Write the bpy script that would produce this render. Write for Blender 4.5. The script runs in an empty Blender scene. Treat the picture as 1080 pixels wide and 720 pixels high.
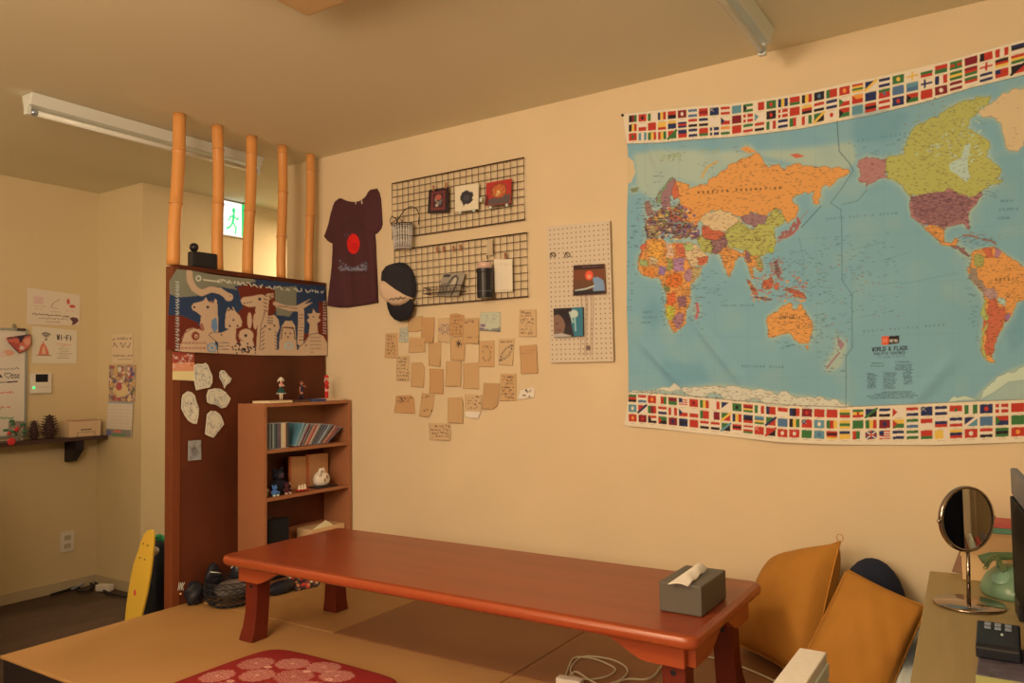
import bpy, bmesh, math, random
import numpy as np
from mathutils import Vector, Matrix
from mathutils.geometry import delaunay_2d_cdt
C = bpy.context.scene
COL = C.collection
PI = math.pi
rnd = random.Random(7)

# ------------------------------------------------------------------ camera
CAM = np.array([0.0, 0.0, 1.265])
FPX = 815.8
_y, _p, _r = -0.574238798, 0.0464949831, -0.0156651793
FW = np.array([math.sin(_y)*math.cos(_p), math.cos(_y)*math.cos(_p), math.sin(_p)])
_rt = np.array([math.cos(_y), -math.sin(_y), 0.0]); _up = np.cross(_rt, FW)
RT = math.cos(_r)*_rt + math.sin(_r)*_up
UP = -math.sin(_r)*_rt + math.cos(_r)*_up
cam = bpy.data.cameras.new('camera'); camo = bpy.data.objects.new('camera', cam); COL.objects.link(camo)
cam.sensor_width = 36.0; cam.lens = 36.0*FPX/1080.0; cam.clip_start = 0.02
camo.matrix_world = Matrix(((RT[0], UP[0], -FW[0], CAM[0]), (RT[1], UP[1], -FW[1], CAM[1]),
                            (RT[2], UP[2], -FW[2], CAM[2]), (0, 0, 0, 1)))
C.camera = camo

# ------------------------------------------------------------------ light and exposure
C.view_settings.view_transform = 'Standard'; C.view_settings.look = 'None'
C.view_settings.gamma = 1.0; C.view_settings.use_curve_mapping = False
C.view_settings.exposure = 0.0
w = bpy.data.worlds.new('world'); C.world = w; w.use_nodes = True
w.node_tree.nodes['Background'].inputs[0].default_value = (1.0, 0.72, 0.43, 1)
w.node_tree.nodes['Background'].inputs[1].default_value = 0.7
def area(name, loc, target, sx, sy, power, col):
    l = bpy.data.lights.new(name, 'AREA'); l.shape = 'RECTANGLE'; l.size = sx; l.size_y = sy
    l.energy = power; l.color = col
    o = bpy.data.objects.new(name, l); COL.objects.link(o); o.location = loc
    o.rotation_euler = (Vector(target)-Vector(loc)).to_track_quat('-Z', 'Y').to_euler()
    return o
_l = bpy.data.lights.new('room_lamp', 'POINT'); _l.energy = 64; _l.color = (1.0, 0.70, 0.44); _l.shadow_soft_size = .22
_o = bpy.data.objects.new('room_lamp', _l); COL.objects.link(_o); _o.location = (-1.3, 0.1, 2.22)
area('window_light', (-1.3, -1.45, 1.75), (-1.3, 3.0, 2.7), 2.4, 0.9, 56, (1.0, 0.705, 0.455))
area('corridor_lamp', (-3.95, 4.3, 2.40), (-4.0, 4.2, 0.0), 0.4, 0.4, 34, (1.0, 0.72, 0.42))
_l = bpy.data.lights.new('left_fill_light', 'POINT'); _l.energy = 4; _l.color = (1.0, 0.70, 0.42); _l.shadow_soft_size = .2  # added fill light, lifts the left wall and the pole sides
_o = bpy.data.objects.new('left_fill_light', _l); COL.objects.link(_o); _o.location = (-4.1, 0.9, 2.25)

# ------------------------------------------------------------------ helpers
def ray(px, py): return FW*FPX + RT*(px-540.0) + UP*(360.0-py)
def P(ax, v, px, py):
    """the point where the sight line of a photo pixel meets a plane of the room"""
    d = ray(px, py); return CAM + d*(v-CAM[ax])/d[ax]
def project(p):
    q = np.asarray(p, float)-CAM; z = q@FW
    return 540+FPX*(q@RT)/z, 360-FPX*(q@UP)/z
def lin(c):
    c = np.asarray(c, float)/255.0
    return np.where(c <= 0.04045, c/12.92, ((c+0.055)/1.055)**2.4)
ILL = {'wall': np.array([.82, .54, .30]), 'part': np.array([.68, .44, .24]), 'left': np.array([.53, .34, .165]), 'top': np.array([.62, .47, .28])}
def alb(rgb, ill='wall'):
    return np.clip(lin(rgb)/ILL[ill], .004, .9)
_mats = {}
def mat(name, rgb=None, ill='wall', rough=.6, metal=0.0, noise=0, nscale=20, dark=.75, bump=0, spec=.4, coat=0, stretch=None, emit=0, alpha=1, trans=0):
    if name in _mats: return _mats[name]
    m = bpy.data.materials.new(name); m.use_nodes = True; nt = m.node_tree; b = nt.nodes['Principled BSDF']
    c = tuple(alb(rgb, ill)) if rgb is not None else (.5, .5, .5)
    b.inputs['Base Color'].default_value = (*c, 1); b.inputs['Roughness'].default_value = rough
    b.inputs['Metallic'].default_value = metal; b.inputs['Specular IOR Level'].default_value = spec
    b.inputs['Coat Weight'].default_value = coat; b.inputs['Coat Roughness'].default_value = .15
    b.inputs['Alpha'].default_value = alpha; b.inputs['Transmission Weight'].default_value = trans
    if emit:
        b.inputs['Emission Color'].default_value = (*c, 1); b.inputs['Emission Strength'].default_value = emit
    if noise or bump:
        tc = nt.nodes.new('ShaderNodeTexCoord'); mp = nt.nodes.new('ShaderNodeMapping')
        if stretch: mp.inputs['Scale'].default_value = stretch
        n = nt.nodes.new('ShaderNodeTexNoise'); n.inputs['Scale'].default_value = nscale; n.inputs['Detail'].default_value = 5
        nt.links.new(tc.outputs['Object'], mp.inputs[0]); nt.links.new(mp.outputs[0], n.inputs['Vector'])
        if noise:
            r = nt.nodes.new('ShaderNodeValToRGB'); nt.links.new(n.outputs['Fac'], r.inputs[0])
            r.color_ramp.elements[0].position = .3; r.color_ramp.elements[1].position = .7
            r.color_ramp.elements[0].color = (*[x*(1-noise*(1-dark)) for x in c], 1)
            r.color_ramp.elements[1].color = (*[min(.95, x*(1+noise*(1-dark)*.6)) for x in c], 1)
            nt.links.new(r.outputs[0], b.inputs['Base Color'])
        if bump:
            bp = nt.nodes.new('ShaderNodeBump'); bp.inputs['Strength'].default_value = bump; bp.inputs['Distance'].default_value = .01
            nt.links.new(n.outputs['Fac'], bp.inputs['Height']); nt.links.new(bp.outputs[0], b.inputs['Normal'])
    _mats[name] = m; return m
def vmat(name='printed', rough=.7, weave=0, coat=0):
    if name in _mats: return _mats[name]
    m = bpy.data.materials.new(name); m.use_nodes = True; nt = m.node_tree; b = nt.nodes['Principled BSDF']
    a = nt.nodes.new('ShaderNodeAttribute'); a.attribute_name = 'col'
    nt.links.new(a.outputs['Color'], b.inputs['Base Color'])
    b.inputs['Roughness'].default_value = rough; b.inputs['Specular IOR Level'].default_value = .3; b.inputs['Coat Weight'].default_value = coat
    if weave:
        n = nt.nodes.new('ShaderNodeTexNoise'); n.inputs['Scale'].default_value = weave; n.inputs['Detail'].default_value = 3
        tc = nt.nodes.new('ShaderNodeTexCoord'); nt.links.new(tc.outputs['Object'], n.inputs['Vector'])
        bp = nt.nodes.new('ShaderNodeBump'); bp.inputs['Strength'].default_value = .25; bp.inputs['Distance'].default_value = .004
        nt.links.new(n.outputs['Fac'], bp.inputs['Height']); nt.links.new(bp.outputs[0], b.inputs['Normal'])
    _mats[name] = m; return m

def tag(o, label, cat, group=None, kind=None):
    if label: o['label'] = label
    if cat: o['category'] = cat
    if group: o['group'] = group
    if kind: o['kind'] = kind
    return o
def thing(name, label, cat, loc, group=None, rotz=0):
    o = bpy.data.objects.new(name, None); COL.objects.link(o); o.location = tuple(float(v) for v in loc)
    o.rotation_euler = (0, 0, rotz); o.empty_display_size = .05
    return tag(o, label, cat, group)
def wloc(o):
    v = Vector((0, 0, 0))
    while o is not None: v = v+Vector(o.location); o = o.parent
    return v
class MB:
    def __init__(s): s.v = []; s.f = []; s.c = None
    def add(s, vs, fs):
        n = len(s.v); s.v += [tuple(float(k) for k in p) for p in vs]; s.f += [tuple(i+n for i in f) for f in fs]; return s
    def box(s, x0, x1, y0, y1, z0, z1):
        return s.add([(x0,y0,z0),(x1,y0,z0),(x1,y1,z0),(x0,y1,z0),(x0,y0,z1),(x1,y0,z1),(x1,y1,z1),(x0,y1,z1)],
                     [(3,2,1,0),(4,5,6,7),(0,1,5,4),(1,2,6,5),(2,3,7,6),(3,0,4,7)])
    def rbox(s, c, size, M):
        h = [k/2 for k in size]; M = M.to_3x3(); c = Vector([float(k) for k in c])
        b = MB().box(-h[0], h[0], -h[1], h[1], -h[2], h[2])
        return s.add([c+M@Vector(v) for v in b.v], b.f)
    def tube(s, pts, r, n=8, closed=False, taper=None):
        pts = [Vector([float(k) for k in p]) for p in pts]; N = len(pts); rings = []
        for i, p in enumerate(pts):
            a = pts[i-1] if (i or closed) else p; b = pts[(i+1) % N] if (i < N-1 or closed) else p
            t = (b-a).normalized() if (b-a).length > 1e-9 else Vector((0, 0, 1))
            if i == 0: up = Vector((0, 0, 1)) if abs(t.z) < .9 else Vector((1, 0, 0))
            x = t.cross(up).normalized(); up = x.cross(t).normalized(); y = x.cross(t)
            rr = r if taper is None else taper[i]
            rings.append([p+rr*(math.cos(2*PI*k/n)*x+math.sin(2*PI*k/n)*y) for k in range(n)])
        vs = [v for R_ in rings for v in R_]; fs = []
        for i in range(N if closed else N-1):
            j = (i+1) % N
            for k in range(n): fs.append((i*n+k, i*n+(k+1) % n, j*n+(k+1) % n, j*n+k))
        if not closed: fs += [tuple(range(n))[::-1], tuple((N-1)*n+k for k in range(n))]
        return s.add(vs, fs)
    def lathe(s, prof, c, n=24, M=None, sq=(1, 1)):
        c = Vector([float(k) for k in c]); vs = []; fs = []
        for r, z in prof:
            for k in range(n):
                v = Vector((r*sq[0]*math.cos(2*PI*k/n), r*sq[1]*math.sin(2*PI*k/n), z))
                if M is not None: v = M@v
                vs.append(c+v)
        for i in range(len(prof)-1):
            for k in range(n): fs.append((i*n+k, i*n+(k+1) % n, (i+1)*n+(k+1) % n, (i+1)*n+k))
        fs += [tuple(range(n))[::-1], tuple((len(prof)-1)*n+k for k in range(n))]
        return s.add(vs, fs)
    def ball(s, c, r, n=16, M=None):
        if not hasattr(r, '__len__'): r = (r, r, r)
        prof = [(max(.02, math.sin(PI*i/(n//2))), -math.cos(PI*i/(n//2))) for i in range(n//2+1)]
        D = Matrix.Diagonal(r)
        return s.lathe(prof, c, n, (M.to_3x3()@D) if M is not None else D)
    def grid(s, F):
        F = np.asarray(F); h, w_ = F.shape[:2]; vs = F.reshape(-1, 3)
        fs = [(i*w_+j, i*w_+j+1, (i+1)*w_+j+1, (i+1)*w_+j) for i in range(h-1) for j in range(w_-1)]
        return s.add(vs, fs)
    def build(s, name, m, parent=None, smooth=False, bevel=0, sub=0, loc=None, label=None, seg=2, kind=None):
        off = wloc(parent) if parent is not None else (Vector([float(k) for k in loc]) if loc is not None else Vector((0, 0, 0)))
        if parent is not None and loc is not None: off = Vector([float(k) for k in loc])
        me = bpy.data.meshes.new(name)
        me.from_pydata([(v[0]-off.x, v[1]-off.y, v[2]-off.z) for v in s.v], [], s.f)
        if s.c is not None:
            a = me.color_attributes.new('col', 'FLOAT_COLOR', 'POINT')
            cc = np.ones((len(s.v), 4), np.float32); cc[:, :3] = np.asarray(s.c)[:len(s.v)]
            a.data.foreach_set('color', cc.ravel())
        me.materials.append(m)
        if smooth: me.polygons.foreach_set('use_smooth', [True]*len(me.polygons))
        me.update()
        o = bpy.data.objects.new(name, me); COL.objects.link(o)
        if parent is not None:
            o.parent = parent
            if loc is not None: o.location = off-wloc(parent)
        elif loc is not None: o.location = off
        if bevel:
            b = o.modifiers.new('bevel', 'BEVEL'); b.width = bevel; b.segments = seg; b.limit_method = 'ANGLE'; b.angle_limit = .7
        if sub:
            b = o.modifiers.new('sub', 'SUBSURF'); b.levels = sub; b.render_levels = sub
        if label: o['label'] = label
        if kind: o['kind'] = kind
        return o
def copy_tree(o, parent=None):
    c = o.copy(); COL.objects.link(c); c.parent = parent
    for ch in list(o.children): copy_tree(ch, c)
    return c
def clone(o, loc, label, rot=None):
    c = copy_tree(o); c.location = loc
    if rot is not None: c.rotation_euler = rot
    c['label'] = label; return c

# ------------------------------------------------------------------ a small drawing board for printed and drawn surfaces
GLY = {'A':"002640,1333",'B':"0006364535230343403000".replace('B','')}
GLY = {'A':"0,0 2,6 4,0;1,2 3,2",'B':"0,0 0,6 3,6 4,5 3,3 0,3;3,3 4,1.5 3,0 0,0",'C':"4,5 3,6 1,6 0,5 0,1 1,0 3,0 4,1",
'D':"0,0 0,6 3,6 4,4.5 4,1.5 3,0 0,0",'E':"4,6 0,6 0,0 4,0;0,3 3,3",'F':"4,6 0,6 0,0;0,3 3,3",'G':"4,5 3,6 1,6 0,5 0,1 1,0 3,0 4,1 4,3 2.5,3",
'H':"0,0 0,6;4,0 4,6;0,3 4,3",'I':"2,0 2,6",'L':"0,6 0,0 4,0",'M':"0,0 0,6 2,3 4,6 4,0",'N':"0,0 0,6 4,0 4,6",'O':"1,0 0,1 0,5 1,6 3,6 4,5 4,1 3,0 1,0",
'P':"0,0 0,6 3,6 4,5 4,4 3,3 0,3",'R':"0,0 0,6 3,6 4,5 4,4 3,3 0,3;2,3 4,0",'S':"4,5 3,6 1,6 0,5 0,4 1,3 3,3 4,2 4,1 3,0 1,0 0,1",
'T':"0,6 4,6;2,6 2,0",'U':"0,6 0,1 1,0 3,0 4,1 4,6",'W':"0,6 1,0 2,4 3,0 4,6",'Z':"0,6 4,6 0,0 4,0",'&':"4,0 1,4 1,5.5 2,6 3,5 0,2 0,1 1,0 2,0 4,2.5",
'i':"2,0 2,4;2,5.2 2,5.8",'-':"1,3 3,3",' ':"",'a':"3.5,4 1,4 0,3 0,1 1,0 3,0 3.5,1;3.5,4 3.5,0",'n':"0,0 0,4;0,3 1.5,4 3,4 3.5,3 3.5,0",
's':"3.5,4 1,4 .3,3 1,2 3,2 3.7,1 3,0 .3,0",'e':"0,2 4,2 3.5,4 1,4 0,3 0,1 1,0 3.5,0",'f':"3.5,6 2,6 1.5,5 1.5,0;0,4 3,4",'c':"3.5,4 1,4 0,3 0,1 1,0 3.5,0",
'o':"1,0 0,1 0,3 1,4 3,4 4,3 4,1 3,0 1,0",'h':"0,0 0,6;0,3 1.5,4 3,4 3.5,3 3.5,0",'t':"1.5,6 1.5,1 2.5,0 3.5,0;0,4 3,4",'d':"3.5,6 3.5,0 1,0 0,1 0,3 1,4 3.5,4",'u':"0,4 0,1 1,0 3,0 3.5,1;3.5,4 3.5,0"}
class Canvas:
    """x0,y0 = coordinates of the upper left corner; s = cells per unit; y runs down"""
    def __init__(s, x0, y0, x1, y1, sc, bg):
        s.x0, s.y0, s.s = x0, y0, sc
        s.W = int((x1-x0)*sc)+1; s.H = int((y1-y0)*sc)+1
        s.a = np.empty((s.H, s.W, 3), np.float32); s.a[:] = bg
    def _bb(s, xa, ya, xb, yb):
        i0 = max(0, int((ya-s.y0)*s.s)-1); i1 = min(s.H, int((yb-s.y0)*s.s)+2)
        j0 = max(0, int((xa-s.x0)*s.s)-1); j1 = min(s.W, int((xb-s.x0)*s.s)+2)
        if i1 <= i0 or j1 <= j0: return None
        Y, X = np.mgrid[i0:i1, j0:j1]
        return (slice(i0, i1), slice(j0, j1)), X/s.s+s.x0, Y/s.s+s.y0
    def put(s, sl, m, col):
        if col is None: return
        m = np.clip(m, 0, 1)[..., None]; s.a[sl] = s.a[sl]*(1-m)+np.asarray(col, np.float32)*m
    def inside(s, pts):
        pts = np.asarray(pts, float); b = s._bb(pts[:, 0].min(), pts[:, 1].min(), pts[:, 0].max(), pts[:, 1].max())
        if b is None: return None
        sl, X, Y = b; m = np.zeros(X.shape, bool); n = len(pts)
        for i in range(n):
            (xa, ya), (xb, yb) = pts[i], pts[(i+1) % n]
            if ya == yb: continue
            m ^= ((ya > Y) != (yb > Y)) & (X < (xb-xa)*(Y-ya)/(yb-ya)+xa)
        return sl, m, X, Y
    def poly(s, pts, col, op=1.0):
        r = s.inside(pts)
        if r is None: return
        s.put(r[0], r[1].astype(np.float32)*op, col); return r
    def line(s, pts, col, wd=1.0, op=1.0, closed=False):
        pts = list(pts)+([pts[0]] if closed else [])
        for (xa, ya), (xb, yb) in zip(pts[:-1], pts[1:]):
            b = s._bb(min(xa, xb)-wd, min(ya, yb)-wd, max(xa, xb)+wd, max(ya, yb)+wd)
            if b is None: continue
            sl, X, Y = b; dx, dy = xb-xa, yb-ya; L = dx*dx+dy*dy+1e-12
            t = np.clip(((X-xa)*dx+(Y-ya)*dy)/L, 0, 1); d = np.hypot(X-xa-t*dx, Y-ya-t*dy)
            s.put(sl, ((wd/2-d)*s.s+.5)*op, col)
    def ell(s, cx, cy, rx, ry, col, op=1.0):
        b = s._bb(cx-rx, cy-ry, cx+rx, cy+ry)
        if b is None: return
        sl, X, Y = b; s.put(sl, ((1-np.hypot((X-cx)/rx, (Y-cy)/ry))*min(rx, ry)*s.s+.5)*op, col)
    def rect(s, xa, ya, xb, yb, col, op=1.0): s.poly([(xa, ya), (xb, ya), (xb, yb), (xa, yb)], col, op)
    def text(s, t, x, y, h, col, wd=None, wx=.62, slope=0, sp=.28):
        """x,y = lower left corner of the line; h = cap height"""
        wd = wd or h*.16; u = h/6
        for ch in t:
            for pl in GLY.get(ch, "").split(';'):
                if not pl: continue
                q = [tuple(map(float, k.split(','))) for k in pl.split()]
                q = [(x+a*u*wx*1.5, y-b*u+slope*(x+a*u*wx*1.5-x)) for a, b in q]
                s.line(q, col, wd)
            st = h*(wx+sp); x += st; y += slope*st
    def scrib(s, xa, ya, xb, h, col, wd=None, yb=None, gap=.25, R_=None):
        """a line of handwriting too small to read"""
        R_ = R_ or rnd; x = xa; wd = wd or h*.18; yb = ya if yb is None else yb
        while x < xb-h*.3:
            n = R_.randint(2, 5); pts = []
            for k in range(n):
                yy = ya+(yb-ya)*(x-xa)/(xb-xa+1e-6); pts.append((x+R_.uniform(-.2, .2)*h, yy-R_.uniform(0, 1)*h)); x += h*R_.uniform(.2, .45)
            s.line(pts, col, wd)
            if R_.random() < gap: x += h*.7
    def speck(s, pts, n, col, L, wd, op=.7, R_=None):
        R_ = R_ or rnd; pts = np.asarray(pts); a = pts.min(0); b = pts.max(0); r = s.inside(pts)
        if r is None: return
        sl, m, X, Y = r; k = 0
        for _ in range(n*4):
            if k >= n: break
            i = R_.randrange(m.shape[0]); j = R_.randrange(m.shape[1])
            if not m[i, j]: continue
            x, y = X[i, j], Y[i, j]; l = L*R_.uniform(.4, 1); s.line([(x-l/2, y), (x+l/2, y+R_.uniform(-.15, .15)*l)], col, wd, op); k += 1
    def lin(s, ill):
        return np.clip(lin(s.a)/ILL[ill], .004, .9)
    def sample(s, x, y, A):
        X = np.clip((np.asarray(x)-s.x0)*s.s, 0, s.W-1.001); Y = np.clip((np.asarray(y)-s.y0)*s.s, 0, s.H-1.001)
        i = Y.astype(int); j = X.astype(int); u = (X-j)[..., None]; v = (Y-i)[..., None]
        return (A[i, j]*(1-u)+A[i, j+1]*u)*(1-v)+(A[i+1, j]*(1-u)+A[i+1, j+1]*u)*v

# planes of the room: w = how far in front of the plane; uv = position on it
XP = -3.150; XL = -4.944; YJ = 2.730
PL = {'wall': (1, 3.0, -1, lambda u, v, k: (u, 3.0-k, v)), 'part': (0, XP, 1, lambda u, v, k: (XP+k, u, v)),
      'left': (0, XL, 1, lambda u, v, k: (XL+k, u, v)), 'jut': (1, YJ, -1, lambda u, v, k: (u, YJ-k, v))}
def uv(pl, px, py, k=0.0):
    ax, val, sg, _ = PL[pl]; p = P(ax, val+sg*k, px, py); return (p[0], p[2]) if ax == 1 else (p[1], p[2])
def at(pl, px, py, k=0.0): u, v = uv(pl, px, py, k); return np.array(PL[pl][3](u, v, k))
def crop(x0, y0, s): return lambda pts: [(x0+a/s, y0+b/s) for a, b in pts]

def relief(name, pl, poly, m, parent=None, off=.004, thick=.002, puff=0, edge=.03, step=.01, colfn=None, base=0.0, bend=None, loc=None, uvpoly=None, smooth=True, **kw):
    """a sheet or a padded shape lying on a plane: outline given as photo pixels, real thickness and depth"""
    k0 = off+thick
    q = uvpoly if uvpoly is not None else [uv(pl, *p, k0) for p in poly]
    A = np.array(q); n = len(q)
    # resample edge
    pts = []
    for i in range(n):
        a, b = A[i], A[(i+1) % n]; m_ = max(1, int(np.hypot(*(b-a))/step))
        for t in range(m_): pts.append(a+(b-a)*t/m_)
    nb = len(pts); B = np.array(pts)
    x0, y0 = A.min(0); x1, y1 = A.max(0); inner = []
    seg = [(A[i], A[(i+1) % n]) for i in range(n)]
    def sdist(Q):
        d = np.full(len(Q), 1e9); ins = np.zeros(len(Q), bool)
        for a, b in seg:
            e = b-a; t = np.clip(((Q-a)@e)/(e@e+1e-15), 0, 1); d = np.minimum(d, np.hypot(*(Q-a-t[:, None]*e).T))
            if a[1] != b[1]: ins ^= ((a[1] > Q[:, 1]) != (b[1] > Q[:, 1])) & (Q[:, 0] < (b[0]-a[0])*(Q[:, 1]-a[1])/(b[1]-a[1])+a[0])
        return d, ins
    gx, gy = np.meshgrid(np.arange(x0+step/2, x1, step), np.arange(y0+step/2, y1, step))
    G = np.c_[gx.ravel(), gy.ravel()]
    if len(G):
        d, ins = sdist(G); G = G[ins & (d > step*.4)]
    vs = [Vector(p) for p in B.tolist()]+[Vector(p) for p in G.tolist()]
    r = delaunay_2d_cdt(vs, [(i, (i+1) % nb) for i in range(nb)], [list(range(nb))], 1, 1e-7)
    V = np.array([(v.x, v.y) for v in r[0]]); F = [tuple(f) for f in r[2]]
    d, _ = sdist(V); h = k0+puff*np.sqrt(1-(1-np.clip(d/edge, 0, 1))**2)
    lift = np.zeros(len(V)) if bend is None else np.array([bend((u-x0)/(x1-x0), (v-y0)/(y1-y0)) for u, v in V])
    h = h+lift; f3 = PL[pl][3]; mb = MB()
    front = [f3(V[i, 0], V[i, 1], h[i]) for i in range(len(V))]; back = [f3(V[i, 0], V[i, 1], max(.0005, k0-thick+lift[i]) if base == 0 else base) for i in range(len(V))]
    N = len(V); e = {}
    for f in F:
        for a, b in zip(f, f[1:]+f[:1]): e[(a, b)] = 1
    side = [(b, a, a+N, b+N) for (a, b) in e if (b, a) not in e]
    mb.add(front+back, F+[tuple(i+N for i in f[::-1]) for f in F]+side)
    if colfn is not None:
        c = colfn(V[:, 0], V[:, 1], front); mb.c = np.concatenate([c, c])
    return mb.build(name, m, parent, smooth=smooth, loc=loc if loc is not None else (None if parent is not None else f3(A[:, 0].mean(), A[:, 1].min(), 0)), **kw)
def art(cv, ill, x0=None, y0=None, s=None):
    """colour of a printed face: the board is drawn in the frame of the face as it hangs"""
    T = cv.lin(ill)
    def fn(U, V, pts):
        Q = np.array(pts)-CAM; z = Q@FW; px = 540+FPX*(Q@RT)/z; py = 360-FPX*(Q@UP)/z
        if s: px = (px-x0)*s; py = (py-y0)*s
        return cv.sample(px, py, T)
    return fn
def flat(rgb, ill):
    c = alb(rgb, ill); return lambda U, V, pts: np.tile(c, (len(U), 1))
def sheet(name, corners, cv, ill, thick=.002, nu=60, nv=60, m=None, parent=None, loc=None, bend=None, smooth=True, **kw):
    """four corners TL TR BR BL in the room; board cv runs 0..1 both ways"""
    TL, TR, BR, BL = [np.asarray(c, float) for c in corners]; nrm = np.cross(TR-TL, BL-TL); nrm /= -np.linalg.norm(nrm)
    S, T = np.meshgrid(np.linspace(0, 1, nu), np.linspace(0, 1, nv)); S_, T_ = S[..., None], T[..., None]
    F = (TL*(1-S_)+TR*S_)*(1-T_)+(BL*(1-S_)+BR*S_)*T_
    if bend is not None: F = F+nrm*np.vectorize(bend)(S, T)[..., None]
    mb = MB().grid(F[::-1]); n = nu*nv; bk = (F-nrm*thick)[::-1].reshape(-1, 3)
    mb.v += [tuple(v) for v in bk.tolist()]
    mb.f += [tuple(i+n for i in f[::-1]) for f in mb.f]
    ring = [j for j in range(nu)]+[i*nu+nu-1 for i in range(1, nv)]+[(nv-1)*nu+j for j in range(nu-2, -1, -1)]+[i*nu for i in range(nv-2, 0, -1)]
    mb.f += [(b, a, a+n, b+n) for a, b in zip(ring, ring[1:]+ring[:1])]
    c = cv.sample(S[::-1], T[::-1], cv.lin(ill)).reshape(-1, 3); mb.c = np.concatenate([c, c])
    return mb.build(name, m or vmat(), parent, smooth=False, loc=loc if loc is not None else (None if parent is not None else (BL+BR)/2), **kw)

# ================================================================== the room
def struct(name, mb, m, label=None, **kw):
    o = mb.build(name, m, **kw); o['kind'] = 'structure'
    if label: o['label'] = label
    return o
m_wall = mat('wall_paper', (214, 168, 112), 'wall', .9, noise=.25, nscale=3, dark=.85, bump=.05, spec=.15)
m_ceil = mat('ceiling_paint', (216, 176, 120), 'wall', .95, noise=.1, nscale=2, dark=.9, spec=.1)
m_wallL = mat('side_wall_paper', (214, 168, 108), 'wall', .9, noise=.1, nscale=3, dark=.85, spec=.15)
def plank_mat(name, rgb, ill):
    m = bpy.data.materials.new(name); m.use_nodes = True; nt = m.node_tree; b = nt.nodes['Principled BSDF']
    tc = nt.nodes.new('ShaderNodeTexCoord'); mp = nt.nodes.new('ShaderNodeMapping'); mp.inputs['Rotation'].default_value = (0, 0, PI/2)
    br = nt.nodes.new('ShaderNodeTexBrick'); br.inputs['Scale'].default_value = 1; br.inputs['Brick Width'].default_value = 1.2; br.inputs['Row Height'].default_value = .12
    br.inputs['Mortar Size'].default_value = .003; c = alb(rgb, ill)
    br.inputs['Color1'].default_value = (*(c*1.15), 1); br.inputs['Color2'].default_value = (*(c*.7), 1); br.inputs['Mortar'].default_value = (*(c*.3), 1)
    nt.links.new(tc.outputs['Object'], mp.inputs[0]); nt.links.new(mp.outputs[0], br.inputs[0])
    n = nt.nodes.new('ShaderNodeTexNoise'); n.inputs['Scale'].default_value = 6; m2 = nt.nodes.new('ShaderNodeMapping'); m2.inputs['Scale'].default_value = (8, .6, 1)
    nt.links.new(tc.outputs['Object'], m2.inputs[0]); nt.links.new(m2.outputs[0], n.inputs['Vector'])
    mx = nt.nodes.new('ShaderNodeMixRGB'); mx.blend_type = 'MULTIPLY'; mx.inputs[0].default_value = .6
    nt.links.new(br.outputs['Color'], mx.inputs[1]); nt.links.new(n.outputs['Fac'], mx.inputs[2]); nt.links.new(mx.outputs[0], b.inputs['Base Color'])
    b.inputs['Roughness'].default_value = .45
    return m
struct('floor', MB().box(-5.1, 1.5, -1.6, 5.6, -.1, 0), plank_mat('dark_floor_planks', (68, 42, 26), 'left'))
struct('ceiling', MB().box(-5.1, 1.5, -1.6, 5.6, 2.5, 2.6), m_ceil)
struct('wall_back', MB().box(-3.47, 1.5, 3.0, 3.12, 0, 2.5), m_wall)
struct('wall_left', MB().box(-5.1, XL, -1.6, YJ, 0, 2.5), m_wallL)
struct('wall_corridor', MB().box(-5.1, -4.456, YJ, 5.6, 0, 2.5), m_wallL)
struct('wall_far', MB().box(-4.456, 1.5, 5.5, 5.6, 0, 2.5), m_wallL)
struct('wall_right', MB().box(1.4, 1.5, -1.6, 3.0, 0, 2.5), m_wallL)
struct('wall_front', MB().box(-5.1, 1.5, -1.72, -1.6, 0, 2.5), m_wallL)
m_base = mat('skirting_paint', (190, 150, 100), 'wall', .6)
struct('baseboard_left', MB().box(XL, XL+.012, -1.6, YJ, 0, .06), m_base)
struct('baseboard_corridor', MB().box(XL+.012, -4.456, YJ-.012, YJ, 0, .06), m_base)

# raised platform with tan mats
m_plat = mat('dark_platform_wood', (28, 17, 11), 'left', .5)
pf = thing('raised_platform', 'low raised platform with dark wooden sides carrying the tan mats', 'platform', (-.9, 2.2, 0))
MB().box(-3.135, 1.38, 1.395, 2.995, 0, .268).build('platform_base', m_plat, pf)
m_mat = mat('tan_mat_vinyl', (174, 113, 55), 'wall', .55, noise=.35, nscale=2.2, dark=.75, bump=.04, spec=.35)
m_mat_shaded = mat('shaded_tan_mat_vinyl', (144, 85, 42), 'wall', .55, noise=.35, nscale=2.5, dark=.75, bump=.04, spec=.35)  # same tan vinyl, with the shade under the table put into its colour
def matp(x0, x1, y0, y1, label, m):
    o = MB().box(x0, x1, y0, y1, .268, .28).build('floor_mat', m, None, bevel=.004, loc=((x0+x1)/2, (y0+y1)/2, .268))
    tag(o, label, 'mat', 'tan mats covering the raised platform')
matp(-3.148, -1.434, 1.388, 2.188, 'large tan mat under the two red floor cushions at the platform corner', m_mat)
matp(-1.430, .30, 1.388, 2.188, 'large tan mat holding the tangled beige cable in front of the table', m_mat)
matp(-3.148, -2.277, 2.192, 2.994, 'tan mat under the bookshelf and the black net basket', m_mat)
matp(-2.273, -1.434, 2.192, 2.994, 'tan mat in the shade under the left middle of the long table', m_mat_shaded)
matp(-1.430, -.594, 2.192, 2.994, 'tan mat in the shade under the right end of the long table', m_mat_shaded)
matp(-.590, .245, 2.192, 2.994, 'tan mat under the two orange cushions beside the desk', m_mat)

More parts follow.
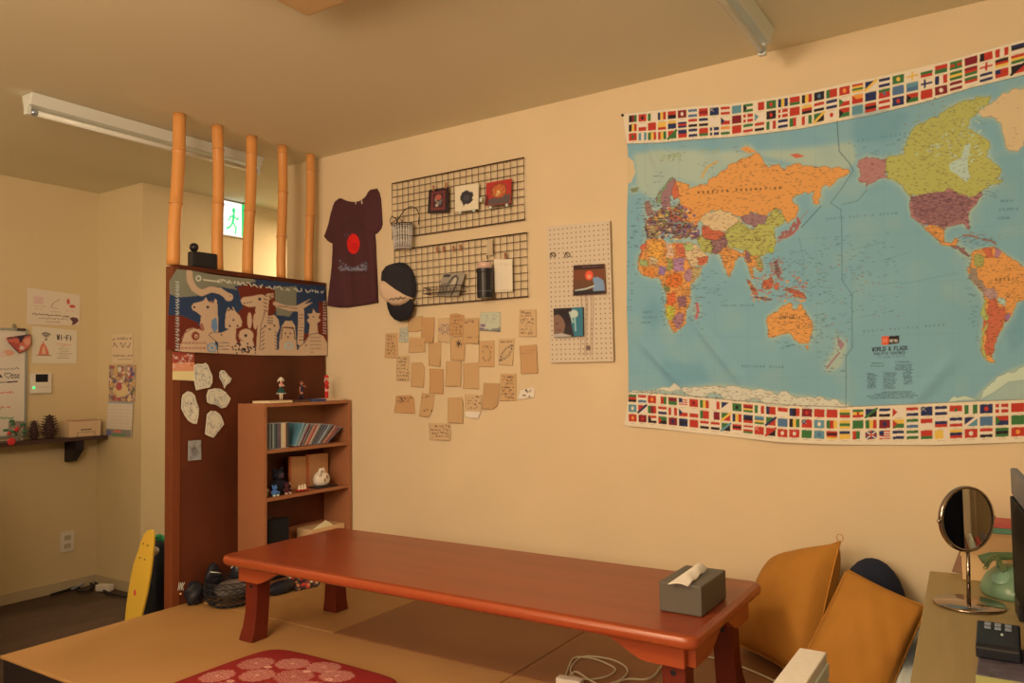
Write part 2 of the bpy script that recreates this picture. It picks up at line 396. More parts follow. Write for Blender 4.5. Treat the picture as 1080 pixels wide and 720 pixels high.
# unseen cabinet added left of the view to shade the lower left wall
shade_cab = thing('cabinet', 'unseen brown cabinet added beyond the left edge to shade the lower left wall', 'cabinet', (-3.52, .75, 0))
m_shade_cab = mat('shade_cabinet_brown', (120, 84, 52), 'wall', .5); MB().box(-3.75, -3.31, .15, 1.32, .001, 1.30).build('cabinet_body', m_shade_cab, shade_cab, bevel=.004)
for y0_ in (.17, .745): MB().box(-3.309, -3.295, y0_, y0_+.555, .05, 1.27).build('door', m_shade_cab, shade_cab, bevel=.003)
# partition
m_board = mat('red_brown_stained_board', (84, 34, 14), 'part', .5, noise=.9, nscale=3, dark=.5, stretch=(1, 1, .5), spec=.3)
m_post = mat('orange_brown_post', (114, 50, 20), 'wall', .5, noise=.5, nscale=4, dark=.7, stretch=(1, 1, .15))
pt = thing('wooden_partition', 'tall red-brown wooden partition standing at the left edge of the platform', 'partition', (-3.175, 2.55, 0))
MB().box(-3.196, XP, 2.116, 2.990, 0, 1.775).build('board', m_board, pt)
MB().box(-3.200, XP+.004, 2.072, 2.115, 0, 1.790).build('edge_post', m_post, pt, bevel=.003, label='lighter orange-brown edge post')
MB().box(-3.205, XP+.008, 2.100, 2.990, 1.776, 1.798).build('top_rail', m_board, pt, bevel=.002)

# bamboo poles
m_bam = mat('dry_bamboo', (206, 124, 54), 'wall', .4, noise=.3, nscale=8, dark=.75, stretch=(1, 1, .12), spec=.4)
m_node = mat('bamboo_node', (150, 84, 44), 'wall', .5)
poles = [((189.5, 117), (183, 285), [159, 215], .0285, 'bamboo pole nearest the open end of the partition, leftmost of the row'),
         ((229.5, 129), (230, 285), [158, 215], .0265, 'bamboo pole rising right beside the small black box on the partition'),
         ((265.5, 141), (261.5, 290), [163, 223], .0265, 'bamboo pole just right of the green exit sign, middle of the row'),
         ((298, 152), (297, 294), [162, 203, 250], .0245, 'bamboo pole with three visible joints, second from the back wall'),
         ((327.5, 163), (326, 298), [180, 228], .0235, 'thinnest bamboo pole, closest to the back wall and the t-shirt')]
for tp, bt, nodes, r, lab in poles:
    a = P(0, -3.178, *tp); b = P(0, -3.178, *bt); z0, z1 = (1.798, 2.498) if lab[-11:] else (0, 0)
    ya = a[1]; yb = b[1]; lean = lambda z: yb+(ya-yb)*(z-z0)/(z1-z0)
    t = thing('bamboo_pole', lab, 'bamboo pole', (-3.178, yb, z0), 'bamboo poles on top of the partition')
    nz = sorted([P(0, -3.178, tp[0]+(bt[0]-tp[0])*(n-tp[1])/(bt[1]-tp[1]), n)[2] for n in nodes])
    zs = sorted([z0, z1]+[z for q in nz for z in (q-.008, q-.003, q+.003, q+.008)]+list(np.linspace(z0+.03, z1-.03, 9)))
    def rad(z):
        k = min(abs(z-q) for q in nz); return r*(1.0+(.10 if k < .004 else 0)-(0 if k < .009 else .02*math.sin(PI*min(1, k/.1))))
    MB().tube([(-3.178, lean(z)+.004*math.sin(z*9), z) for z in zs], r, 20, taper=[rad(z) for z in zs]).build('culm', m_bam, t, smooth=True)
    for q in nz: MB().lathe([(r*1.07, -.003), (r*1.115, 0), (r*1.07, .003)], (-3.178, lean(q)+.004*math.sin(q*9), q), 20).build('joint_ring', m_node, t, smooth=True)

# black box with a ball lens on the partition top
m_black = mat('black_plastic', (24, 22, 22), 'wall', .35, spec=.5)
m_blackm = mat('black_matt', (20, 19, 20), 'wall', .8)
a = P(0, -3.165, 197, 281); b = P(0, -3.165, 228, 283)
sp = thing('speaker', 'small black box speaker with a ball on top, between the two left bamboo poles', 'speaker', (-3.16, (a[1]+b[1])/2, 1.798))
MB().box(-3.198, -3.150, a[1]+.024, b[1]-.003, 1.7985, 1.872).build('cabinet', m_black, sp, bevel=.006)
p = P(0, -3.165, 206, 267); MB().ball((-3.175, p[1]+.0, 1.892), .021).build('ball_lens', m_black, sp, smooth=True)

# exit sign
m_sign = bpy.data.materials.new('lit_sign_face')
cv = Canvas(0, 0, 1, 1, 120, (235, 255, 245)); g = (60, 200, 130)
cv.rect(.72, 0, 1, 1, (40, 190, 110)); cv.ell(.40, .24, .07, .08, g); cv.line([(.40, .36), (.36, .60)], g, .09); cv.line([(.36, .6), (.50, .74), (.46, .92)], g, .06)
cv.line([(.36, .6), (.24, .76), (.12, .80)], g, .06); cv.line([(.40, .4), (.54, .5), (.60, .42)], g, .05); cv.line([(.40, .4), (.26, .44), (.2, .56)], g, .05)
ex = thing('exit_sign', 'glowing green and white running man exit sign seen between the bamboo poles', 'exit sign', (-4.44, 3.385, 2.262))
MB().box(-4.453, -4.425, 3.285, 3.490, 2.255, 2.490).build('sign_housing', mat('sign_housing_white', (220, 215, 190), 'wall', .5), ex)
msg = vmat('sign_print', .4); nt = msg.node_tree
at_ = [n for n in nt.nodes if n.type == 'ATTRIBUTE'][0]; nt.links.new(at_.outputs['Color'], nt.nodes['Principled BSDF'].inputs['Emission Color']); nt.nodes['Principled BSDF'].inputs['Emission Strength'].default_value = 1.1
ILL['sign'] = np.array([1., 1, 1])
sheet('sign_face', [(-4.423, 3.288, 2.487), (-4.423, 3.487, 2.487), (-4.423, 3.487, 2.258), (-4.423, 3.288, 2.258)], cv, 'sign', .001, 60, 60, m=msg, parent=ex, label='lit face with a green running figure')

# ceiling fittings
m_white = mat('white_enamel', (205, 180, 140), 'wall', .35, spec=.5)
m_tube = mat('unlit_tube_glass', (215, 190, 150), 'wall', .15, spec=.6)
def strip(x, y0, y1, label):
    t = thing('fluorescent_light', label, 'ceiling light', (x, (y0+y1)/2, 2.498), 'bare tube ceiling lights')
    prof = [(-.045, 0), (.045, 0), (.030, -.050), (-.030, -.050)]
    mb = MB().add([(x+u, y, 2.498+w_) for y in (y0, y1) for u, w_ in prof], [(0, 1, 2, 3), (7, 6, 5, 4), (0, 4, 5, 1), (1, 5, 6, 2), (2, 6, 7, 3), (3, 7, 4, 0)])
    mb.build('housing', m_white, t, bevel=.003)
    for y in (y0+.004, y1-.004):
        MB().box(x-.014, x+.014, y-.011, y+.011, 2.408, 2.452).build('socket', m_white, t, bevel=.004)
    MB().tube([(x, y0+.016, 2.425), (x, y1-.016, 2.425)], .0125, 14).build('tube', m_tube, t, smooth=True, label='white unlit glass tube')
    for y in (y0+.02, y1-.02): MB().tube([(x, y-.004, 2.425), (x, y+.02, 2.425)], .0133, 14).build('tube_cap', mat('tube_cap_metal', (170, 160, 140), 'wall', .3, metal=.8), t, smooth=True)
strip(-3.465, 1.60, 2.80, 'long bare tube light fitted to the ceiling behind the bamboo poles')
strip(-.715, 1.62, 2.80, 'long bare tube light on the ceiling above the world map')
lp = thing('ceiling_lamp', 'unlit square brown ceiling lamp cut off by the top edge of the photo', 'ceiling light', (-1.56, 1.40, 2.498))
m_lamp = mat('amber_lamp_cover', (196, 140, 78), 'wall', .5)
MB().box(-1.875, -1.24, 1.08, 1.712, 2.437, 2.472).build('lamp_cover', m_lamp, lp, bevel=.02, seg=3)
MB().box(-1.85, -1.265, 1.105, 1.687, 2.4725, 2.4975).build('lamp_frame', mat('lamp_frame_wood', (140, 96, 56), 'wall', .5), lp)

# ================================================================== world map cloth
top_c = [(656,120),(700,116),(770,109.5),(850,97),(920,82.5),(1000,64),(1080,43),(1125,30)]
top_m = [(656,152),(694,151),(728,148),(770,145),(846,136),(920,122.5),(979,107),(1024,93),(1080,80),(1125,68)]
bot_m = [(656,412.6),(662,412.8),(688,414),(733,418),(775,422),(830,427),(890,429),(950,426.5),(1010,423.7),(1080,421),(1125,419.5)]
bot_c = [(656,447),(664,449.5),(690,451.5),(740,457.5),(775,461),(820,466),(860,468),(890,469),(980,469.5),(1040,467.5),(1080,466.5),(1125,465)]
def build_map():
    cream = (224, 188, 136)
    cv = Canvas(650, 25, 1130, 475, 3.0, cream)
    sea = (124, 150, 138)
    cv.poly(top_m+bot_m[::-1], sea)
    # land
    OR = (216, 138, 66); TAN = (208, 166, 110); GR = (160, 146, 74); MV = (152, 104, 92); RD = (196, 96, 60); YG = (174, 158, 76); PK = (172, 112, 94)
    russia = [(709.7,187.4),(727.8,195),(726,200),(739,195),(752.8,187),(762,181),(768,177.5),(778,171),(784,167),(790.5,165),(795,162),(804,166),(806,172.6),(815,174),(822.5,173),(824,177),(829,178),(834,174),(840.5,172.6),(857,175.4),(870,175),(885,176),(893,178),(897,181),(891,186),(883.6,188.6),(880,193),(875,197),(868,196),(865.5,198),(866,206),(863.5,215.7),(859,215),(857,213.6),(858,204),(858,201),(850,202),(844,204),(838,206.7),(835,212),(841,216),(842,220.5),(840,226),(835,231.6),(831,236),(827,229),(824,223),(818,218.5),(813,223),(808.6,229),(800,225),(792,223),(781,229),(768,223),(760,222.6),(752,221),(747,225.5),(741,229),(736,234),(735,240),(733,239.4),(728,236.7),(722,230),(719.4,222.8),(716.7,214.4),(716,208),(715,203),(711,197)]
    kaz = [(741,229),(747,224),(760,221),(772,225),(783,233),(777,240),(765,244),(752,243),(742,237),(737,232)]
    mong = [(781,229),(792,223.5),(801,226),(810,229),(806,236),(795,240),(786,236)]
    china = [(764,247),(768,242),(772.5,238.7),(778.7,232.5),(786,237),(796,241),(807,235),(810,228),(815,221),(818,218.5),(823,224),(828,231),(826,236),(819,239),(816,240),(817,247),(819,253),(818,258),(816,261.7),(811,266),(803.7,270),(795,271),(789,264.8),(783,263),(778.7,262.7),(768,257.5)]
    india = [(758,262),(766,259),(772,262),(780,266),(786,268),(779,272),(775,278),(772,286),(771,292),(767.5,290),(763,276.7),(758,268)]
    cent = [(741,238),(752,243),(764,245),(766,252),(757,255),(748,253),(741,249)]
    iran = [(734,248),(741,248),(750,254),(753,262),(751,268),(744,266),(737,258)]
    afpak = [(750,253),(758,252),(765,247),(768,256),(762,262),(756,268),(751,266)]
    eur = [(681,240),(683,234),(686,229),(690,226),(694,222),(699,219),(706,220),(712,219),(717,215),(720,224),(728,237),(733,240),(735,246),(739,250),(732,252),(722,250),(714,251),(709,246),(702,247),(697,242),(692,247),(689,251),(683,251)]
    scand = [(692,214),(693,207),(700,199),(705,191),(709,187),(713,190),(716,200),(716,208),(711,211),(709,204),(707,212),(704,221),(699,219),(697,214)]
    africa = [(681.7,253),(687,251.5),(693,251),(698,252),(701.7,256.7),(706,257),(710,256),(720,257.5),(721.7,265),(724,271),(726.7,276.7),(730,281.7),(740,281),(739,286),(736.7,291.7),(732,297),(728,301.7),(727.5,310),(728.5,318),(726,324),(723,330),(722.5,338),(716.7,346.7),(710,351),(708,347),(706.7,343),(704,336),(701.7,328),(703,315),(700,303),(698,298),(696,294),(692,292),(686.7,293),(678,290),(675,286),(673,281.7),(673,276),(674,270),(676,265),(678,260)]
    arab = [(720,256),(728,255),(736,260),(741,265),(747,270),(746,277),(738,280),(731,281),(727,274),(722,263)]
    aus = [(809,334.6),(812,332),(816,330),(822.5,325),(826,322),(830,321),(833,319),(836,320.5),(834,324),(840,327),(843,320),(846,323),(849.6,328),(853,334),(857,341),(857.5,346),(856,352),(854,358),(852.7,361.7),(847,362),(843,361.7),(839,358.5),(836,354),(831,351),(825,352),(820,354),(815,356),(811,355),(810.5,349),(810,343),(808,338)]
    tas = [(849,364.5),(853,364.5),(852,369)]
    seasia = [(785,264),(790,266),(795,271),(802,271),(804,277),(806,283),(803,287),(799,284),(797,281),(794,283),(795,290),(798,294),(795,294),(791,286),(789,278),(786,273)]
    suma = [(788,294),(792,297),(797,304),(800,310),(797,311),(792,304)]
    born = [(804,299),(809,295),(814,292),(816,297),(813,304),(808,306),(804,303)]
    png = [(829,304),(835,304),(842,307),(848,310),(850,315),(845,314),(841,313),(838,314),(836,309),(830,307)]
    java = [(797,312),(805,313),(814,315),(814,317),(804,316),(797,314)]
    sula = [(817,300),(822,299),(820,302),(822,307),(818,305)]
    phil = [(816,276),(820,275),(821,282),(824,288),(822,293),(818,288)]
    green = [(1032,120),(1040,111),(1050,106.7),(1065,97),(1080,93),(1125,84),(1125,150),(1100,150),(1080,149),(1075,158),(1072,160),(1066,160),(1063,158),(1060,151),(1059,144.5),(1057,136),(1054.5,129),(1049,124),(1043,123),(1037,124)]
    alaska = [(906.7,169),(914,165.5),(925,167),(935.5,166.7),(936.7,189),(930,188),(925.5,190),(919,194),(914,198),(916,192),(909,193),(905.5,189),(908,182),(904,175.5)]
    canada = [(935.5,166),(945,165),(954,162),(953,155),(956.7,149),(960,140),(965.5,133),(975,129),(990,124.5),(995,118),(1001,113),(1012,108),(1023,105.5),(1035,103),(1045.5,101),(1043,107),(1036.7,113),(1030,119),(1023,124.5),(1022,131),(1019,135.5),(1026,138),(1032,142),(1038,146),(1044,151),(1044,157),(1040,160),(1044,168),(1050,174),(1056,180),(1054,186),(1050,189),(1058,190),(1052,194),(1043,196),(1034,202),(1029,207),(1023,209),(1014,205),(1005.5,201),(995,203),(983,204),(970,207),(961,208),(957,204),(954,200),(949,194),(943,191),(936.7,189)]
    usa = [(961,208),(972,206),(983,204),(995,203),(1005.5,201),(1014,205),(1023,209),(1029,207),(1034.5,202),(1036,206),(1032,211),(1027,217),(1023,222),(1021,229),(1023,238),(1022,242),(1019,238),(1016,235),(1010,236),(1004,238),(1000,239),(997,242),(991,240),(986,237.5),(975,237.5),(964,231),(960,222),(960,214)]
    mex = [(971,237),(980,237),(987,238),(992,240),(996,243),(995,249),(997,255.5),(1003,257),(1007,251),(1012.5,250),(1010,256),(1007,260),(998,259),(991.7,257),(986,251),(981,246),(977,243)]
    cam_ = [(1003,259),(1010,259),(1017,261),(1019,266),(1024,269),(1021,271),(1015,267),(1009,262)]
    sam = [(1023.6,268),(1028,264),(1033,262.5),(1040,261),(1048.6,259.7),(1055,264),(1061,269),(1070,274),(1080.5,280.5),(1089,284),(1093,288),(1091,296),(1086,305),(1080.5,315),(1072,319),(1069,327),(1066.7,333),(1061,339),(1057,347),(1051,357),(1047,366.7),(1046,376),(1050,382),(1045,382),(1040,379),(1034.7,369),(1035,360),(1036,350),(1037,337),(1039,325),(1037.5,311),(1030,301),(1023.6,291.7),(1020,284),(1023,279)]
    arg = [(1044,314),(1052,317),(1060,324),(1061,333),(1056,345),(1048,362),(1045,374),(1040,375),(1038,365),(1039,350),(1041,330)]
    ant1 = [(661,413),(685,412),(700,411),(708,413),(718,411),(729,409),(742,407.5),(755.5,406.6),(770,407),(782,409),(795,411),(808,412),(822,415),(834.7,417),(850,419),(869,420),(885,424),(900,428),(890,430),(830,428),(775,423),(733,419),(688,415)]
    ant2 = [(1000,424),(1030,421),(1036,412),(1045,404),(1060,394),(1080,386),(1128,386),(1128,421)]
    chile = None
    lands = [russia,kaz,mong,china,india,cent,iran,afpak,eur,scand,africa,arab,aus,tas,seasia,suma,born,png,java,sula,phil,green,alaska,canada,usa,mex,cam_,sam,ant1,ant2]
    land = np.zeros((cv.H, cv.W), np.float32)
    RJ = random.Random(77)
    def rough(q):
        """a coast line: every stretch broken into small bays"""
        for lv in range(3):
            o = []
            for (xa, ya), (xb, yb) in zip(q, q[1:]+q[:1]):
                L = math.hypot(xb-xa, yb-ya); o.append((xa, ya))
                if L > 1.3: k = RJ.gauss(0, .13); o.append(((xa+xb)/2-(yb-ya)*k, (ya+yb)/2+(xb-xa)*k))
            q = o
        return q
    for q in lands+[[(741,185),(757,170),(759,172),(743,188)],[(781,156),(790,153),(799,160),(791,163)],[(664,198),(674,196),(674,202),(666,203)],[(680,212),(688,214),(690,228),(682,229)],[(822,251),(843,239),(843,232),(838,235),(836,246),(824,255)],[(880,352),(892,362),(886,385),(870,392),(872,384),(884,366)],[(733,320),(737,321),(736,335),(732,334)],[(700,160),(715,163),(712,172),(698,168)]]:
        r = cv.inside(q)
        if r: land[r[0]] = np.maximum(land[r[0]], r[1])
    def blur(a, k):
        for ax in (0, 1):
            for _ in range(2):
                c = np.cumsum(np.pad(a, [(k+1, k) if i == ax else (0, 0) for i in (0, 1)], mode='edge'), ax)
                n = a.shape[ax]; a = (np.take(c, range(2*k+1, 2*k+1+n), ax)-np.take(c, range(0, n), ax))/(2*k+1)
        return a
    near = np.clip(blur(land, 10)*2.2, 0, 1); inm = cv.inside(top_m+bot_m[::-1])
    m = np.zeros_like(land); m[inm[0]] = inm[1]
    nr = np.random.RandomState(3); cloud = blur(nr.rand(cv.H, cv.W).astype(np.float32), 26); cloud = (cloud-cloud.mean())/cloud.std()
    arctic = [(668,162),(700,158),(760,160),(830,158),(900,150),(905,170),(890,182),(850,176),(800,164),(770,178),(740,198),(712,188),(690,212),(672,200)]
    ra = cv.inside(arctic); A = np.zeros_like(land); A[ra[0]] = ra[1]; A = blur(A, 8)
    k = np.clip(np.maximum(near*.75, A*.95)+cloud*.10, 0, 1)[..., None]*m[..., None]
    cv.a = cv.a*(1-k)+np.array((168, 166, 130), np.float32)*k
    for q in [[(900,110),(960,120),(940,150),(900,150)],[(1095,200),(1125,190),(1125,330),(1095,300)],[(690,310),(700,330),(690,350),(678,330)],[(1085,310),(1085,360),(1066,372),(1060,350)],[(700,380),(740,385),(750,402),(700,408)]]:
        r = cv.inside(q); B_ = np.zeros_like(land); B_[r[0]] = r[1]; B_ = blur(B_, 9)[..., None]*.45*(1-land[..., None]); cv.a = cv.a*(1-B_)+np.array((100, 134, 132), np.float32)*B_
    # graticule
    for x in range(680, 1125, 36): cv.line([(x, 100), (x+2, 430)], (96, 130, 124), .35, .35) if x < 900 else cv.line([(x, 80), (x+1, 425)], (96, 130, 124), .35, .35)
    for q in [[(661,206),(790,200),(900,186),(1000,176),(1125,160)],[(661,258),(800,255),(950,246),(1125,232)],[(661,303),(800,304),(950,298),(1125,290)],[(661,352),(800,356),(950,353),(1125,348)],[(661,392),(800,398),(950,397),(1125,392)]]: cv.line(q, (96, 130, 124), .4, .4)
    cols = [(russia,OR),(kaz,TAN),(mong,MV),(china,YG),(india,OR),(cent,RD),(iran,YG),(afpak,MV),(eur,MV),(scand,MV),(africa,OR),(arab,TAN),(aus,OR),(tas,OR),(seasia,OR),(suma,RD),(born,RD),(png,RD),(java,MV),(sula,RD),(phil,MV),(green,TAN),(alaska,PK),(canada,YG),(usa,PK),(mex,OR),(cam_,MV),(sam,OR),(arg,RD),(ant1,(206,182,140)),(ant2,(190,184,148))]
    for q, c in cols:
        q = rough(q); cv.poly(q, c); cv.line(q, tuple(v*.55 for v in c), .45, .55, closed=True)
    usa2 = [(961,208),(983,204),(1005,202),(1023,210),(1020,224),(1010,234),(990,238),(966,230)]
    cv.poly(usa2, (150, 98, 86)); cv.speck(usa, 420, (96, 60, 66), 4, .5)
    # patches of countries
    for q, c in [([(692,213),(693,207),(700,199),(705,191),(709,187),(710,189),(703,196),(699,203),(698,213)],(130,140,90)),([(711,190),(716,200),(716,208),(711,210),(709,200)],RD),([(706,220),(714,219),(720,228),(716,233),(706,230)],RD),
                 ([(688,228),(698,222),(704,226),(700,232),(690,234)],(196,140,70)),([(683,238),(692,238),(692,246),(685,250)],(186,150,96)),([(700,221),(707,221),(707,228),(701,228)],GR),([(715,241),(732,240),(738,246),(730,250),(717,248)],(130,92,110)),([(694,231),(706,230),(711,237),(700,240)],(150,140,90)),([(712,232),(723,232),(725,239),(714,240)],(140,80,70)),
                 ([(675,260),(682,256),(682,262),(675,272)],RD),([(685,257),(698,256),(700,270),(693,275),(685,270)],(228,150,60)),([(685,270),(694,275),(693,281),(684,279)],TAN),([(701,257),(709,257),(710,271),(702,272)],(222,168,120)),([(711,257),(720,258),(722,271),(711,271)],(208,104,66)),
                 ([(702,272),(709,273),(709,284),(703,285)],GR),([(710,272),(723,272),(722,285),(711,286)],(176,120,128)),([(694,279),(702,282),(700,290),(694,289)],(150,108,130)),([(676,281),(690,283),(690,292),(679,289)],(214,122,52)),([(674,272),(684,274),(683,281),(674,280)],(160,160,90)),
                 ([(702,289),(718,289),(720,298),(714,304),(703,303)],(216,108,44)),([(700,298),(706,303),(706,308),(701,306)],(130,130,70)),([(703,308),(712,307),(713,318),(704,322)],(218,100,50)),([(714,314),(724,312),(724,322),(715,326)],(150,96,90)),([(703,322),(712,324),(712,334),(706,338)],(190,170,60)),([(709,336),(722,330),(720,340),(712,348)],(168,110,104)),
                 ([(720,304),(728,303),(728,314),(720,312)],(206,130,60)),([(722,286),(732,284),(730,296),(722,298)],(172,118,110)),([(730,284),(739,282),(733,294),(729,296)],(188,150,90)),([(735,270),(747,270),(745,277),(737,279)],RD),([(720,257),(730,257),(731,262),(723,263)],(170,170,90)),
                 ([(786,264),(791,266),(793,276),(788,274)],MV),([(796,272),(802,272),(805,283),(800,282)],(170,150,80)),([(1027,269),(1036,268),(1037,280),(1032,283),(1027,278)],GR),([(1036,262),(1048,260),(1048,271),(1040,272)],RD),([(1048,261),(1056,266),(1053,272),(1049,271)],(170,110,110)),
                 ([(1022,281),(1030,283),(1036,296),(1038,310),(1030,301)],(150,120,90)),([(1038,304),(1048,304),(1052,313),(1045,316),(1039,312)],(176,130,110)),([(1052,312),(1060,316),(1061,323),(1054,320)],(170,180,160)),([(1060,333),(1066,330),(1064,336),(1060,339)],(160,100,120)),([(1037,312),(1040,318),(1038,350),(1036,366),(1042,378),(1037,375),(1034,366),(1036,350)],(168,160,80)),
                 ([(810,262),(817,262),(817,266),(812,267)],(170,160,60))]:
        q = rough(q); cv.poly(q, c); cv.line(q, tuple(v*.6 for v in c), .4, .5, closed=True)
    cv.line([(741,187),(747,176),(757,171)], (196, 152, 84), 2.6); cv.poly([(781,157),(788,154),(798,160),(790,162)], OR); cv.poly([(833,163),(842,162),(849,165),(840,167)], RD)
    for _ in range(14): x = rnd.uniform(697,716); cv.line([(x,rnd.uniform(161,171)),(x+rnd.uniform(2,5),rnd.uniform(161,171))], (150,150,96), .8, .8)
    for _ in range(14): x = rnd.uniform(736,760); y = rnd.uniform(157,163); cv.line([(x,y),(x+rnd.uniform(2,5),y-1)], (160,156,110), .7, .8)
    cv.line([(822,251),(829,250),(836,246),(841,240),(843,234),(841,230)], (164, 92, 76), 2.6); cv.line([(844,232),(847,228),(852,222)], (150,110,90), .8)
    cv.poly([(680,213),(684,211),(687,217),(690,226),(683,228),(681,222)], (150, 104, 84)); cv.poly([(664,199),(674,197),(673,202),(667,203)], (128, 124, 84)); cv.poly([(661,164),(668,170),(670,182),(666,192),(661,194)], TAN)
    cv.poly([(883,355),(891,363),(887,369),(884,364)], (156,112,104)); cv.line([(885,372),(878,380),(872,388)], (156,112,104), 2); cv.line([(735,320),(736,328),(734,335)], (186,96,88), 3)
    cv.line([(1016,248),(1024,248),(1032,251)], (150, 96, 72), 2); cv.line([(1036,252),(1046,254),(1050,257)], (150, 96, 72), 2)
    # Hudson bay and arctic channels
    cv.poly([(1001,173),(1007,169),(1014,166),(1018,152),(1024,152),(1021,165),(1021,178),(1023,188),(1019,192),(1014,188),(1008,183),(1002,180)], (176, 178, 150))
    for _ in range(120):
        x = rnd.uniform(960, 1035); y = rnd.uniform(112, 168)
        if y < 172-(x-955)*.75 or y > 172: continue
        cv.line([(x, y), (x+rnd.uniform(-4, 5), y+rnd.uniform(-3, 3))], (176, 176, 138), rnd.uniform(.6, 1.8), .8)
    for _ in range(60):
        x = rnd.uniform(965, 1038); y = rnd.uniform(112, 160); cv.line([(x, y), (x+rnd.uniform(-5, 5), y+rnd.uniform(-2, 2))], (128, 120, 60), .5, .7)
    # islands and ragged colour in the crowded parts
    for _ in range(90):
        x, y = RJ.uniform(792, 850), RJ.uniform(290, 318); cv.ell(x, y, RJ.uniform(.5, 2.2), RJ.uniform(.4, 1.3), RJ.choice([RD, MV, OR, (170,110,80)]))
    for _ in range(60):
        x, y = RJ.uniform(812, 826), RJ.uniform(272, 296); cv.ell(x, y, RJ.uniform(.4, 1.5), RJ.uniform(.4, 1.5), RJ.choice([MV, (150,110,90)]))
    for _ in range(70):
        t_ = RJ.random(); x, y = 822+t_*20+RJ.gauss(0, 1.3), 252-t_*18+RJ.gauss(0, 1.6); cv.ell(x, y, RJ.uniform(.5, 1.6), RJ.uniform(.5, 1.3), RJ.choice([(160,86,70), (140,90,80)]))
    for _ in range(260):
        x, y = RJ.uniform(682, 736), RJ.uniform(214, 252)
        if (x-712)**2/900+(y-236)**2/360 < 1: cv.ell(x, y, RJ.uniform(.8, 2.6), RJ.uniform(.6, 1.8), RJ.choice([MV, GR, RD, TAN, (120,90,110), (170,120,60), (110,70,60), (140,146,120)]), .75)
    for _ in range(70):
        x, y = RJ.uniform(735, 800), RJ.uniform(166, 176); 
    for x0_, y0_, n_, sx_, sy_ in ((885, 360, 40, 6, 12), (735, 328, 20, 3, 8), (868, 285, 60, 30, 14), (900, 300, 60, 34, 18), (1030, 250, 40, 14, 4), (682, 222, 30, 4, 8), (708, 165, 24, 10, 4), (748, 178, 14, 6, 5), (786, 158, 16, 9, 3), (1000, 140, 90, 22, 18)):
        for _ in range(n_): x, y = RJ.gauss(x0_, sx_), RJ.gauss(y0_, sy_); cv.ell(x, y, RJ.uniform(.3, 1.3), RJ.uniform(.25, .7), RJ.choice([(140,110,90), (110,104,92), (150,90,76), (150,146,100)]), .7)
    # place names as specks
    for q, n in [(russia, 260), (kaz, 30), (mong, 25), (china, 190), (india, 90), (africa, 520), (arab, 50), (aus, 130), (seasia, 70), (usa, 160), (mex, 50), (cam_, 30), (sam, 300), (canada, 260), (alaska, 30), (born, 25), (png, 25), (suma, 25), (cent, 40), (iran, 40), (afpak, 70), (green, 20), (ant1, 120), (phil, 40), (java, 20)]:
        cv.speck(q, int(n*1.5), (84, 50, 36), 3.0, .42, .6)
    cv.speck(eur, 420, (60, 40, 40), 3, .5, .75); cv.speck([(678,210),(716,206),(738,250),(716,256),(678,252)], 240, (66, 48, 50), 3.4, .45, .7)
    for q, n in [([(661,250),(676,250),(672,345),(661,345)], 26), ([(740,285),(770,285),(770,320),(738,330)], 26), ([(800,268),(860,262),(880,320),(815,312)], 120), ([(862,250),(950,245),(945,330),(860,330)], 110), ([(862,330),(900,330),(890,395),(862,395)], 50), ([(1010,248),(1050,250),(1054,262),(1020,262)], 40), ([(665,210),(684,210),(684,250),(668,250)], 24), ([(690,180),(700,180),(700,200),(690,205)], 10), ([(1030,190),(1062,186),(1056,206),(1030,215)], 22), ([(850,40+290),(870,330),(868,362),(856,362)], 30), ([(1016,270),(1024,270),(1034,350),(1026,370)], 34), ([(722,300),(738,296),(745,335),(724,340)], 40), ([(696,300),(702,300),(704,340),(699,345)], 26), ([(810,360),(840,358),(850,372),(830,372)], 14), ([(895,150),(960,140),(958,165),(900,165)], 18)]:
        cv.speck(q, n, (70, 84, 88), 4, .5, .7)
    # date line and trenches
    dk = (60, 78, 80)
    cv.line([(883.5,128),(884,140),(885.5,160),(896,172),(900,180)], dk, .7); cv.line([(900,180),(890,196),(876,214),(887,221),(888,240),(888,296),(899,311),(899,366),(892,376),(892,428)], dk, .55, .8)
    cv.line([(843,250),(845,262),(848,275),(846,290)], (84, 120, 110), .6, .6); cv.line([(866,217),(856,228),(845,240)], dk, .7); cv.line([(888,216),(905,212),(915,200)], dk, .5, .7)
    cv.text('ARCTIC OCEAN', 905, 150, 2.2, (90, 120, 120), .4, slope=-.16, sp=1.6); cv.text('RUSSIAN FEDERATION', 737, 204.5, 2.1, (70, 46, 30), .55, slope=-.065, sp=1.75)
    cv.text('AUSTRALIA', 822, 336, 2.2, (84, 58, 40), .5, slope=-.02, sp=.55); cv.text('BRASIL', 1050, 296, 2.4, (84, 58, 30), .5, slope=-.03, sp=1.2); cv.text('CHINA', 786, 254, 1.8, (70, 60, 30), .45, sp=1.5)
    cv.text('South Pacific Ocean'.upper().title() if False else 'SOUTH PACIFIC OCEAN', 911, 350.5, 2.0, (84, 104, 104), .4, slope=-.085, sp=1.7)
    cv.text('NORTH PACIFIC OCEAN', 872, 232, 2.0, (84, 104, 104), .4, slope=-.08, sp=1.4); cv.text('INDIAN OCEAN', 760, 323, 2.0, (84, 104, 104), .4, sp=.9); cv.text('SOUTHERN OCEAN', 783, 387, 2.0, (84, 104, 104), .4, slope=.02, sp=1.0)
    for i, t in enumerate(('NORTH', 'ATLANTIC', 'OCEAN')): cv.text(t, 1056-i*2, 213+i*9, 2.2, (74, 98, 108), .4, slope=-.05, sp=.6); cv.text(('SOUTH', 'ATLANTIC', 'OCEAN')[i], 679-i, 330+i*5.5, 1.8, (84, 104, 104), .35, sp=.45)
    for q in [[(905,262),(935,255)],[(930,275),(960,266)],[(950,300),(1010,288)],[(905,335),(925,331)],[(930,300),(950,297)]]: cv.line(q, (84,110,108), .45, .6)
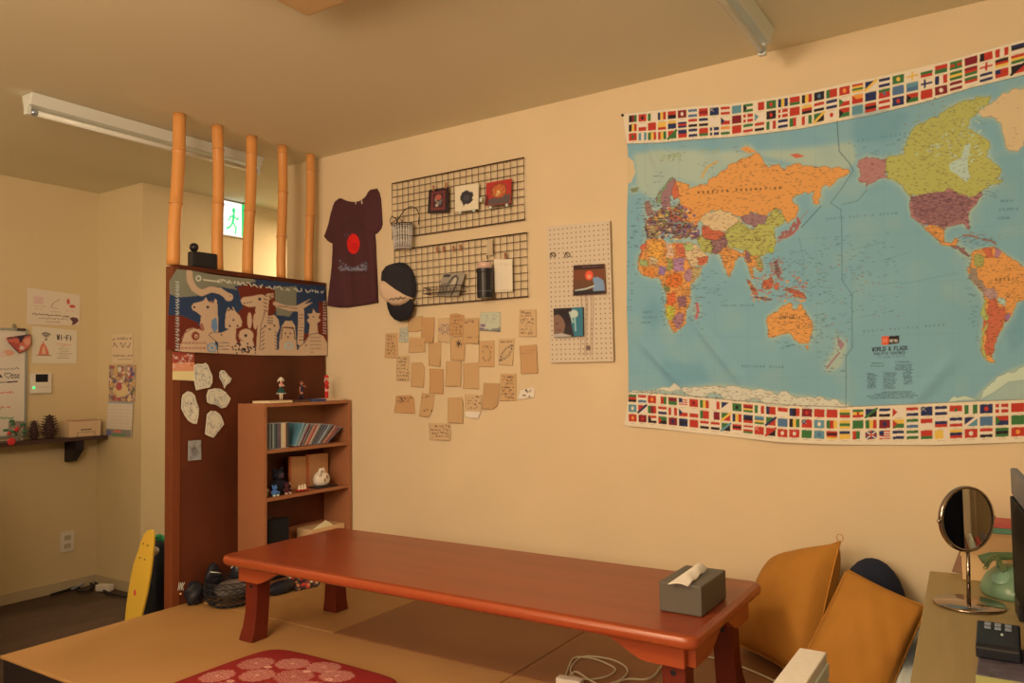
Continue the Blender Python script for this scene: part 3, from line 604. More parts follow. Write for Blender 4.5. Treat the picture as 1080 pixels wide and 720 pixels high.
    # logo and title block
    cv.rect(930, 354.5, 937.5, 363.6, (216, 84, 46)); cv.poly([(937.5,354.4),(948.6,353.8),(948.6,361.6),(937.5,363.2)], (44, 34, 30))
    cv.text('H', 932, 361.5, 4.6, (236, 150, 110), .7); cv.text('HEMA', 938.6, 360.8, 2.7, (214, 184, 150), .55, slope=-.05, wx=.55, sp=.28)
    cv.text('WORLD & FLAGS', 920, 370.3, 3.9, (38, 40, 44), .75, slope=-.045, wx=.5, sp=.245); cv.text('PACIFIC CENTRED', 922, 374.4, 2.5, (50, 58, 62), .5, slope=-.045, wx=.55, sp=.33)
    R2 = random.Random(5)
    cv.scrib(926, 377.3, 955, 1.2, (70, 88, 90), .35, 375.8, R_=R2)
    for x0, y0, n, L in [(918,383.5,2,16),(944,382,5,19),(914,394.5,9,11),(931,393.5,10,15),(952.5,392.3,8,11)]:
        for i in range(n): cv.scrib(x0+R2.uniform(0, 1), y0+i*1.85+(1 if n < 6 and i else 0), x0+L-R2.uniform(0, 3), 1.1, (52, 66, 70), .45, R_=R2)
    for i, (a, b) in enumerate([(930,962),(922,966),(914,969),(918,964)]): cv.scrib(a, 414.2+i*2.1, b, 1.1, (58, 72, 76), .45, 413.2+i*2.1, R_=R2)
    for x in range(664, 1125, 9): 
        y = np.interp(x, [p[0] for p in top_m], [p[1] for p in top_m]); cv.line([(x, y+.2), (x+1.3, y)], (60, 60, 60), .6)
        y = np.interp(x, [p[0] for p in bot_m], [p[1] for p in bot_m]); cv.line([(x, y), (x+1.3, y)], (60, 60, 60), .5)
    cv.line(top_m, (96, 100, 90), .7); cv.line(bot_m, (120, 100, 80), .6)
    # flags
    K = {'r': (184, 52, 34), 'g': (62, 100, 46), 'b': (44, 46, 68), 'w': (228, 192, 144), 'y': (222, 164, 62), 'k': (44, 32, 30), 'o': (226, 130, 50), 'c': (96, 126, 118), 'm': (128, 34, 34), 'l': (82, 102, 112)}
    def flag(x, y, wd, hg, sl, spec):
        def pt(u, v): return (x+u*wd, y+v*hg+sl*u*wd)
        def R(u0, v0, u1, v1, c): cv.poly([pt(u0, v0), pt(u1, v0), pt(u1, v1), pt(u0, v1)], K[c])
        t, c = spec[0], spec[1:]
        if t == 'h':
            for i, k_ in enumerate(c): R(0, i/len(c), 1, (i+1)/len(c), k_)
        elif t == 'v':
            for i, k_ in enumerate(c): R(i/len(c), 0, (i+1)/len(c), 1, k_)
        elif t in 'se':
            R(0, 0, 1, 1, c[0])
            if len(c) > 1: p_ = pt(.5, .5); cv.ell(p_[0], p_[1], wd*.17, hg*.26, K[c[1]])
        elif t == 'i':
            for i in range(3): R(0, i/3, 1, (i+1)/3, c[i])
            p_ = pt(.5, .5); cv.ell(p_[0], p_[1], wd*.12, hg*.2, K[c[3]])
        elif t == 'n': R(0, 0, 1, 1, c[0]); R(.28, 0, .44, 1, c[1]); R(0, .4, 1, .62, c[1])
        elif t == 'x': R(0, 0, 1, 1, c[0]); R(.42, 0, .58, 1, c[1]); R(0, .4, 1, .62, c[1])
        elif t == 't':
            for i, k_ in enumerate(c[1:]): R(0, i/(len(c)-1), 1, (i+1)/(len(c)-1), k_)
            cv.poly([pt(0, 0), pt(.42, .5), pt(0, 1)], K[c[0]])
        elif t == 'u': R(0, 0, 1, 1, c[1]); R(0, 0, .45, .5, c[0]); cv.line([pt(0, 0), pt(.45, .5)], K['w'], .4); cv.line([pt(0, .5), pt(.45, 0)], K['w'], .4)
        elif t == 'z':
            for i in range(7): R(0, i/7, 1, (i+1)/7, c[1+i % 2])
            R(0, 0, .42, .55, c[0])
        elif t == 'd': R(0, 0, 1, 1, c[0]); cv.poly([pt(0, 1), pt(1, 0), pt(1, 1)], K[c[1]]); cv.line([pt(0, 1), pt(1, 0)], K[c[2]], hg*.28)
        elif t == 'f': R(0, 0, 1, 1, 'b'); cv.line([pt(0, 0), pt(1, 1)], K['w'], 1.4); cv.line([pt(0, 1), pt(1, 0)], K['w'], 1.4); cv.line([pt(.5, 0), pt(.5, 1)], K['r'], 1.2); cv.line([pt(0, .5), pt(1, .5)], K['r'], 1.2)
        cv.line([pt(.2, 1.2), pt(.8, 1.2)], (120, 90, 80), .35, .5)
    rows_t = ["vkmg erk vgww vbyr hrk smw ilwlw hrmr ubb hrwr hcc tkgwg vwrr egr vbyb hrrg vkyr skl vgrr ero hrygy dbwy hbwb egy xwy hwgr hrg igrgg hmm vkrr vrwr hbkw smm".split(),
              "vkyr hwr er hyyr hybb hwbrb hrwk hbwk eww tbwr smm nrw tcw skr nrw er hyrk hrwk hbwb tgwr tror hbb igrrl ell hcl nwb vbwr hgyg hmrg xwr hkry hryg smm".split(),
              "srg vcwc vgyr vryg drgg hbr hbwb hrrg nbw howg hrr hgwr hrwk vgwr hbwb vgrw vrwg dgky ewr tkrg ecc hrkr hrwr ebr tkrg err smw hmwm igrwr hbwb zbrr dkrk smm".split()]
    rows_b = ["hgrk hrwl ero vwrg hmg zbwr srm vgyr vwwr dbww egk hrmyg vgwr vbrr hrw vbkr smr err vrr hygr igyrr dbkg hbwk trww hrwb ubb hbwb irrwg vgwg ebr nrw err".split(),
              "ecw drwb vgmr hrwb vrwr tbwr hwr vgrr vwmm dgry vbyr hbkr hclyg dgrb ell vkyg ubr ecw vgry hygy egg vgyr smb tryg hgwl hrw hwbr hbwr dbcw ell tgrb egg".split(),
              "ero emr tkrwk trgk smb nbk err hrwk hrwk dgkc hrkrw hrwrg urr drkr erw erw egg ecl hrkry hbyy vrgw f zbrw hbwb hgwg hrrg vyyw hybr erw hrwk hgkg".split()]
    def band(top, bot, rows, ts):
        for r, (t0, t1) in zip(rows, ts):
            for i in range(35):
                spec = r[i % len(r)]; xw = -1.338+i*.0435
                T0 = np.array(top); B0 = np.array(bot)
                # pixel of this column on the wall
                px0 = np.interp(xw, XT, PXT); px1 = np.interp(xw+.0358, XT, PXT)
                yt = np.interp(px0, T0[:, 0], T0[:, 1]); yb = np.interp(px0, B0[:, 0], B0[:, 1]); yt1 = np.interp(px1, T0[:, 0], T0[:, 1])
                flag(px0, yt+(yb-yt)*t0, px1-px0, (yb-yt)*(t1-t0), (yt1-yt)/(px1-px0), spec)
    PXT = np.arange(650, 1130, 5.0); XT = np.array([P(1, 2.99, x, 250)[0] for x in PXT])
    band(top_c, top_m, rows_t, [(.08, .31), (.375, .61), (.67, .905)])
    band(bot_m, bot_c, rows_b, [(.08, .29), (.365, .58), (.645, .855)])
    # cloth geometry
    nu, nv = 800, 640; K0 = .010
    def curve(c): q = np.array([P(1, 3-K0, *p) for p in c]); return q[:, 0], q[:, 2]
    xt, zt = curve(top_c); xb, zb = curve(bot_c); xs0 = P(1, 3-K0, 656.5, 120)[0]; xs1 = .205; xm0 = P(1, 3-K0, 661.5, 300)[0]; xbl = P(1, 3-K0, 658.5, 448)[0]
    S, T = np.meshgrid(np.linspace(0, 1, nu), np.linspace(0, 1, nv)); left = np.interp(T[:, :1], [0, .12, .5, .9, 1], [xs0, xs0+.022, xm0, xm0-.002, xbl])
    X = left*(1-S)+xs1*S; Z = np.interp(X, xt, zt)*(1-T)+np.interp(X, xb, zb)*T
    def ridge(px0, py0, px1, py1, wd, amp):
        a = P(1, 2.99, px0, py0)[[0, 2]]; b = P(1, 2.99, px1, py1)[[0, 2]]; e = b-a
        t = np.clip(((X-a[0])*e[0]+(Z-a[1])*e[1])/(e@e), 0, 1); d = np.hypot(X-a[0]-t*e[0], Z-a[1]-t*e[1])
        return amp*np.exp(-(d/wd)**2)*(np.sin(PI*np.clip(t*.9+.05, 0, 1)))
    Y = K0+.004*np.sin(X*11+Z*3)+.003*np.sin(Z*17-X*5)+.004*(1-T)
    Y = Y+ridge(730, 338, 790, 412, .018, .013)+ridge(672, 355, 722, 408, .022, .016)+ridge(684, 150, 702, 190, .02, .012)+ridge(1010, 372, 955, 432, .025, .012)+ridge(664, 160, 690, 300, .02, .006)+ridge(900, 250, 910, 400, .03, .006)+ridge(1060, 200, 1040, 120, .03, .006)+ridge(950, 205, 880, 190, .02, .005)
    Y = np.maximum(Y, .004)
    F = np.stack([X, 3-Y, Z], -1); mb = MB()
    V = F[::-1].reshape(-1, 3); Vb = V+np.array([0, .0008, 0])
    idx = np.arange(nu*nv).reshape(nv, nu); q = np.stack([idx[:-1, :-1], idx[:-1, 1:], idx[1:, 1:], idx[1:, :-1]], -1).reshape(-1, 4)
    ring = np.concatenate([idx[0], idx[1:, -1], idx[-1, -2::-1], idx[-2:0:-1, 0]]); r2 = np.roll(ring, -1); N = nu*nv
    allf = np.concatenate([q, q[:, ::-1]+N, np.stack([r2, ring, ring+N, r2+N], -1)])
    me = bpy.data.meshes.new('wall_map'); allv = np.concatenate([V, Vb]); org = np.array([-.6, 2.99, .98])
    me.vertices.add(len(allv)); me.vertices.foreach_set('co', (allv-org).astype(np.float32).ravel())
    me.loops.add(allf.size); me.loops.foreach_set('vertex_index', allf.astype(np.int32).ravel())
    me.polygons.add(len(allf)); me.polygons.foreach_set('loop_start', np.arange(0, allf.size, 4, dtype=np.int32))
    try: me.polygons.foreach_set('loop_total', np.full(len(allf), 4, np.int32))
    except Exception: pass
    me.update(calc_edges=True)
    Q = V-CAM; Q = np.stack([X, np.full_like(X, 3-K0), Z], -1)[::-1].reshape(-1, 3)-CAM
    z = Q@FW; px = 540+FPX*(Q@RT)/z; py = 360-FPX*(Q@UP)/z
    c = cv.sample(px, py, cv.lin('wall')); c4 = np.ones((len(allv), 4), np.float32); c4[:N, :3] = c; c4[N:, :3] = c
    me.color_attributes.new('col', 'FLOAT_COLOR', 'POINT').data.foreach_set('color', c4.ravel())
    me.materials.append(vmat('printed_cloth', .85, weave=900)); me.polygons.foreach_set('use_smooth', [True]*len(me.polygons)); me.validate()
    o = bpy.data.objects.new('world_map', me); COL.objects.link(o); o.location = org
    tag(o, 'large cloth world map with rows of flags above and below, hanging on the wall', 'map')
    pin = MB().ball(P(1, 2.985, 656.5, 121.5), (.006, .006, .006), 10).build('push_pin', m_black, None, loc=P(1, 2.985, 656.5, 121.5)); tag(pin, 'small black push pin at the upper left corner of the world map', 'pin')
build_map()

# ================================================================== long low table
m_table = mat('red_brown_lacquer', (120, 47, 18), 'top', .30, noise=.5, nscale=5, dark=.75, stretch=(.25, 3, 3), spec=.35, coat=.08)
m_tedge = mat('orange_brown_lacquer', (154, 60, 24), 'wall', .30, noise=.4, nscale=5, dark=.8, stretch=(.25, 3, 3), spec=.5, coat=.2)
m_leg = mat('dark_red_brown_leg', (100, 27, 11), 'wall', .45, noise=.4, nscale=5, dark=.8, stretch=(3, 3, .3), spec=.4)
TX0, TX1, TY0, TY1, TZ = -2.555, -.695, 1.890, 2.500, .610
tb = thing('low_table', 'long low red-brown lacquered table with flared legs on the tan mats', 'table', ((TX0+TX1)/2, (TY0+TY1)/2, .28))
mb = MB(); prof = [(.010, TZ), (.0, TZ-.004), (-.006, TZ-.016), (-.004, TZ-.030), (.006, TZ-.038), (.030, TZ-.040)]
rings = []
for ins, z in prof:
    q = []
    for cx, cy, a0 in ((TX1-.03, TY1-.03, 0), (TX0+.03, TY1-.03, 90), (TX0+.03, TY0+.03, 180), (TX1-.03, TY0+.03, 270)):
        for k in range(6):
            a = math.radians(a0+k*18); q.append((cx+(.03-ins)*math.cos(a), cy+(.03-ins)*math.sin(a), z))
    rings.append(q)
n = len(rings[0]); vs = [v for q in rings for v in q]
fs = [(i*n+k, (i+1)*n+k, (i+1)*n+(k+1) % n, i*n+(k+1) % n) for i in range(len(rings)-1) for k in range(n)]
mb.add(vs, [tuple(range(n))]+fs+[tuple((len(rings)-1)*n+k for k in range(n))[::-1]])
o = mb.build('tabletop', m_table, tb); o.data.materials.append(m_tedge)
for p_ in o.data.polygons: p_.material_index = 0 if p_.normal.z > .9 else 1; p_.use_smooth = p_.normal.z < .9 and p_.normal.z > -.9
# aprons with scrolled ends near each leg
zb_ = TZ-.041
def apron(a, sgn, axis, pos, th):
    """scrolled bracket board starting at a corner and running inwards under the top"""
    L = .235; h1, h2 = .060, .006; top = [(0, 0), (L, 0)]; low = [(0, h1), (.105, h1)]+[(.105+(L-.105)*t, h1-(h1-h2)*(t**1.35)*(1+.25*math.sin(t*PI))) for t in np.linspace(.1, 1, 9)]
    n = len(low); f3 = (lambda u, w_, v: (u, w_, v)) if axis == 0 else (lambda u, w_, v: (w_, u, v)); V = []; F = []
    for u, d in low:
        for w_ in (pos-th/2, pos+th/2): V.append(f3(a+sgn*u, w_, zb_)); V.append(f3(a+sgn*u, w_, zb_-d))
    for i in range(n-1):
        k = i*4; m_ = k+4; F += [(k, k+1, m_+1, m_), (k+2, m_+2, m_+3, k+3), (k+1, k+3, m_+3, m_+1), (k, m_, m_+2, k+2)]
    F += [(0, 2, 3, 1), ((n-1)*4, (n-1)*4+1, (n-1)*4+3, (n-1)*4+2)]
    mb = MB().add(V, F); o = mb.build('corner_bracket', m_tedge, tb)
    bm = bmesh.new(); bm.from_mesh(o.data); bmesh.ops.recalc_face_normals(bm, faces=bm.faces); bm.to_mesh(o.data); bm.free()
LI = .045
for yy in (TY0+LI+.011, TY1-LI-.011): apron(TX0+LI, 1, 0, yy, .022); apron(TX1-LI, -1, 0, yy, .022)
for xx in (TX0+LI-.012, TX1-LI+.012): apron(TY0+LI+.023, 1, 1, xx, .022); apron(TY1-LI-.023, -1, 1, xx, .022)
for sx, sy in ((0, 0), (1, 0), (0, 1), (1, 1)):
    cx = TX1-LI-.040 if sx else TX0+LI+.040; cy = TY1-LI-.058 if sy else TY0+LI+.058; ox = 1 if sx else -1; oy = 1 if sy else -1
    vs = []; fs = []; prof = [(zb_-.001, .033, 0), (.50, .033, 0), (.44, .032, .001), (.38, .032, .003), (.33, .034, .007), (.295, .037, .012), (.281, .038, .013)]
    for z, h, s_ in prof: vs += [(cx+ox*s_+u*h, cy+oy*s_+v*h, z) for u, v in ((-1, -1), (1, -1), (1, 1), (-1, 1))]
    fs = [(i*4+k, (i+1)*4+k, (i+1)*4+(k+1) % 4, i*4+(k+1) % 4) for i in range(len(prof)-1) for k in range(4)]+[(0, 1, 2, 3), tuple(range(4*len(prof)-1, 4*len(prof)-5, -1))]
    lg = MB().add(vs, fs).build('leg', m_leg, tb, bevel=.004)
    MB().lathe([(.001, -.004), (.008, -.004), (.008, .002), (.001, .003)], (cx, cy+oy*(-1 if False else 1)*0-.032, zb_-.085), 12, Matrix.Rotation(PI/2, 3, 'X')).build('bolt', m_black, lg)

# tissue box
tx0, tx1, ty0, ty1 = -.852, -.730, 2.050, 2.262
ts = thing('tissue_box', 'grey rectangular tissue box with a white tissue at the right end of the long table', 'tissue box', ((tx0+tx1)/2, (ty0+ty1)/2, TZ))
mb = MB().box(tx0, tx1, ty0, ty1, TZ+.001, TZ+.083)
mb.build('box_body', mat('grey_plastic', (91, 73, 52), 'wall', .5), ts, bevel=.004, seg=3)
cxm = (tx0+tx1)/2-.004; MB().lathe([(.0005, 0), (.052, 0), (.052, .0008), (.0005, .001)], (cxm, (ty0+ty1)/2, TZ+.0831), 28, sq=(.42, 1.4)).build('slot', mat('slot_dark', (60, 52, 44), 'wall', .8), ts)
S_, T_ = np.meshgrid(np.linspace(0, 1, 16), np.linspace(0, 1, 24)); zt0 = TZ+.0855
A_, B_, C_, D_ = P(2, zt0, 704.5, 615.5), P(2, zt0, 725.5, 617.5), P(2, zt0+.004, 746, 601.5), P(2, zt0+.026, 735, 594.5)
F_ = (A_*(1-S_[..., None])+B_*S_[..., None])*(1-T_[..., None])+(D_*(1-S_[..., None])+C_*S_[..., None])*T_[..., None]
X, Y = F_[..., 0], F_[..., 1]; Z = F_[..., 2]+.012*np.sin(PI*S_*.9)*(.3+.7*T_)+.0025*np.sin(T_*16+S_*4)*S_
mb = MB().grid(np.stack([X, Y, Z], -1)); o = mb.build('tissue', mat('white_tissue', (224, 205, 172), 'wall', .9), ts, smooth=True, label='white tissue standing out of the slot'); md = o.modifiers.new('s', 'SOLIDIFY'); md.thickness = .0015

# ================================================================== bookshelf
m_shelf = mat('light_brown_shelf_board', (144, 80, 42), 'part', .5, noise=.2, nscale=10, dark=.85, stretch=(1, 1, .2))
BY0, BY1, BX0, BX1, BZ0, BZ1 = 2.420, 2.990, -3.147, -2.958, .280, 1.160
bs = thing('bookshelf', 'open light brown bookshelf standing against the partition beside the wall', 'bookshelf', ((BX0+BX1)/2, (BY0+BY1)/2, BZ0))
MB().box(BX0, BX1, BY0, BY0+.018, BZ0, BZ1).build('side_panel', m_shelf, bs, bevel=.001)
MB().box(BX0, BX1, BY1-.018, BY1, BZ0, BZ1).build('side_panel', m_shelf, bs, bevel=.001)
SH = [.300, .716, .940]
for z, nme in ((BZ1-.001, 'top_panel'), (SH[2], 'shelf_board'), (SH[1], 'shelf_board'), (.315, 'bottom_panel')):
    MB().box(BX0, BX1-.001, BY0+.0185, BY1-.0185, z-.016, z).build(nme, m_shelf, bs, bevel=.001)
MB().box(BX0, BX0+.004, BY0+.0185, BY1-.0185, SH[2], BZ1-.017).build('back_panel', m_shelf, bs)
MB().box(BX0, BX0+.012, BY0+.0185, BY1-.0185, .316, .520).build('lower_back_panel', m_shelf, bs)

# discs cases: upright, then leaning
def case(y, lean, th, rgb, rgb2, label, xf, hgt=.124, z0=None):
    z0 = SH[2] if z0 is None else z0
    t = thing('cd_case', label, 'CD case', (xf-.07, y, z0+.0006+th*math.sin(abs(lean))), 'CD cases on the upper shelf')
    m1 = mat('case_spine_%d_%d_%d' % rgb, rgb, 'part', .3); m2 = mat('clear_case_edge', (150, 130, 110), 'part', .15, spec=.7)
    t.rotation_euler = (-lean, 0, 0)
    b = MB().box(-.070, .070, 0, th, 0, hgt); o = b.build('case', m2, None, bevel=.0006); o.parent = t
    b = MB().box(.0705, .0711, .0012, th-.0012, .003, hgt-.003); o = b.build('spine_label', m1, None); o.parent = t
    b = MB().box(-.066, .066, th*.999, th+.0004, .004, hgt-.004) if False else MB().box(-.066, .066, -.0005, -.0001, .004, hgt-.004)
    o = b.build('cover', mat('case_cover_%d_%d_%d' % rgb2, rgb2, 'part', .3), None); o.parent = t
    return t
cols = [(70,64,52),(120,112,92),(40,40,38),(96,92,78),(34,48,46),(130,124,100),(44,70,62),(30,34,36),(86,60,62),(78,50,54),(196,160,110),(214,176,120),(206,150,90),(60,40,30),(52,44,40)]
names = ['dark olive','pale grey','black','grey','deep teal','light grey-green','green','near-black','dusky purple','dark plum','cream','yellowish cream','light tan','dark brown','charcoal']
y = BY0+.022
ords = ['first','second','third','fourth','fifth','sixth','seventh','eighth','ninth','tenth','eleventh','twelfth','thirteenth','fourteenth','fifteenth']
for i, (c, nm) in enumerate(zip(cols, names)):
    case(y, 0, .0096, c, (90, 80, 60), '%s spined upright CD case, %s from the left on the upper shelf' % (nm, ords[i]), -2.985); y += .0101
lean = [(.30, (92,124,110), 'teal fronted'), (.36, (150,140,120), 'silver-grey'), (.40, (110,40,44), 'wine red'), (.42, (70,62,40), 'olive'), (.44, (188,110,70), 'salmon'), (.46, (170,52,40), 'bright red'), (.48, (190,150,110), 'beige'),
        (.50, (50,54,44), 'dark green'), (.52, (56,50,52), 'black-grey'), (.55, (74,70,80), 'slate'), (.58, (150,146,150), 'pale silver'), (.62, (60,36,24), 'dark brown leaning'), (.68, (190,104,58), 'orange'), (.74, (140,40,30), 'deep red'), (.80, (36,30,34), 'black')]
y += .040
for i, (a, c, nm) in enumerate(lean):
    a = .46+.50*(a-.30)/.50
    yy = y; case(yy, a, .0096, c, (84, 112, 104) if i == 0 else (90, 70, 60), '%s CD case leaning to the right, %s of the leaning ones' % (nm, ords[i]), -2.985); y += .0101/math.cos(a)+.0012+(.004 if i in (2, 6, 10) else 0)
yy = BY1-.018-.130
# flat cases on top of the shelf
for (ya, yb, c, lab) in [(.045, .185, (206,160,104), 'cream flat case lying on the bookshelf under the green skirted figurine'), (.190, .300, (70,40,28), 'dark brown flat case lying on the bookshelf top, in the middle'), (.305, .405, (42,58,90), 'dark blue flat case lying on the bookshelf top'), (.410, .530, (196,150,100), 'cream flat case lying under the red figurine near the wall')]:
    o = MB().box(-3.095, -2.972, BY0+ya, BY0+yb, BZ1, BZ1+.011).build('flat_case', mat('flat_case_%d' % c[0], c, 'part', .3), None, bevel=.001, loc=(-3.03, BY0+(ya+yb)/2, BZ1))
    tag(o, lab, 'case', 'flat cases under the figurines')

# figurines (plain small dolls)
def figurine(label, y, x, H, skin, hair, top, low, leg, pose):
    z = BZ1+.0115; t = thing('figurine', label, 'figurine', (x, y, z), 'figurines on top of the bookshelf'); s = H/.16
    ms = lambda c, k: mat('doll_%s_%d_%d_%d' % ((k,)+c), c, 'wall', .4)
    V = lambda a, b, c_: (x+a*s, y+b*s, z+c_*s)
    b = MB()
    b.tube([V(0,-.008,.002), V(0,-.008,.035), V(0,-.007,.070)], .005*s, 10, taper=[.0035*s, .0052*s, .0072*s]); b.tube([V(0,.008,.002), V(0,.008,.035), V(0,.007,.070)], .005*s, 10, taper=[.0035*s, .0052*s, .0072*s])
    b.lathe([(.010*s, .066*s), (.0125*s, .072*s), (.0085*s, .086*s), (.0115*s, .100*s), (.0125*s, .108*s), (.005*s, .116*s), (.0042*s, .124*s)], (x, y, z), 14, sq=(.8, 1.1))
    b.ball(V(0, 0, .134), (.0125*s, .0125*s, .0145*s), 16)
    for pts in pose: b.tube([V(*q) for q in pts], .0033*s, 8, taper=[.0040*s, .0034*s, .0028*s][:len(pts)])
    o = b.build('body', ms(skin, 'skin'), t, smooth=True)
    for sg in (-1, 1): MB().ball(V(.0118, .005*sg, .135), (.0012*s, .0018*s, .0024*s), 8).build('eye', m_black, t, smooth=True)
    h = MB().ball(V(-.002, 0, .139), (.0150*s, .0155*s, .0145*s), 16)
    if leg is None:
        for sg in (-1, 1): h.tube([V(0, .012*sg, .142), V(-.002, .022*sg, .135), V(-.004, .026*sg, .120)], .004*s, 8, taper=[.005*s, .005*s, .002*s])
    h.build('hair', ms(hair, 'hair'), t, smooth=True)
    MB().lathe([(.0095*s, .084*s), (.0135*s, .096*s), (.0140*s, .106*s), (.0062*s, .1165*s)], (x, y, z), 16, sq=(.85, 1.12)).build('top', ms(top, 'top'), t, smooth=True)
    if low[1] == 'skirt': MB().lathe([(.0100*s, .089*s), (.0160*s, .078*s), (.0250*s, .060*s), (.0330*s, .046*s), (.0325*s, .044*s), (.024*s, .058*s)], (x, y, z), 24).build('skirt', ms(low[0], 'skirt'), t, smooth=True, label='dark green flared skirt'); MB().lathe([(.0325*s, .0425*s), (.0340*s, .0425*s), (.0340*s, .0465*s), (.0325*s, .0465*s)], (x, y, z), 24).build('hem_frill', ms((220,200,160), 'frill'), t, smooth=True)
    else: MB().lathe([(.0105*s, .060*s), (.0150*s, .070*s), (.0145*s, .078*s), (.0095*s, .086*s)], (x, y, z), 16, sq=(.9, 1.1)).build('shorts', ms(low[0], 'shorts'), t, smooth=True)
    if leg:
        for sg in (-1, 1): MB().tube([V(0, .008*sg, .001), V(0, .008*sg, .03), V(0, .008*sg, .045)], .005*s, 10, taper=[.0052*s, .0060*s, .0066*s]).build('boot', ms(leg, 'boot'), t, smooth=True)
    return t
fy = lambda px: P(0, -3.03, px, 400)[1]
figurine('small pale haired doll in a green flared skirt on the bookshelf', fy(296.5), -3.03, .118, (222,176,130), (232,200,140), (214,120,90), ((30,60,46), 'skirt'), None, [[(.0,-.012,.106),(.010,-.018,.094),(.014,-.004,.098)],[(.0,.012,.106),(.010,.018,.094),(.014,.004,.098)]])
figurine('small dark coated doll with raised arm in the middle of the bookshelf top', fy(318), -3.03, .098, (200,120,80), (120,60,34), (44,30,44), ((36,30,48), 'shorts'), (36,28,40), [[(.0,-.012,.106),(.006,-.024,.090),(.010,-.026,.066)],[(.0,.012,.106),(.006,.026,.112),(.008,.040,.096)]])
figurine('small red haired doll in red outfit and red boots beside the wall', fy(344.5), -3.03, .128, (222,150,116), (190,40,30), (200,44,34), ((180,36,30), 'shorts'), (206,40,34), [[(.0,-.012,.106),(.004,-.026,.112),(.004,-.016,.134)],[(.0,.012,.106),(.004,.022,.092),(.006,.012,.078)]])

# second shelf: two boards with a woven pattern, white round ornament, soft toys, red dish
z = SH[1]+.0005
cvb = Canvas(0, 0, 1, 1, 60, (176, 112, 62))
for i in range(14):
    for j in range(20): cvb.line([(.12+i*.055, .1+j*.045), (.14+i*.055, .08+j*.045)], (206, 150, 92) if (i+j) % 2 else (140, 84, 44), .018)
cvb.rect(0, 0, .10, 1, (170, 84, 44))
for (pa, pb, pc, pd, lab) in [((305.5,481.5),(323,481),(323,509.5),(305.5,512.5),'left of two brown woven pattern boards standing on the middle shelf'), ((323.7,479.5),(346,477.5),(346,506),(323.7,509),'right brown woven pattern board standing behind the white round ornament')]:
    xq = -3.085; c4 = [P(0, xq, *q) for q in (pa, pb, pc, pd)]
    for c_ in (c4[2], c4[3]): c_[2] = z
    o = sheet('pattern_board', c4, cvb, 'part', .012, 24, 24, m=vmat('woven_print', .7), loc=(xq, c4[3][1], z)); tag(o, lab, 'board', 'woven pattern boards on the middle shelf')
p = P(0, -3.02, 339, 500)
wo = thing('ornament', 'round white ceramic bird ornament with brown marks on a black tray, middle shelf', 'ornament', (-3.02, p[1], z+.008))
b = MB().lathe([(.012, .001), (.036, .003), (.046, .018), (.047, .036), (.040, .056), (.026, .070), (.010, .076), (.002, .077)], (-3.02, p[1], z+.008), 28, sq=(.75, 1.05))
b.build('body', mat('white_ceramic', (222, 192, 148), 'part', .2, spec=.6), wo, smooth=True)
MB().tube([(-3.005, p[1]-.020, z+.055), (-3.0, p[1]-.034, z+.075), (-2.995, p[1]-.030, z+.094), (-2.99, p[1]-.014, z+.094), (-2.985, p[1]-.012, z+.082)], .008, 12, taper=[.012, .010, .009, .009, .004]).build('neck', mat('white_ceramic', None), wo, smooth=True)
for dy, dz in ((-.008, .030), (.006, .044)): MB().ball((-2.986+dz*-.02, p[1]+dy, z+dz+.008), (.004, .005, .011), 12).build('brown_mark', mat('brown_glaze', (120, 76, 44), 'part', .3), wo, smooth=True, label='brown painted mark')
o = MB().box(-3.06, -2.975, p[1]-.062, p[1]+.072, z, z+.007).build('tray', m_black, None, bevel=.002, loc=(-3.02, p[1], z)); tag(o, 'flat black tray under the white round ornament on the middle shelf', 'tray')
p = P(0, -3.0, 318, 513)
rd = thing('dish', 'small red dish with tiny cream figures in front of the woven boards', 'dish', (-2.995, p[1], z))
MB().lathe([(.018, 0), (.034, .004), (.044, .011), (.042, .012), (.030, .007), (.002, .006)], (-2.995, p[1], z), 24, sq=(.6, 1)).build('bowl', mat('red_lacquer_dish', (170, 40, 26), 'part', .3), rd, smooth=True)
for k, dy in enumerate((-.018, .0, .018)): MB().lathe([(.002, .005), (.008, .006), (.009, .014), (.005, .022), (.006, .028), (.001, .033)], (-2.995, p[1]+dy, z), 12).build('tiny_figure', mat('cream_clay', (222, 180, 120), 'part', .5), rd, smooth=True)
# soft toys
def toy(label, x, y, zz, s, body, face, extra=None):
    t = thing('soft_toy', label, 'soft toy', (x, y, zz), 'soft toys on the middle shelf')
    m1 = mat('plush_%d_%d_%d' % body, body, 'part', .95, noise=.5, nscale=90, dark=.6, bump=.6); m2 = mat('plush_%d_%d_%d' % face, face, 'part', .9)
    b = MB().ball((x, y, zz+.030*s), (.024*s, .030*s, .030*s), 16); b.build('body', m1, t, smooth=True)
    MB().ball((x+.004, y, zz+.072*s), (.020*s, .024*s, .020*s), 16).build('head', m1, t, smooth=True)
    MB().ball((x+.016*s, y, zz+.070*s), (.010*s, .014*s, .012*s), 12).build('muzzle', m2, t, smooth=True)
    for sg in (-1, 1):
        MB().ball((x, y+sg*.018*s, zz+.092*s), (.006*s, .008*s, .009*s), 10).build('ear', m1, t, smooth=True)
        MB().tube([(x, y+sg*.022*s, zz+.046*s), (x+.012*s, y+sg*.034*s, zz+.034*s), (x+.024*s, y+sg*.034*s, zz+.024*s)], .008*s, 10).build('arm', m1, t, smooth=True)
        MB().tube([(x, y+sg*.014*s, zz+.010*s), (x+.020*s, y+sg*.020*s, zz+.009*s), (x+.034*s, y+sg*.022*s, zz+.010*s)], .009*s, 10).build('foot', m2 if extra else m1, t, smooth=True)
        MB().ball((x+.021*s, y+sg*.009*s, zz+.078*s), .0022*s, 8).build('eye', m_black, t, smooth=True)
    return t
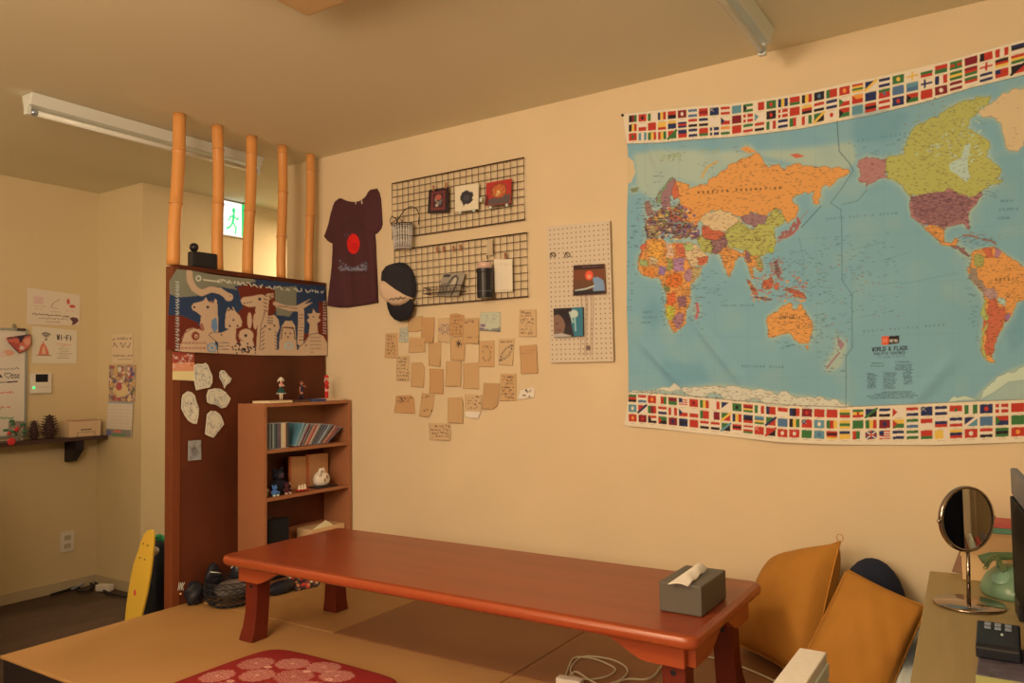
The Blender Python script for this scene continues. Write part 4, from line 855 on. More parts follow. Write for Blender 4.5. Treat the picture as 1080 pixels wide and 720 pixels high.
toy('large black soft toy sitting at the left of the middle shelf', -3.02, P(0, -3.02, 293, 505)[1], z, 1.30, (24, 22, 26), (60, 40, 40))
toy('small blue soft toy in front of the large black one', -2.982, P(0, -2.98, 289.5, 515)[1], z, .55, (70, 96, 140), (180, 170, 180), 1)
toy('cream soft toy half hidden behind the shelf side, left of the black one', -3.04, BY0+.048, z, .85, (206, 180, 136), (180, 110, 70))
toy('dark red and black small soft toy to the right of the blue one', -2.985, P(0, -2.985, 302, 514)[1], z, .58, (70, 28, 30), (190, 130, 100), 1)
toy('tan soft toy face beside the left woven board', -3.03, P(0, -3.03, 304, 500)[1], z, .50, (196, 130, 84), (210, 160, 110))

# lower compartment: black case, papers, cardboard flap
p0 = P(0, -2.99, 277, 575); p1 = P(0, -2.99, 307, 545)
t = thing('laptop_bag', 'flat black case standing in the bottom of the bookshelf', 'case', (-3.02, (BY0+.02+p1[1])/2, .3155))
MB().box(-3.04, -3.0, BY0+.021, p1[1], .316, p1[2]).build('case_body', m_blackm, t, bevel=.008, seg=3)
MB().tube([(-3.02, BY0+.06, p1[2]), (-3.02, BY0+.065, p1[2]+.014), (-3.02, BY0+.105, p1[2]+.014), (-3.02, BY0+.11, p1[2])], .004, 8).build('handle', m_black, t, smooth=True)
m_card = mat('cardboard', (196, 140, 84), 'part', .8); m_paper = mat('white_paper', (206, 186, 150), 'part', .9)
q = [P(0, -2.98, *v) for v in ((331, 556), (346, 548.5), (359, 556))]
cb = thing('cardboard_box', 'open cardboard box with a raised flap at the bottom right of the bookshelf', 'box', (-3.03, q[1][1], .3155))
MB().box(-3.10, -2.985, q[0][1]-.005, 2.965, .316, q[0][2]-.012).build('box_body', m_card, cb, bevel=.002)
MB().add([(-2.985, q[0][1]-.004, q[0][2]-.011), (-2.985, q[2][1], q[2][2]-.011), (-2.995, q[1][1], q[1][2]), (-2.988, q[0][1]-.004, q[0][2]-.011), (-2.988, q[2][1], q[2][2]-.011), (-2.998, q[1][1], q[1][2])], [(0, 1, 2), (5, 4, 3), (0, 3, 4, 1), (1, 4, 5, 2), (2, 5, 3, 0)]).build('flap', mat('pale_cardboard', (214, 170, 116), 'part', .8), cb, label='pale triangular raised flap')
a0 = P(0, -3.0, 318, 560); 
for k in range(3):
    o = MB().rbox((-3.02, p1[1]+.055+k*.004, .3175+k*.0022), (.13, .09, .0018), Matrix.Rotation(.1*k-.1, 3, 'Z')).build('paper_sheet', m_paper, None, loc=(-3.02, p1[1]+.055, .3165+k*.0022)); tag(o, 'white paper sheet, %s of the pile in the bottom of the bookshelf' % ('lowest', 'middle', 'topmost')[k], 'paper', 'paper pile in the bookshelf')
bp = P(0, -2.975, 330, 557.5); o = MB().lathe([(.010, 0), (.016, .008), (.017, .02), (.010, .03), (.004, .034)], (-2.995, bp[1]-.012, .3165), 12).build('knot', m_paper, None, smooth=True, loc=(-2.995, bp[1]-.012, .3165)) if False else None

# ================================================================== banner and papers on the partition
def banner():
    f = 5.142; cv = Canvas(0, 80, 977, 640, .9, (40, 49, 62)); cr = (182, 138, 96); ru = (98, 34, 18); gy = (118, 104, 74); bk = (44, 34, 34)
    cv.poly([(40,90),(470,90),(540,190),(420,215),(440,235),(330,215),(250,265),(120,275),(50,250)], gy); cv.poly([(40,370),(130,372),(220,410),(250,460),(250,600),(40,600)], ru)
    cv.poly([(440,220),(500,200),(650,230),(650,340),(620,400),(560,600),(400,600),(400,470),(440,360),(470,330)], ru); cv.poly([(640,220),(760,215),(760,330),(720,380),(650,370)], gy); cv.poly([(880,300),(960,290),(960,600),(870,600)], ru); cv.poly([(800,470),(960,470),(960,600),(800,600)], ru)
    cv.poly([(40,80),(960,80),(960,170),(560,150),(380,105)], (44, 50, 60), .5)
    cv.poly([(90,595),(100,560),(900,560),(960,595),(960,640),(60,640)], cr)
    cv.line([(178,140),(182,185),(205,228),(245,252),(295,232),(345,240),(388,270)], cr, 34); cv.ell(392,274,24,22,cr); cv.line([(178,140),(182,185),(205,228),(245,252),(295,232),(345,240)], (176,140,100), 3, .7); cv.ell(400,268,3,3,bk)
    cv.poly([(128,590),(128,540),(140,490),(165,450),(200,438),(240,446),(262,480),(275,540),(290,590)], cr); cv.line([(135,520),(150,470),(200,440),(245,450),(268,500)], ru, 4); cv.ell(212,484,22,24,(120,50,30)); cv.ell(216,486,10,11,cr); cv.ell(218,488,5,5,(120,50,30))
    for i in range(14): cv.ell(140+(i % 7)*20, 522+(i//7)*28, 8, 6, (140,70,50), .8); cv.ell(140+(i % 7)*20, 522+(i//7)*28, 4, 3, cr)
    cv.poly([(190,325),(200,308),(240,298),(258,290),(268,272),(280,296),(310,306),(316,284),(328,288),(332,340),(336,450),(300,590),(262,500),(235,430),(242,375),(215,352),(196,345)], cr); cv.ell(278,328,8,7,bk); cv.ell(205,328,6,6,bk); cv.ell(298,300,12,5,(150,90,70)); cv.poly([(300,400),(325,380),(332,440),(318,470),(298,440)], (96,110,120)); cv.poly([(232,420),(250,415),(262,450),(246,460)], (150,84,60))
    cv.poly([(372,440),(374,370),(384,338),(392,328),(402,345),(416,325),(428,350),(452,375),(465,405),(462,432),(432,445),(430,500),(470,590),(395,590),(400,480),(395,448)], cr)
    for x, y in ((392,345),(412,340),(418,398),(398,430),(440,430)): cv.ell(x, y, 5, 6, bk)
    cv.poly([(284,480),(300,464),(350,466),(372,458),(390,448),(410,462),(412,590),(330,590),(332,520),(305,498)], cr); cv.line([(284,480),(300,464),(350,466)], bk, 3); cv.line([(284,480),(305,498),(332,520),(335,580)], bk, 3); cv.ell(352,478,5,5,bk)
    for k in range(3): cv.line([(340,522+k*18),(395,520+k*18)], (60,60,70), 3); cv.ell(302,548,28-8*k,26-8*k,(100,120,124) if k % 2 == 0 else cr)
    cv.ell(505,400,13,44,cr); cv.ell(536,405,12,44,cr); cv.ell(485,482,42,36,cr); cv.poly([(455,510),(520,500),(545,590),(450,590)], cr); cv.ell(484,482,8,8,bk); cv.line([(450,450),(445,490),(470,515)], ru, 3)
    for i in range(34): cv.ell(rnd.uniform(405,540), rnd.uniform(525,578), 5, 5, bk)
    cv.poly([(456,292),(470,274),(520,268),(560,260),(590,262),(605,254),(635,252),(636,275),(610,290),(608,330),(600,400),(560,590),(538,590),(548,430),(535,340),(540,325),(500,328),(465,312)], cr); cv.ell(560,284,8,8,bk); cv.line([(470,308),(520,300)], bk, 3)
    for k in range(7): cv.line([(582,262+k*20),(600,270+k*20)], (100,60,40), 5); cv.line([(612,262+k*4),(632,258+k*5)], (100,60,40), 2)
    cv.poly([(556,590),(560,420),(578,380),(590,346),(608,376),(640,370),(662,395),(668,440),(652,480),(655,590)], cr); cv.line([(560,560),(566,430),(590,350)], bk, 3)
    for k in range(3): cv.line([(602,385+k*14),(630,387+k*14)], bk, 4)
    for k in range(6): cv.line([(570,450+k*22),(585,436+k*22)], bk, 4); cv.line([(655,470+k*18),(642,460+k*18)], bk, 3)
    cv.ell(590,430,5,5,bk); cv.ell(640,428,5,5,bk); cv.ell(614,448,6,5,bk)
    cv.poly([(662,590),(668,490),(680,430),(700,402),(735,402),(752,430),(756,500),(765,590)], cr); cv.line([(676,500),(684,438),(712,440),(745,445),(750,500)], bk, 4); cv.line([(690,438),(742,440)], ru, 5); cv.ell(700,470,4,5,bk); cv.ell(726,470,4,5,bk); cv.ell(714,490,6,4,ru); cv.ell(718,538,24,20,(150,150,130)); cv.ell(718,538,13,11,cr)
    cv.line([(642,308),(700,330),(770,332)], cr, 22); cv.line([(650,320),(720,342),(775,348)], cr, 12); cv.line([(660,322),(770,336)], bk, 3); cv.poly([(760,320),(790,305),(840,280),(800,312),(850,300),(800,335),(798,360),(775,360)], cr); cv.line([(784,350),(785,420),(780,520)], cr, 34)
    for k in range(9): cv.line([(772,370+k*17),(796,370+k*17)], bk, 2)
    cv.poly([(825,480),(832,420),(815,400),(830,385),(818,365),(845,362),(850,335),(864,358),(890,362),(878,385),(892,400),(872,415),(878,480)], cr); cv.ell(850,380,4,4,bk)
    cv.poly([(770,545),(800,520),(830,475),(870,465),(905,485),(930,530),(940,600),(780,600)], cr); cv.line([(772,545),(805,520),(830,478),(870,468),(900,480)], bk, 3); cv.ell(812,535,4,4,bk)
    for i in range(26): cv.ell(838+(i % 6)*10, 492+(i//6)*20, 3, 4, (130,90,70))
    R2 = random.Random(4)
    cv.scrib(335, 196, 540, 22, (196,176,140), 5, 222, R_=R2); cv.scrib(560, 224, 900, 20, (196,176,140), 5, 258, R_=R2); cv.line([(255,180),(335,190)], (200,180,150), 6)
    cv.ell(228,172,16,16,(190,170,140)); cv.ell(228,172,9,9,gy)
    for y in range(190, 560, 16): cv.line([(104, y), (122, y+R2.uniform(-6, 6))], (176,160,140), 4); cv.line([(106, y), (118, y+9)], (176,160,140), 3)
    for y in range(300, 470, 14): cv.line([(904, y), (920, y+R2.uniform(-5, 5))], (190,160,140), 4)
    cq = crop(165, 260, f)
    poly = cq([(70,190),(110,122),(180,128),(300,150),(480,172),(640,186),(800,200),(912,212),(920,330),(935,470),(942,590),(780,592),(560,590),(320,578),(150,572),(55,556),(62,400),(72,260)])
    q = [uv('part', *p, .010) for p in poly]; q = [(min(u, 2.994), v) for u, v in q]
    o = relief('painted_banner', 'part', poly, vmat('banner_cloth', .85, weave=600), off=.008, thick=.001, step=.0035, colfn=art(cv, 'part', 165, 260, f), uvpoly=q, bend=lambda u, v: .003*math.sin(u*14)+.004*(1-v)*math.sin(u*5+1)**2)
    tag(o, 'blue and rust cloth banner with white animal drawings across the partition top', 'banner')
banner()
def torn(name, pl, pts, cf, lab, cat, bg, seed, group, ink=(90, 86, 84), n=26):
    R2 = random.Random(seed); xs = [p[0] for p in pts]; ys = [p[1] for p in pts]
    cv = Canvas(min(xs)-4, min(ys)-4, max(xs)+4, max(ys)+4, 1.2, bg); cx, cy = np.mean(xs), np.mean(ys)
    inner = [(cx+(x-cx)*.78, cy+(y-cy)*.78) for x, y in pts]
    cv.line(inner, (130, 124, 116), 2.5, .6, closed=True)
    for _ in range(n):
        x = cx+R2.gauss(0, 1)*(max(xs)-min(xs))*.2; y = cy+R2.gauss(0, 1)*(max(ys)-min(ys))*.2
        cv.line([(x, y), (x+R2.uniform(-14, 14), y+R2.uniform(-14, 14)), (x+R2.uniform(-14, 14), y+R2.uniform(-14, 14))], ink, 1.6, .6)
    x0, y0, s = cf
    o = relief(name, pl, crop(x0, y0, s)(pts), vmat(), off=.0055, thick=.0008, step=.004, colfn=art(cv, 'part' if pl == 'part' else 'wall', x0, y0, s), bend=lambda u, v: .006*abs(u-.5)**2)
    tag(o, lab, cat, group); return o
cf = (165, 370, 4.8); wh = (192, 164, 122)
torn('drawing', 'part', [(190,72),(205,64),(232,66),(250,60),(262,72),(272,100),(283,125),(283,160),(270,185),(235,192),(200,200),(192,165),(190,130)], cf, 'largest torn white paper drawing, upper middle of the partition', 'drawing', wh, 1, 'torn paper drawings on the partition')
torn('drawing', 'part', [(318,108),(328,97),(345,99),(362,120),(380,140),(372,160),(355,172),(345,190),(333,160),(318,135)], cf, 'smallest torn white paper, rightmost of the drawings on the partition', 'drawing', wh, 2, 'torn paper drawings on the partition', n=12)
torn('drawing', 'part', [(126,245),(132,222),(158,203),(178,208),(195,225),(205,262),(215,290),(214,325),(205,370),(185,368),(160,352),(140,322),(124,290)], cf, 'long oval torn white paper, leftmost of the drawings on the partition', 'drawing', wh, 3, 'torn paper drawings on the partition')
torn('drawing', 'part', [(252,225),(262,196),(300,188),(325,192),(350,207),(375,240),(368,262),(352,285),(330,291),(318,282),(300,272),(272,268),(255,258)], cf, 'bean shaped torn white paper just below the largest drawing', 'drawing', wh, 4, 'torn paper drawings on the partition')
torn('drawing', 'part', [(255,320),(275,302),(300,304),(322,320),(335,345),(342,372),(325,395),(305,420),(290,440),(262,430),(245,420),(250,370)], cf, 'lowest torn white paper drawing on the partition', 'drawing', wh, 5, 'torn paper drawings on the partition')
torn('photo_print', 'part', [(160,455),(225,450),(228,550),(158,557)], cf, 'small grey photo print stuck below the torn papers on the partition', 'photo', (140, 122, 100), 6, 'prints on the partition', ink=(60, 48, 44), n=40)
def sunset_poster():
    cv = Canvas(80, 5, 200, 155, 1, (196, 120, 76)); cv.rect(80,5,200,60,(140,54,34)); cv.rect(80,105,200,155,(216,170,104)); R2 = random.Random(9)
    for _ in range(30): x = R2.uniform(85,190); y = R2.uniform(18,80); cv.ell(x, y, R2.uniform(4,12), R2.uniform(3,7), R2.choice([(190,150,120),(150,60,40),(206,130,90)]), .7)
    o = relief('poster', 'part', crop(*cf)([(84,5),(192,5),(195,152),(82,146)]), vmat(), off=.0055, thick=.001, step=.005, colfn=art(cv, 'part', *cf)); tag(o, 'small reddish poster fading to cream, half covered by the banner', 'poster')
sunset_poster()

# ================================================================== hung on the back wall
m_wire = mat('black_wire', (58, 32, 22), 'wall', .45, spec=.5)
m_shirt = None
def tshirt():
    cf = (340, 190, 5.142); mar = (78, 38, 34); cv = Canvas(0, 30, 345, 720, 1.2, mar); R2 = random.Random(2)
    cv.line([(150,520),(60,600),(50,680)], (80,38,38), 14, .3)
    cv.ell(168,345,34,54,(214,32,22)); cv.ell(176,360,20,24,(196,26,20),.5)
    for k in range(26): a = PI*k/25; cv.line([(165-62*math.cos(a), 285-48*math.sin(a)), (165-62*math.cos(a)+R2.uniform(-3,3), 275-48*math.sin(a)+R2.uniform(-3,6))], (64,34,34), 4, .9)
    for k in range(130):
        x = R2.uniform(84,240); h = 12+46*abs((x-163)/77)**1.3; y = 490-R2.uniform(0, h); cv.line([(x,y),(x+R2.uniform(2,9),y-R2.uniform(-3,8))], R2.choice([(120,112,108),(96,84,84),(134,124,116)]), 3.2, .75)
    cv.line([(88,486),(130,482),(165,490),(238,476)], (130,116,108), 4); cv.scrib(88,520,238,16,(66,36,36),3.5,506,R_=R2); cv.scrib(110,300,150,9,(110,80,76),2,R_=R2)
    for x in (181, 214): cv.line([(x,118),(x+1,130)], (196,150,110), 3)
    pts = [(60,140),(68,118),(85,100),(97,96),(118,106),(140,114),(170,118),(200,114),(222,104),(240,88),(252,62),(262,50),(295,44),(308,68),(316,100),(321,170),(325,238),(318,262),(300,284),(290,291),(284,288),(289,340),(291,400),(296,500),(300,600),(303,664),(262,672),(200,682),(140,690),(90,690),(40,682),(48,560),(56,440),(60,330),(52,342),(32,330),(14,306),(24,272),(34,240),(46,190)]
    def bend(u, v): return .010*max(0, math.sin(u*9+v*2))*(1-v*.6)+.006*math.sin(u*21+v*5)*(1-.5*v)+.012*(1-v)*.5
    tp = at('wall', 372, 210)
    t = thing('t_shirt', 'dark maroon t-shirt with a red sun print hanging on the wall', 't-shirt', (tp[0], 3.0, 1.35))
    relief('shirt_body', 'wall', crop(*cf)(pts), vmat('jersey_cloth', .9, weave=300), t, off=.003, thick=.002, puff=.012, edge=.05, step=.006, base=.001, bend=bend, colfn=art(cv, 'wall', *cf))
    for x in ((181,), (214,)):
        p = at('wall', *crop(*cf)([(x[0], 118)])[0], .022); MB().ball(p, (.004, .003, .010), 8).build('neck_clip', mat('pale_clip', (210, 170, 130), 'wall', .5), t, smooth=True)
tshirt()

def grid_panel(x0, x1, z0, z1, label, ncol, nrow):
    yb = 2.984; t = thing('wire_grid_panel', label, 'wire grid', ((x0+x1)/2, yb, z0), 'black wire grid panels on the wall')
    MB().tube([(x0, yb, z0), (x1, yb, z0), (x1, yb, z1), (x0, yb, z1)], .0034, 8, closed=True).build('frame', m_wire, t)
    for i in range(1, ncol): x = x0+(x1-x0)*i/ncol; MB().tube([(x, yb-.002, z0), (x, yb-.002, z1)], .0016, 6).build('wire', m_wire, t)
    for i in range(1, nrow): z = z0+(z1-z0)*i/nrow; MB().tube([(x0, yb+.0008, z), (x1, yb+.0008, z)], .0016, 6).build('wire', m_wire, t)
    for x in (x0+.1, x1-.1): MB().tube([(x, yb+.003, z1-.004), (x, 2.9995, z1-.004)], .002, 6).build('wall_hook', m_wire, t)
GU = (-2.652, -1.851, P(1, 2.984, 552.7, 231.5)[2], P(1, 2.984, 553.2, 166)[2]); GL = (-2.640, -1.840, P(1, 2.984, 557.2, 312.5)[2], P(1, 2.984, 555.8, 245.2)[2])
grid_panel(*GU, 'upper black wire grid panel holding three small pictures', 22, 8)
grid_panel(*GL, 'lower black wire grid panel behind the cap and the black pot', 22, 8)

# pictures on the grids
def board_pic(name, px4, k, cv, label, cat, thick=.006, ill='wall', nu=30, parent=None, group=None, tilt=0, m=None):
    c4 = [at('wall', *p, k) for p in px4]
    if tilt:
        for c in c4[:2]: c[1] += tilt
    o = sheet(name, c4, cv, ill, thick, nu, nu, m=m or vmat('glossy_print', .35, coat=.2), parent=parent)
    if label: tag(o, label, cat, group)
    return o
m_pegw = mat('clothes_peg_wood', (170, 96, 56), 'wall', .6)
def peg(px, py, label, k=.022, col=m_pegw):
    p = at('wall', px, py, k); t = thing('clothes_peg', label, 'clothes peg', p, 'small pegs clipped to the wire grids')
    for s in (-1, 1): MB().rbox((p[0]+s*.0025, p[1], p[2]), (.004, .006, .030), Matrix.Rotation(s*.06, 3, 'Y')).build('jaw', col, t, bevel=.001)
    MB().tube([(p[0]-.0045, p[1]-.0045, p[2]+.002), (p[0]+.0045, p[1]-.0045, p[2]+.002)], .0012, 6).build('spring', mat('steel', (170, 150, 120), 'wall', .3, metal=.9), t)
cv = Canvas(0, 0, 1, 1, 60, (48, 30, 26)); cv.rect(.16, .13, .84, .87, (120, 50, 40)); cv.rect(.24, .2, .76, .8, (70, 36, 34)); cv.ell(.5,.36,.16,.12,(176,84,60)); cv.line([(.34,.44),(.5,.6),(.66,.5)], (150,120,90), .06); cv.ell(.44,.68,.08,.06,(190,150,110)); cv.ell(.6,.6,.05,.08,(104,110,90))
board_pic('framed_picture', [(452.2,200.4),(473,196.9),(472.6,223.9),(451,225)], .030, cv, 'small dark red picture in a black frame, leftmost on the upper wire grid', 'picture', group='pictures on the wire grids')
peg(457.4, 198.5, 'wooden peg at the left top of the dark red framed picture', .036); peg(470.3, 195.8, 'wooden peg at the right top of the dark red framed picture', .036)
cv = Canvas(0, 0, 1, 1, 70, (222, 184, 132)); cv.poly([(.24,.42),(.30,.28),(.42,.24),(.5,.2),(.62,.28),(.76,.32),(.80,.44),(.74,.52),(.78,.62),(.66,.72),(.56,.76),(.44,.74),(.38,.84),(.32,.68),(.24,.56)], (54, 44, 42)); cv.ell(.5,.5,.13,.12,(72,62,58))
board_pic('print_card', [(480,196.5),(504.7,193),(504.2,220.8),(479.8,223.3)], .030, cv, 'cream card with a dark blot, middle of the upper wire grid', 'picture', group='pictures on the wire grids')
cv = Canvas(0, 0, 1, 1, 70, (176, 48, 36)); cv.ell(.52,.42,.34,.34,(150,60,34)); cv.ell(.52,.42,.27,.27,(190,92,44)); cv.poly([(0,.78),(.3,.70),(.55,.74),(.8,.62),(1,.6),(1,1),(0,1)], (96,72,58)); cv.ell(.5,.52,.08,.12,(224,170,90)); cv.ell(.42,.6,.05,.06,(206,120,70)); cv.poly([(0,.5),(.12,.6),(.1,1),(0,1)], (110,30,26))
R2 = random.Random(3)
for _ in range(50): a = R2.uniform(0, 6.3); r = R2.uniform(.1, .32); cv.ell(.52+r*math.cos(a), .42+r*math.sin(a), .02, .02, R2.choice([(214,130,60),(130,40,30),(170,84,44)]))
board_pic('print_card', [(513,193),(539.2,188.2),(538.3,214.4),(511.7,216.9)], .030, cv, 'red and orange print, rightmost on the upper wire grid', 'picture', group='pictures on the wire grids')
m_clear = mat('clear_plastic', (200, 190, 170), 'wall', .1, spec=.7)
def ledge(px0, px1, py0, py1, label):
    a = at('wall', px0, py0, .034); b = at('wall', px1, py1, .034); t = thing('wire_ledge', label, 'wire ledge', (a+b)/2, 'small clip-on ledges on the wire grids')
    MB().tube([(a[0], 2.978, a[2]+.006), a+np.array([0, -.004, 0]), b+np.array([0, -.004, 0]), (b[0], 2.978, b[2]+.006)], .0028, 8).build('rail', m_wire, t)
    for p in (a+(b-a)*.12, a+(b-a)*.9): MB().ball(p+np.array([0, -.010, -.002]), .008, 12).build('knob', m_clear, t, smooth=True, label='clear round knob')
ledge(484, 503, 224.5, 221.5, 'small dark ledge with two clear knobs under the cream card'); ledge(516, 538, 219, 216, 'small dark ledge with two clear knobs under the red print')
p = at('wall', 507.2, 210.5, .022); o = MB().ball(p, (.009, .006, .012), 12).build('suction_cup', m_clear, None, smooth=True, loc=p); tag(o, 'clear round hook between the cream card and the red print', 'hook')
# lower grid
for px, py, l in [(461,263.3,'reddish peg, first of four in the row at the top of the lower wire grid'),(467.8,262.8,'reddish peg, second of four in the row on the lower wire grid'),(478.3,262.2,'reddish peg, third of four in the row on the lower wire grid'),(485.6,261,'reddish peg, last of four in the row on the lower wire grid'),(532.8,270,'pale wooden peg holding the cream paper on the lower wire grid')]: peg(px, py, l, .024)
cv = Canvas(0, 0, 1, 1, 80, (150, 124, 92)); cv.line([(.05,.9),(.3,.6),(.5,.2)], (96,78,62), .12); cv.line([(.5,.2),(.62,.12),(.74,.25),(.74,.6),(.66,.95)], (70,52,44), .09); cv.ell(.62,.42,.1,.24,(186,154,112)); cv.rect(.04,.05,.36,.17,(50,38,34)); cv.poly([(0,.5),(.2,.4),(.45,.6),(.4,1),(0,1)], (120,98,74)); cv.line([(.6,.6),(.5,.9)], (90,70,56), .05)
pic = board_pic('photo_card', [(465,288),(488.3,287.2),(483.4,311.5),(461,312)], .045, cv, 'brownish portrait card leaning in a wire rack on the lower grid', 'picture', thick=.004, tilt=.018)
a = at('wall', 454.5, 305, .020); b = at('wall', 491.5, 305.5, .020); fz = a[2]
rk = thing('wire_rack', 'small black wire rack holding the brownish card on the lower grid', 'wire rack', ((a[0]+b[0])/2, 2.95, fz-.03))
for dz in (.0, -.028): MB().tube([(a[0], 2.979, fz+dz), (a[0]+.004, 2.915, fz+dz), (b[0]-.004, 2.915, fz+dz), (b[0], 2.979, fz+dz)], .0022, 8).build('rail', m_wire, rk)
for i in range(11): x = a[0]+.006+(b[0]-a[0]-.012)*i/10; MB().tube([(x, 2.915, fz), (x, 2.915, fz-.028), (x, 2.975, fz-.030)], .0013, 6).build('rod', m_wire, rk)
for x in (a[0], b[0]): MB().tube([(x+.008*math.cos(k), 2.975, fz-.012+.012*math.sin(k)) for k in np.linspace(0, 5.5, 10)], .0015, 6).build('scroll', m_wire, rk)
# black pot with clear rim
c = at('wall', 512.3, 298, .05); tp = at('wall', 512.3, 283.8, .05)[2]; bt = at('wall', 512.3, 314.3, .05)[2]; rr = .037
pot = thing('pen_pot', 'black cylindrical pot fixed on the lower wire grid', 'pot', (c[0], 2.945, bt))
MB().lathe([(.001, bt), (rr*.97, bt), (rr, bt+.01), (rr, tp-.018), (rr*1.09, tp-.016), (rr*1.09, tp), (rr*.95, tp), (rr*.93, bt+.012), (.001, bt+.01)], (c[0], 2.943, 0), 28).build('pot_body', m_black, pot, smooth=False)
for z_ in (bt+.028,): MB().lathe([(rr*1.005, z_), (rr*1.03, z_+.001), (rr*1.005, z_+.0025)], (c[0], 2.943, 0), 28).build('band', mat('grey_band', (110, 96, 84), 'wall', .4), pot)
MB().lathe([(rr*.9, tp-.004), (rr*.94, tp+.028), (rr*.88, tp+.030), (rr*.84, tp-.004)], (c[0], 2.943, 0), 28).build('inner_cup', mat('pinkish_plastic', (206, 150, 110), 'wall', .3), pot, smooth=True, label='pinkish inner cup rising above the black pot')
MB().tube([(c[0]+.0, 2.943, tp+.0), (c[0], 2.943, tp+.026)], .010, 10).build('white_roll', mat('roll_white', (224, 196, 150), 'wall', .6), pot, smooth=True)
c4 = [at('wall', *p_, .024) for p_ in ((513.5,252.8),(519.3,252.2),(519.6,268.8),(513.4,269.4))]
hk = thing('price_holder', 'clear plastic tag holder hanging above the black pot', 'tag holder', c4[3])
sheet('tag_sleeve', c4, Canvas(0, 0, 1, 1, 10, (190, 150, 100)), 'wall', .002, 4, 4, m=vmat('glossy_print'), parent=hk); 
MB().tube([c4[3]+np.array([.004, -.004, 0]), c4[3]+np.array([.006, -.008, -.014]), c4[3]+np.array([.014, -.012, -.012])], .0018, 6).build('hook_wire', m_wire, hk)
cv = Canvas(0, 0, 1, 1, 40, (222, 188, 136)); cv.scrib(.1,.18,.9,.05,(196,160,116)); cv.line([(0,.96),(1,.96)], (190,150,100), .03)
board_pic('note_paper', [(521,273.5),(540.3,273),(540.6,307.4),(522,308.3)], .022, cv, 'blank cream paper hanging right of the black pot', 'paper', thick=.0012, m=vmat())

# basket
bc = at('wall', 426.8, 250, .05); bx = bc[0]; z1 = at('wall', 427, 237.5, .05)[2]; z0 = at('wall', 427, 262.5, .05)[2]
bk = thing('wicker_basket', 'small white wicker basket with looping dark wire handles hung on the upper grid', 'basket', (bx, 2.94, z0))
m_wick = mat('pale_wicker', (206, 176, 140), 'wall', .7); by = 2.935; R0, R1 = .046, .053
for i in range(22):
    a = 2*PI*i/22; MB().tube([(bx+R0*math.cos(a), by+R0*.8*math.sin(a), z0+.003), (bx+R1*math.cos(a), by+R1*.8*math.sin(a), z1)], .0030, 6).build('stake', m_wick, bk, smooth=True)
for j in range(5):
    z_ = z0+.006+(z1-z0-.012)*j/4; r = R0+(R1-R0)*j/4; MB().tube([(bx+(r+.002*(-1)**i)*math.cos(2*PI*i/44), by+(r+.002*(-1)**i)*.8*math.sin(2*PI*i/44), z_) for i in range(44)], .0020, 6, closed=True).build('weave_ring', m_wire if j in (0, 2, 4) else m_wick, bk, smooth=True)
MB().lathe([(.001, z0), (R0, z0), (R0, z0+.004), (.001, z0+.004)], (bx, by, 0), 22, sq=(1, .8)).build('basket_base', m_wick, bk)
MB().tube([(bx+.053*math.cos(a)*1.0, by+.0424*math.sin(a), z1+.002) for a in np.linspace(0, 2*PI, 25)[:-1]], .0035, 8, closed=True).build('rim', m_wire, bk, smooth=True)
hp = [at('wall', *q_, .052) for q_ in ((416,239),(420,231),(426,222),(433,217.5),(439,219.5),(442.2,226),(441.5,237))]; MB().tube(hp, .0026, 8).build('handle', m_wire, bk, smooth=True)
for q_ in ([(413,238),(411.5,232),(413.5,227.5),(417,230),(420,235),(424,238)], [(412,236),(418,232),(421,229.5),(424,233),(423,238)]): MB().tube([at('wall', *v, .085) for v in q_], .0024, 8).build('wire_curl', m_wire, bk, smooth=True)

# cap
cp = at('wall', 420, 307, 0)
cap = thing('cap', 'black mesh trucker cap with a beige front hung on the lower grid', 'cap', (cp[0], 2.98, at('wall', 420, 338, 0)[2]))
m_meshc = mat('black_cap_mesh', (46, 38, 36), 'wall', .85, bump=.6, nscale=400, noise=.6, dark=.4)
relief('crown', 'wall', [(421,276.5),(426,277),(430,279.5),(434,285),(437,292),(438.3,300),(438.3,308),(436,316),(430,318),(420,316),(410,308),(404,300),(403.6,293),(404.5,286),(409,280),(415,277.6)], m_meshc, cap, off=.020, thick=.002, puff=.046, edge=.07, step=.006, base=.018)
relief('front_panel', 'wall', [(400.3,301),(402,297),(405,295),(409,295.6),(416,300.5),(425,307),(433.2,314),(430,318.5),(424,321.5),(416,322),(408,318.5),(403,312),(400.6,306)], mat('beige_cap_cloth', (206, 156, 108), 'wall', .8), cap, off=.045, thick=.002, puff=.030, edge=.04, step=.006, base=.020, label='beige front panel with a dark script mark')
cvx = [at('wall', *v, .0765) for v in ((410.5,315.8),(413,314.8),(415,316.4),(417.5,314.4),(420,316),(422.5,313.8),(424.5,315.2),(427.5,313.4))]
MB().tube(cvx, .0022, 6).build('script_mark', m_black, cap, smooth=True); MB().tube([v+np.array([0, 0, .006]) for v in cvx[1:-1]], .0012, 6).build('script_mark', m_black, cap, smooth=True)
relief('visor', 'wall', [(408.5,316),(412,320.3),(417,322.6),(424,322.3),(430,319.4),(434.5,315.2),(436.3,320),(435.8,327),(433,333),(428,337.6),(422,339),(416,337),(411.5,332),(409.3,325)], mat('black_cap_twill', (30, 25, 25), 'wall', .8), cap, off=.042, thick=.004, puff=.010, edge=.03, step=.006, bend=lambda u, v: .02*v-.04*(u-.5)**2)

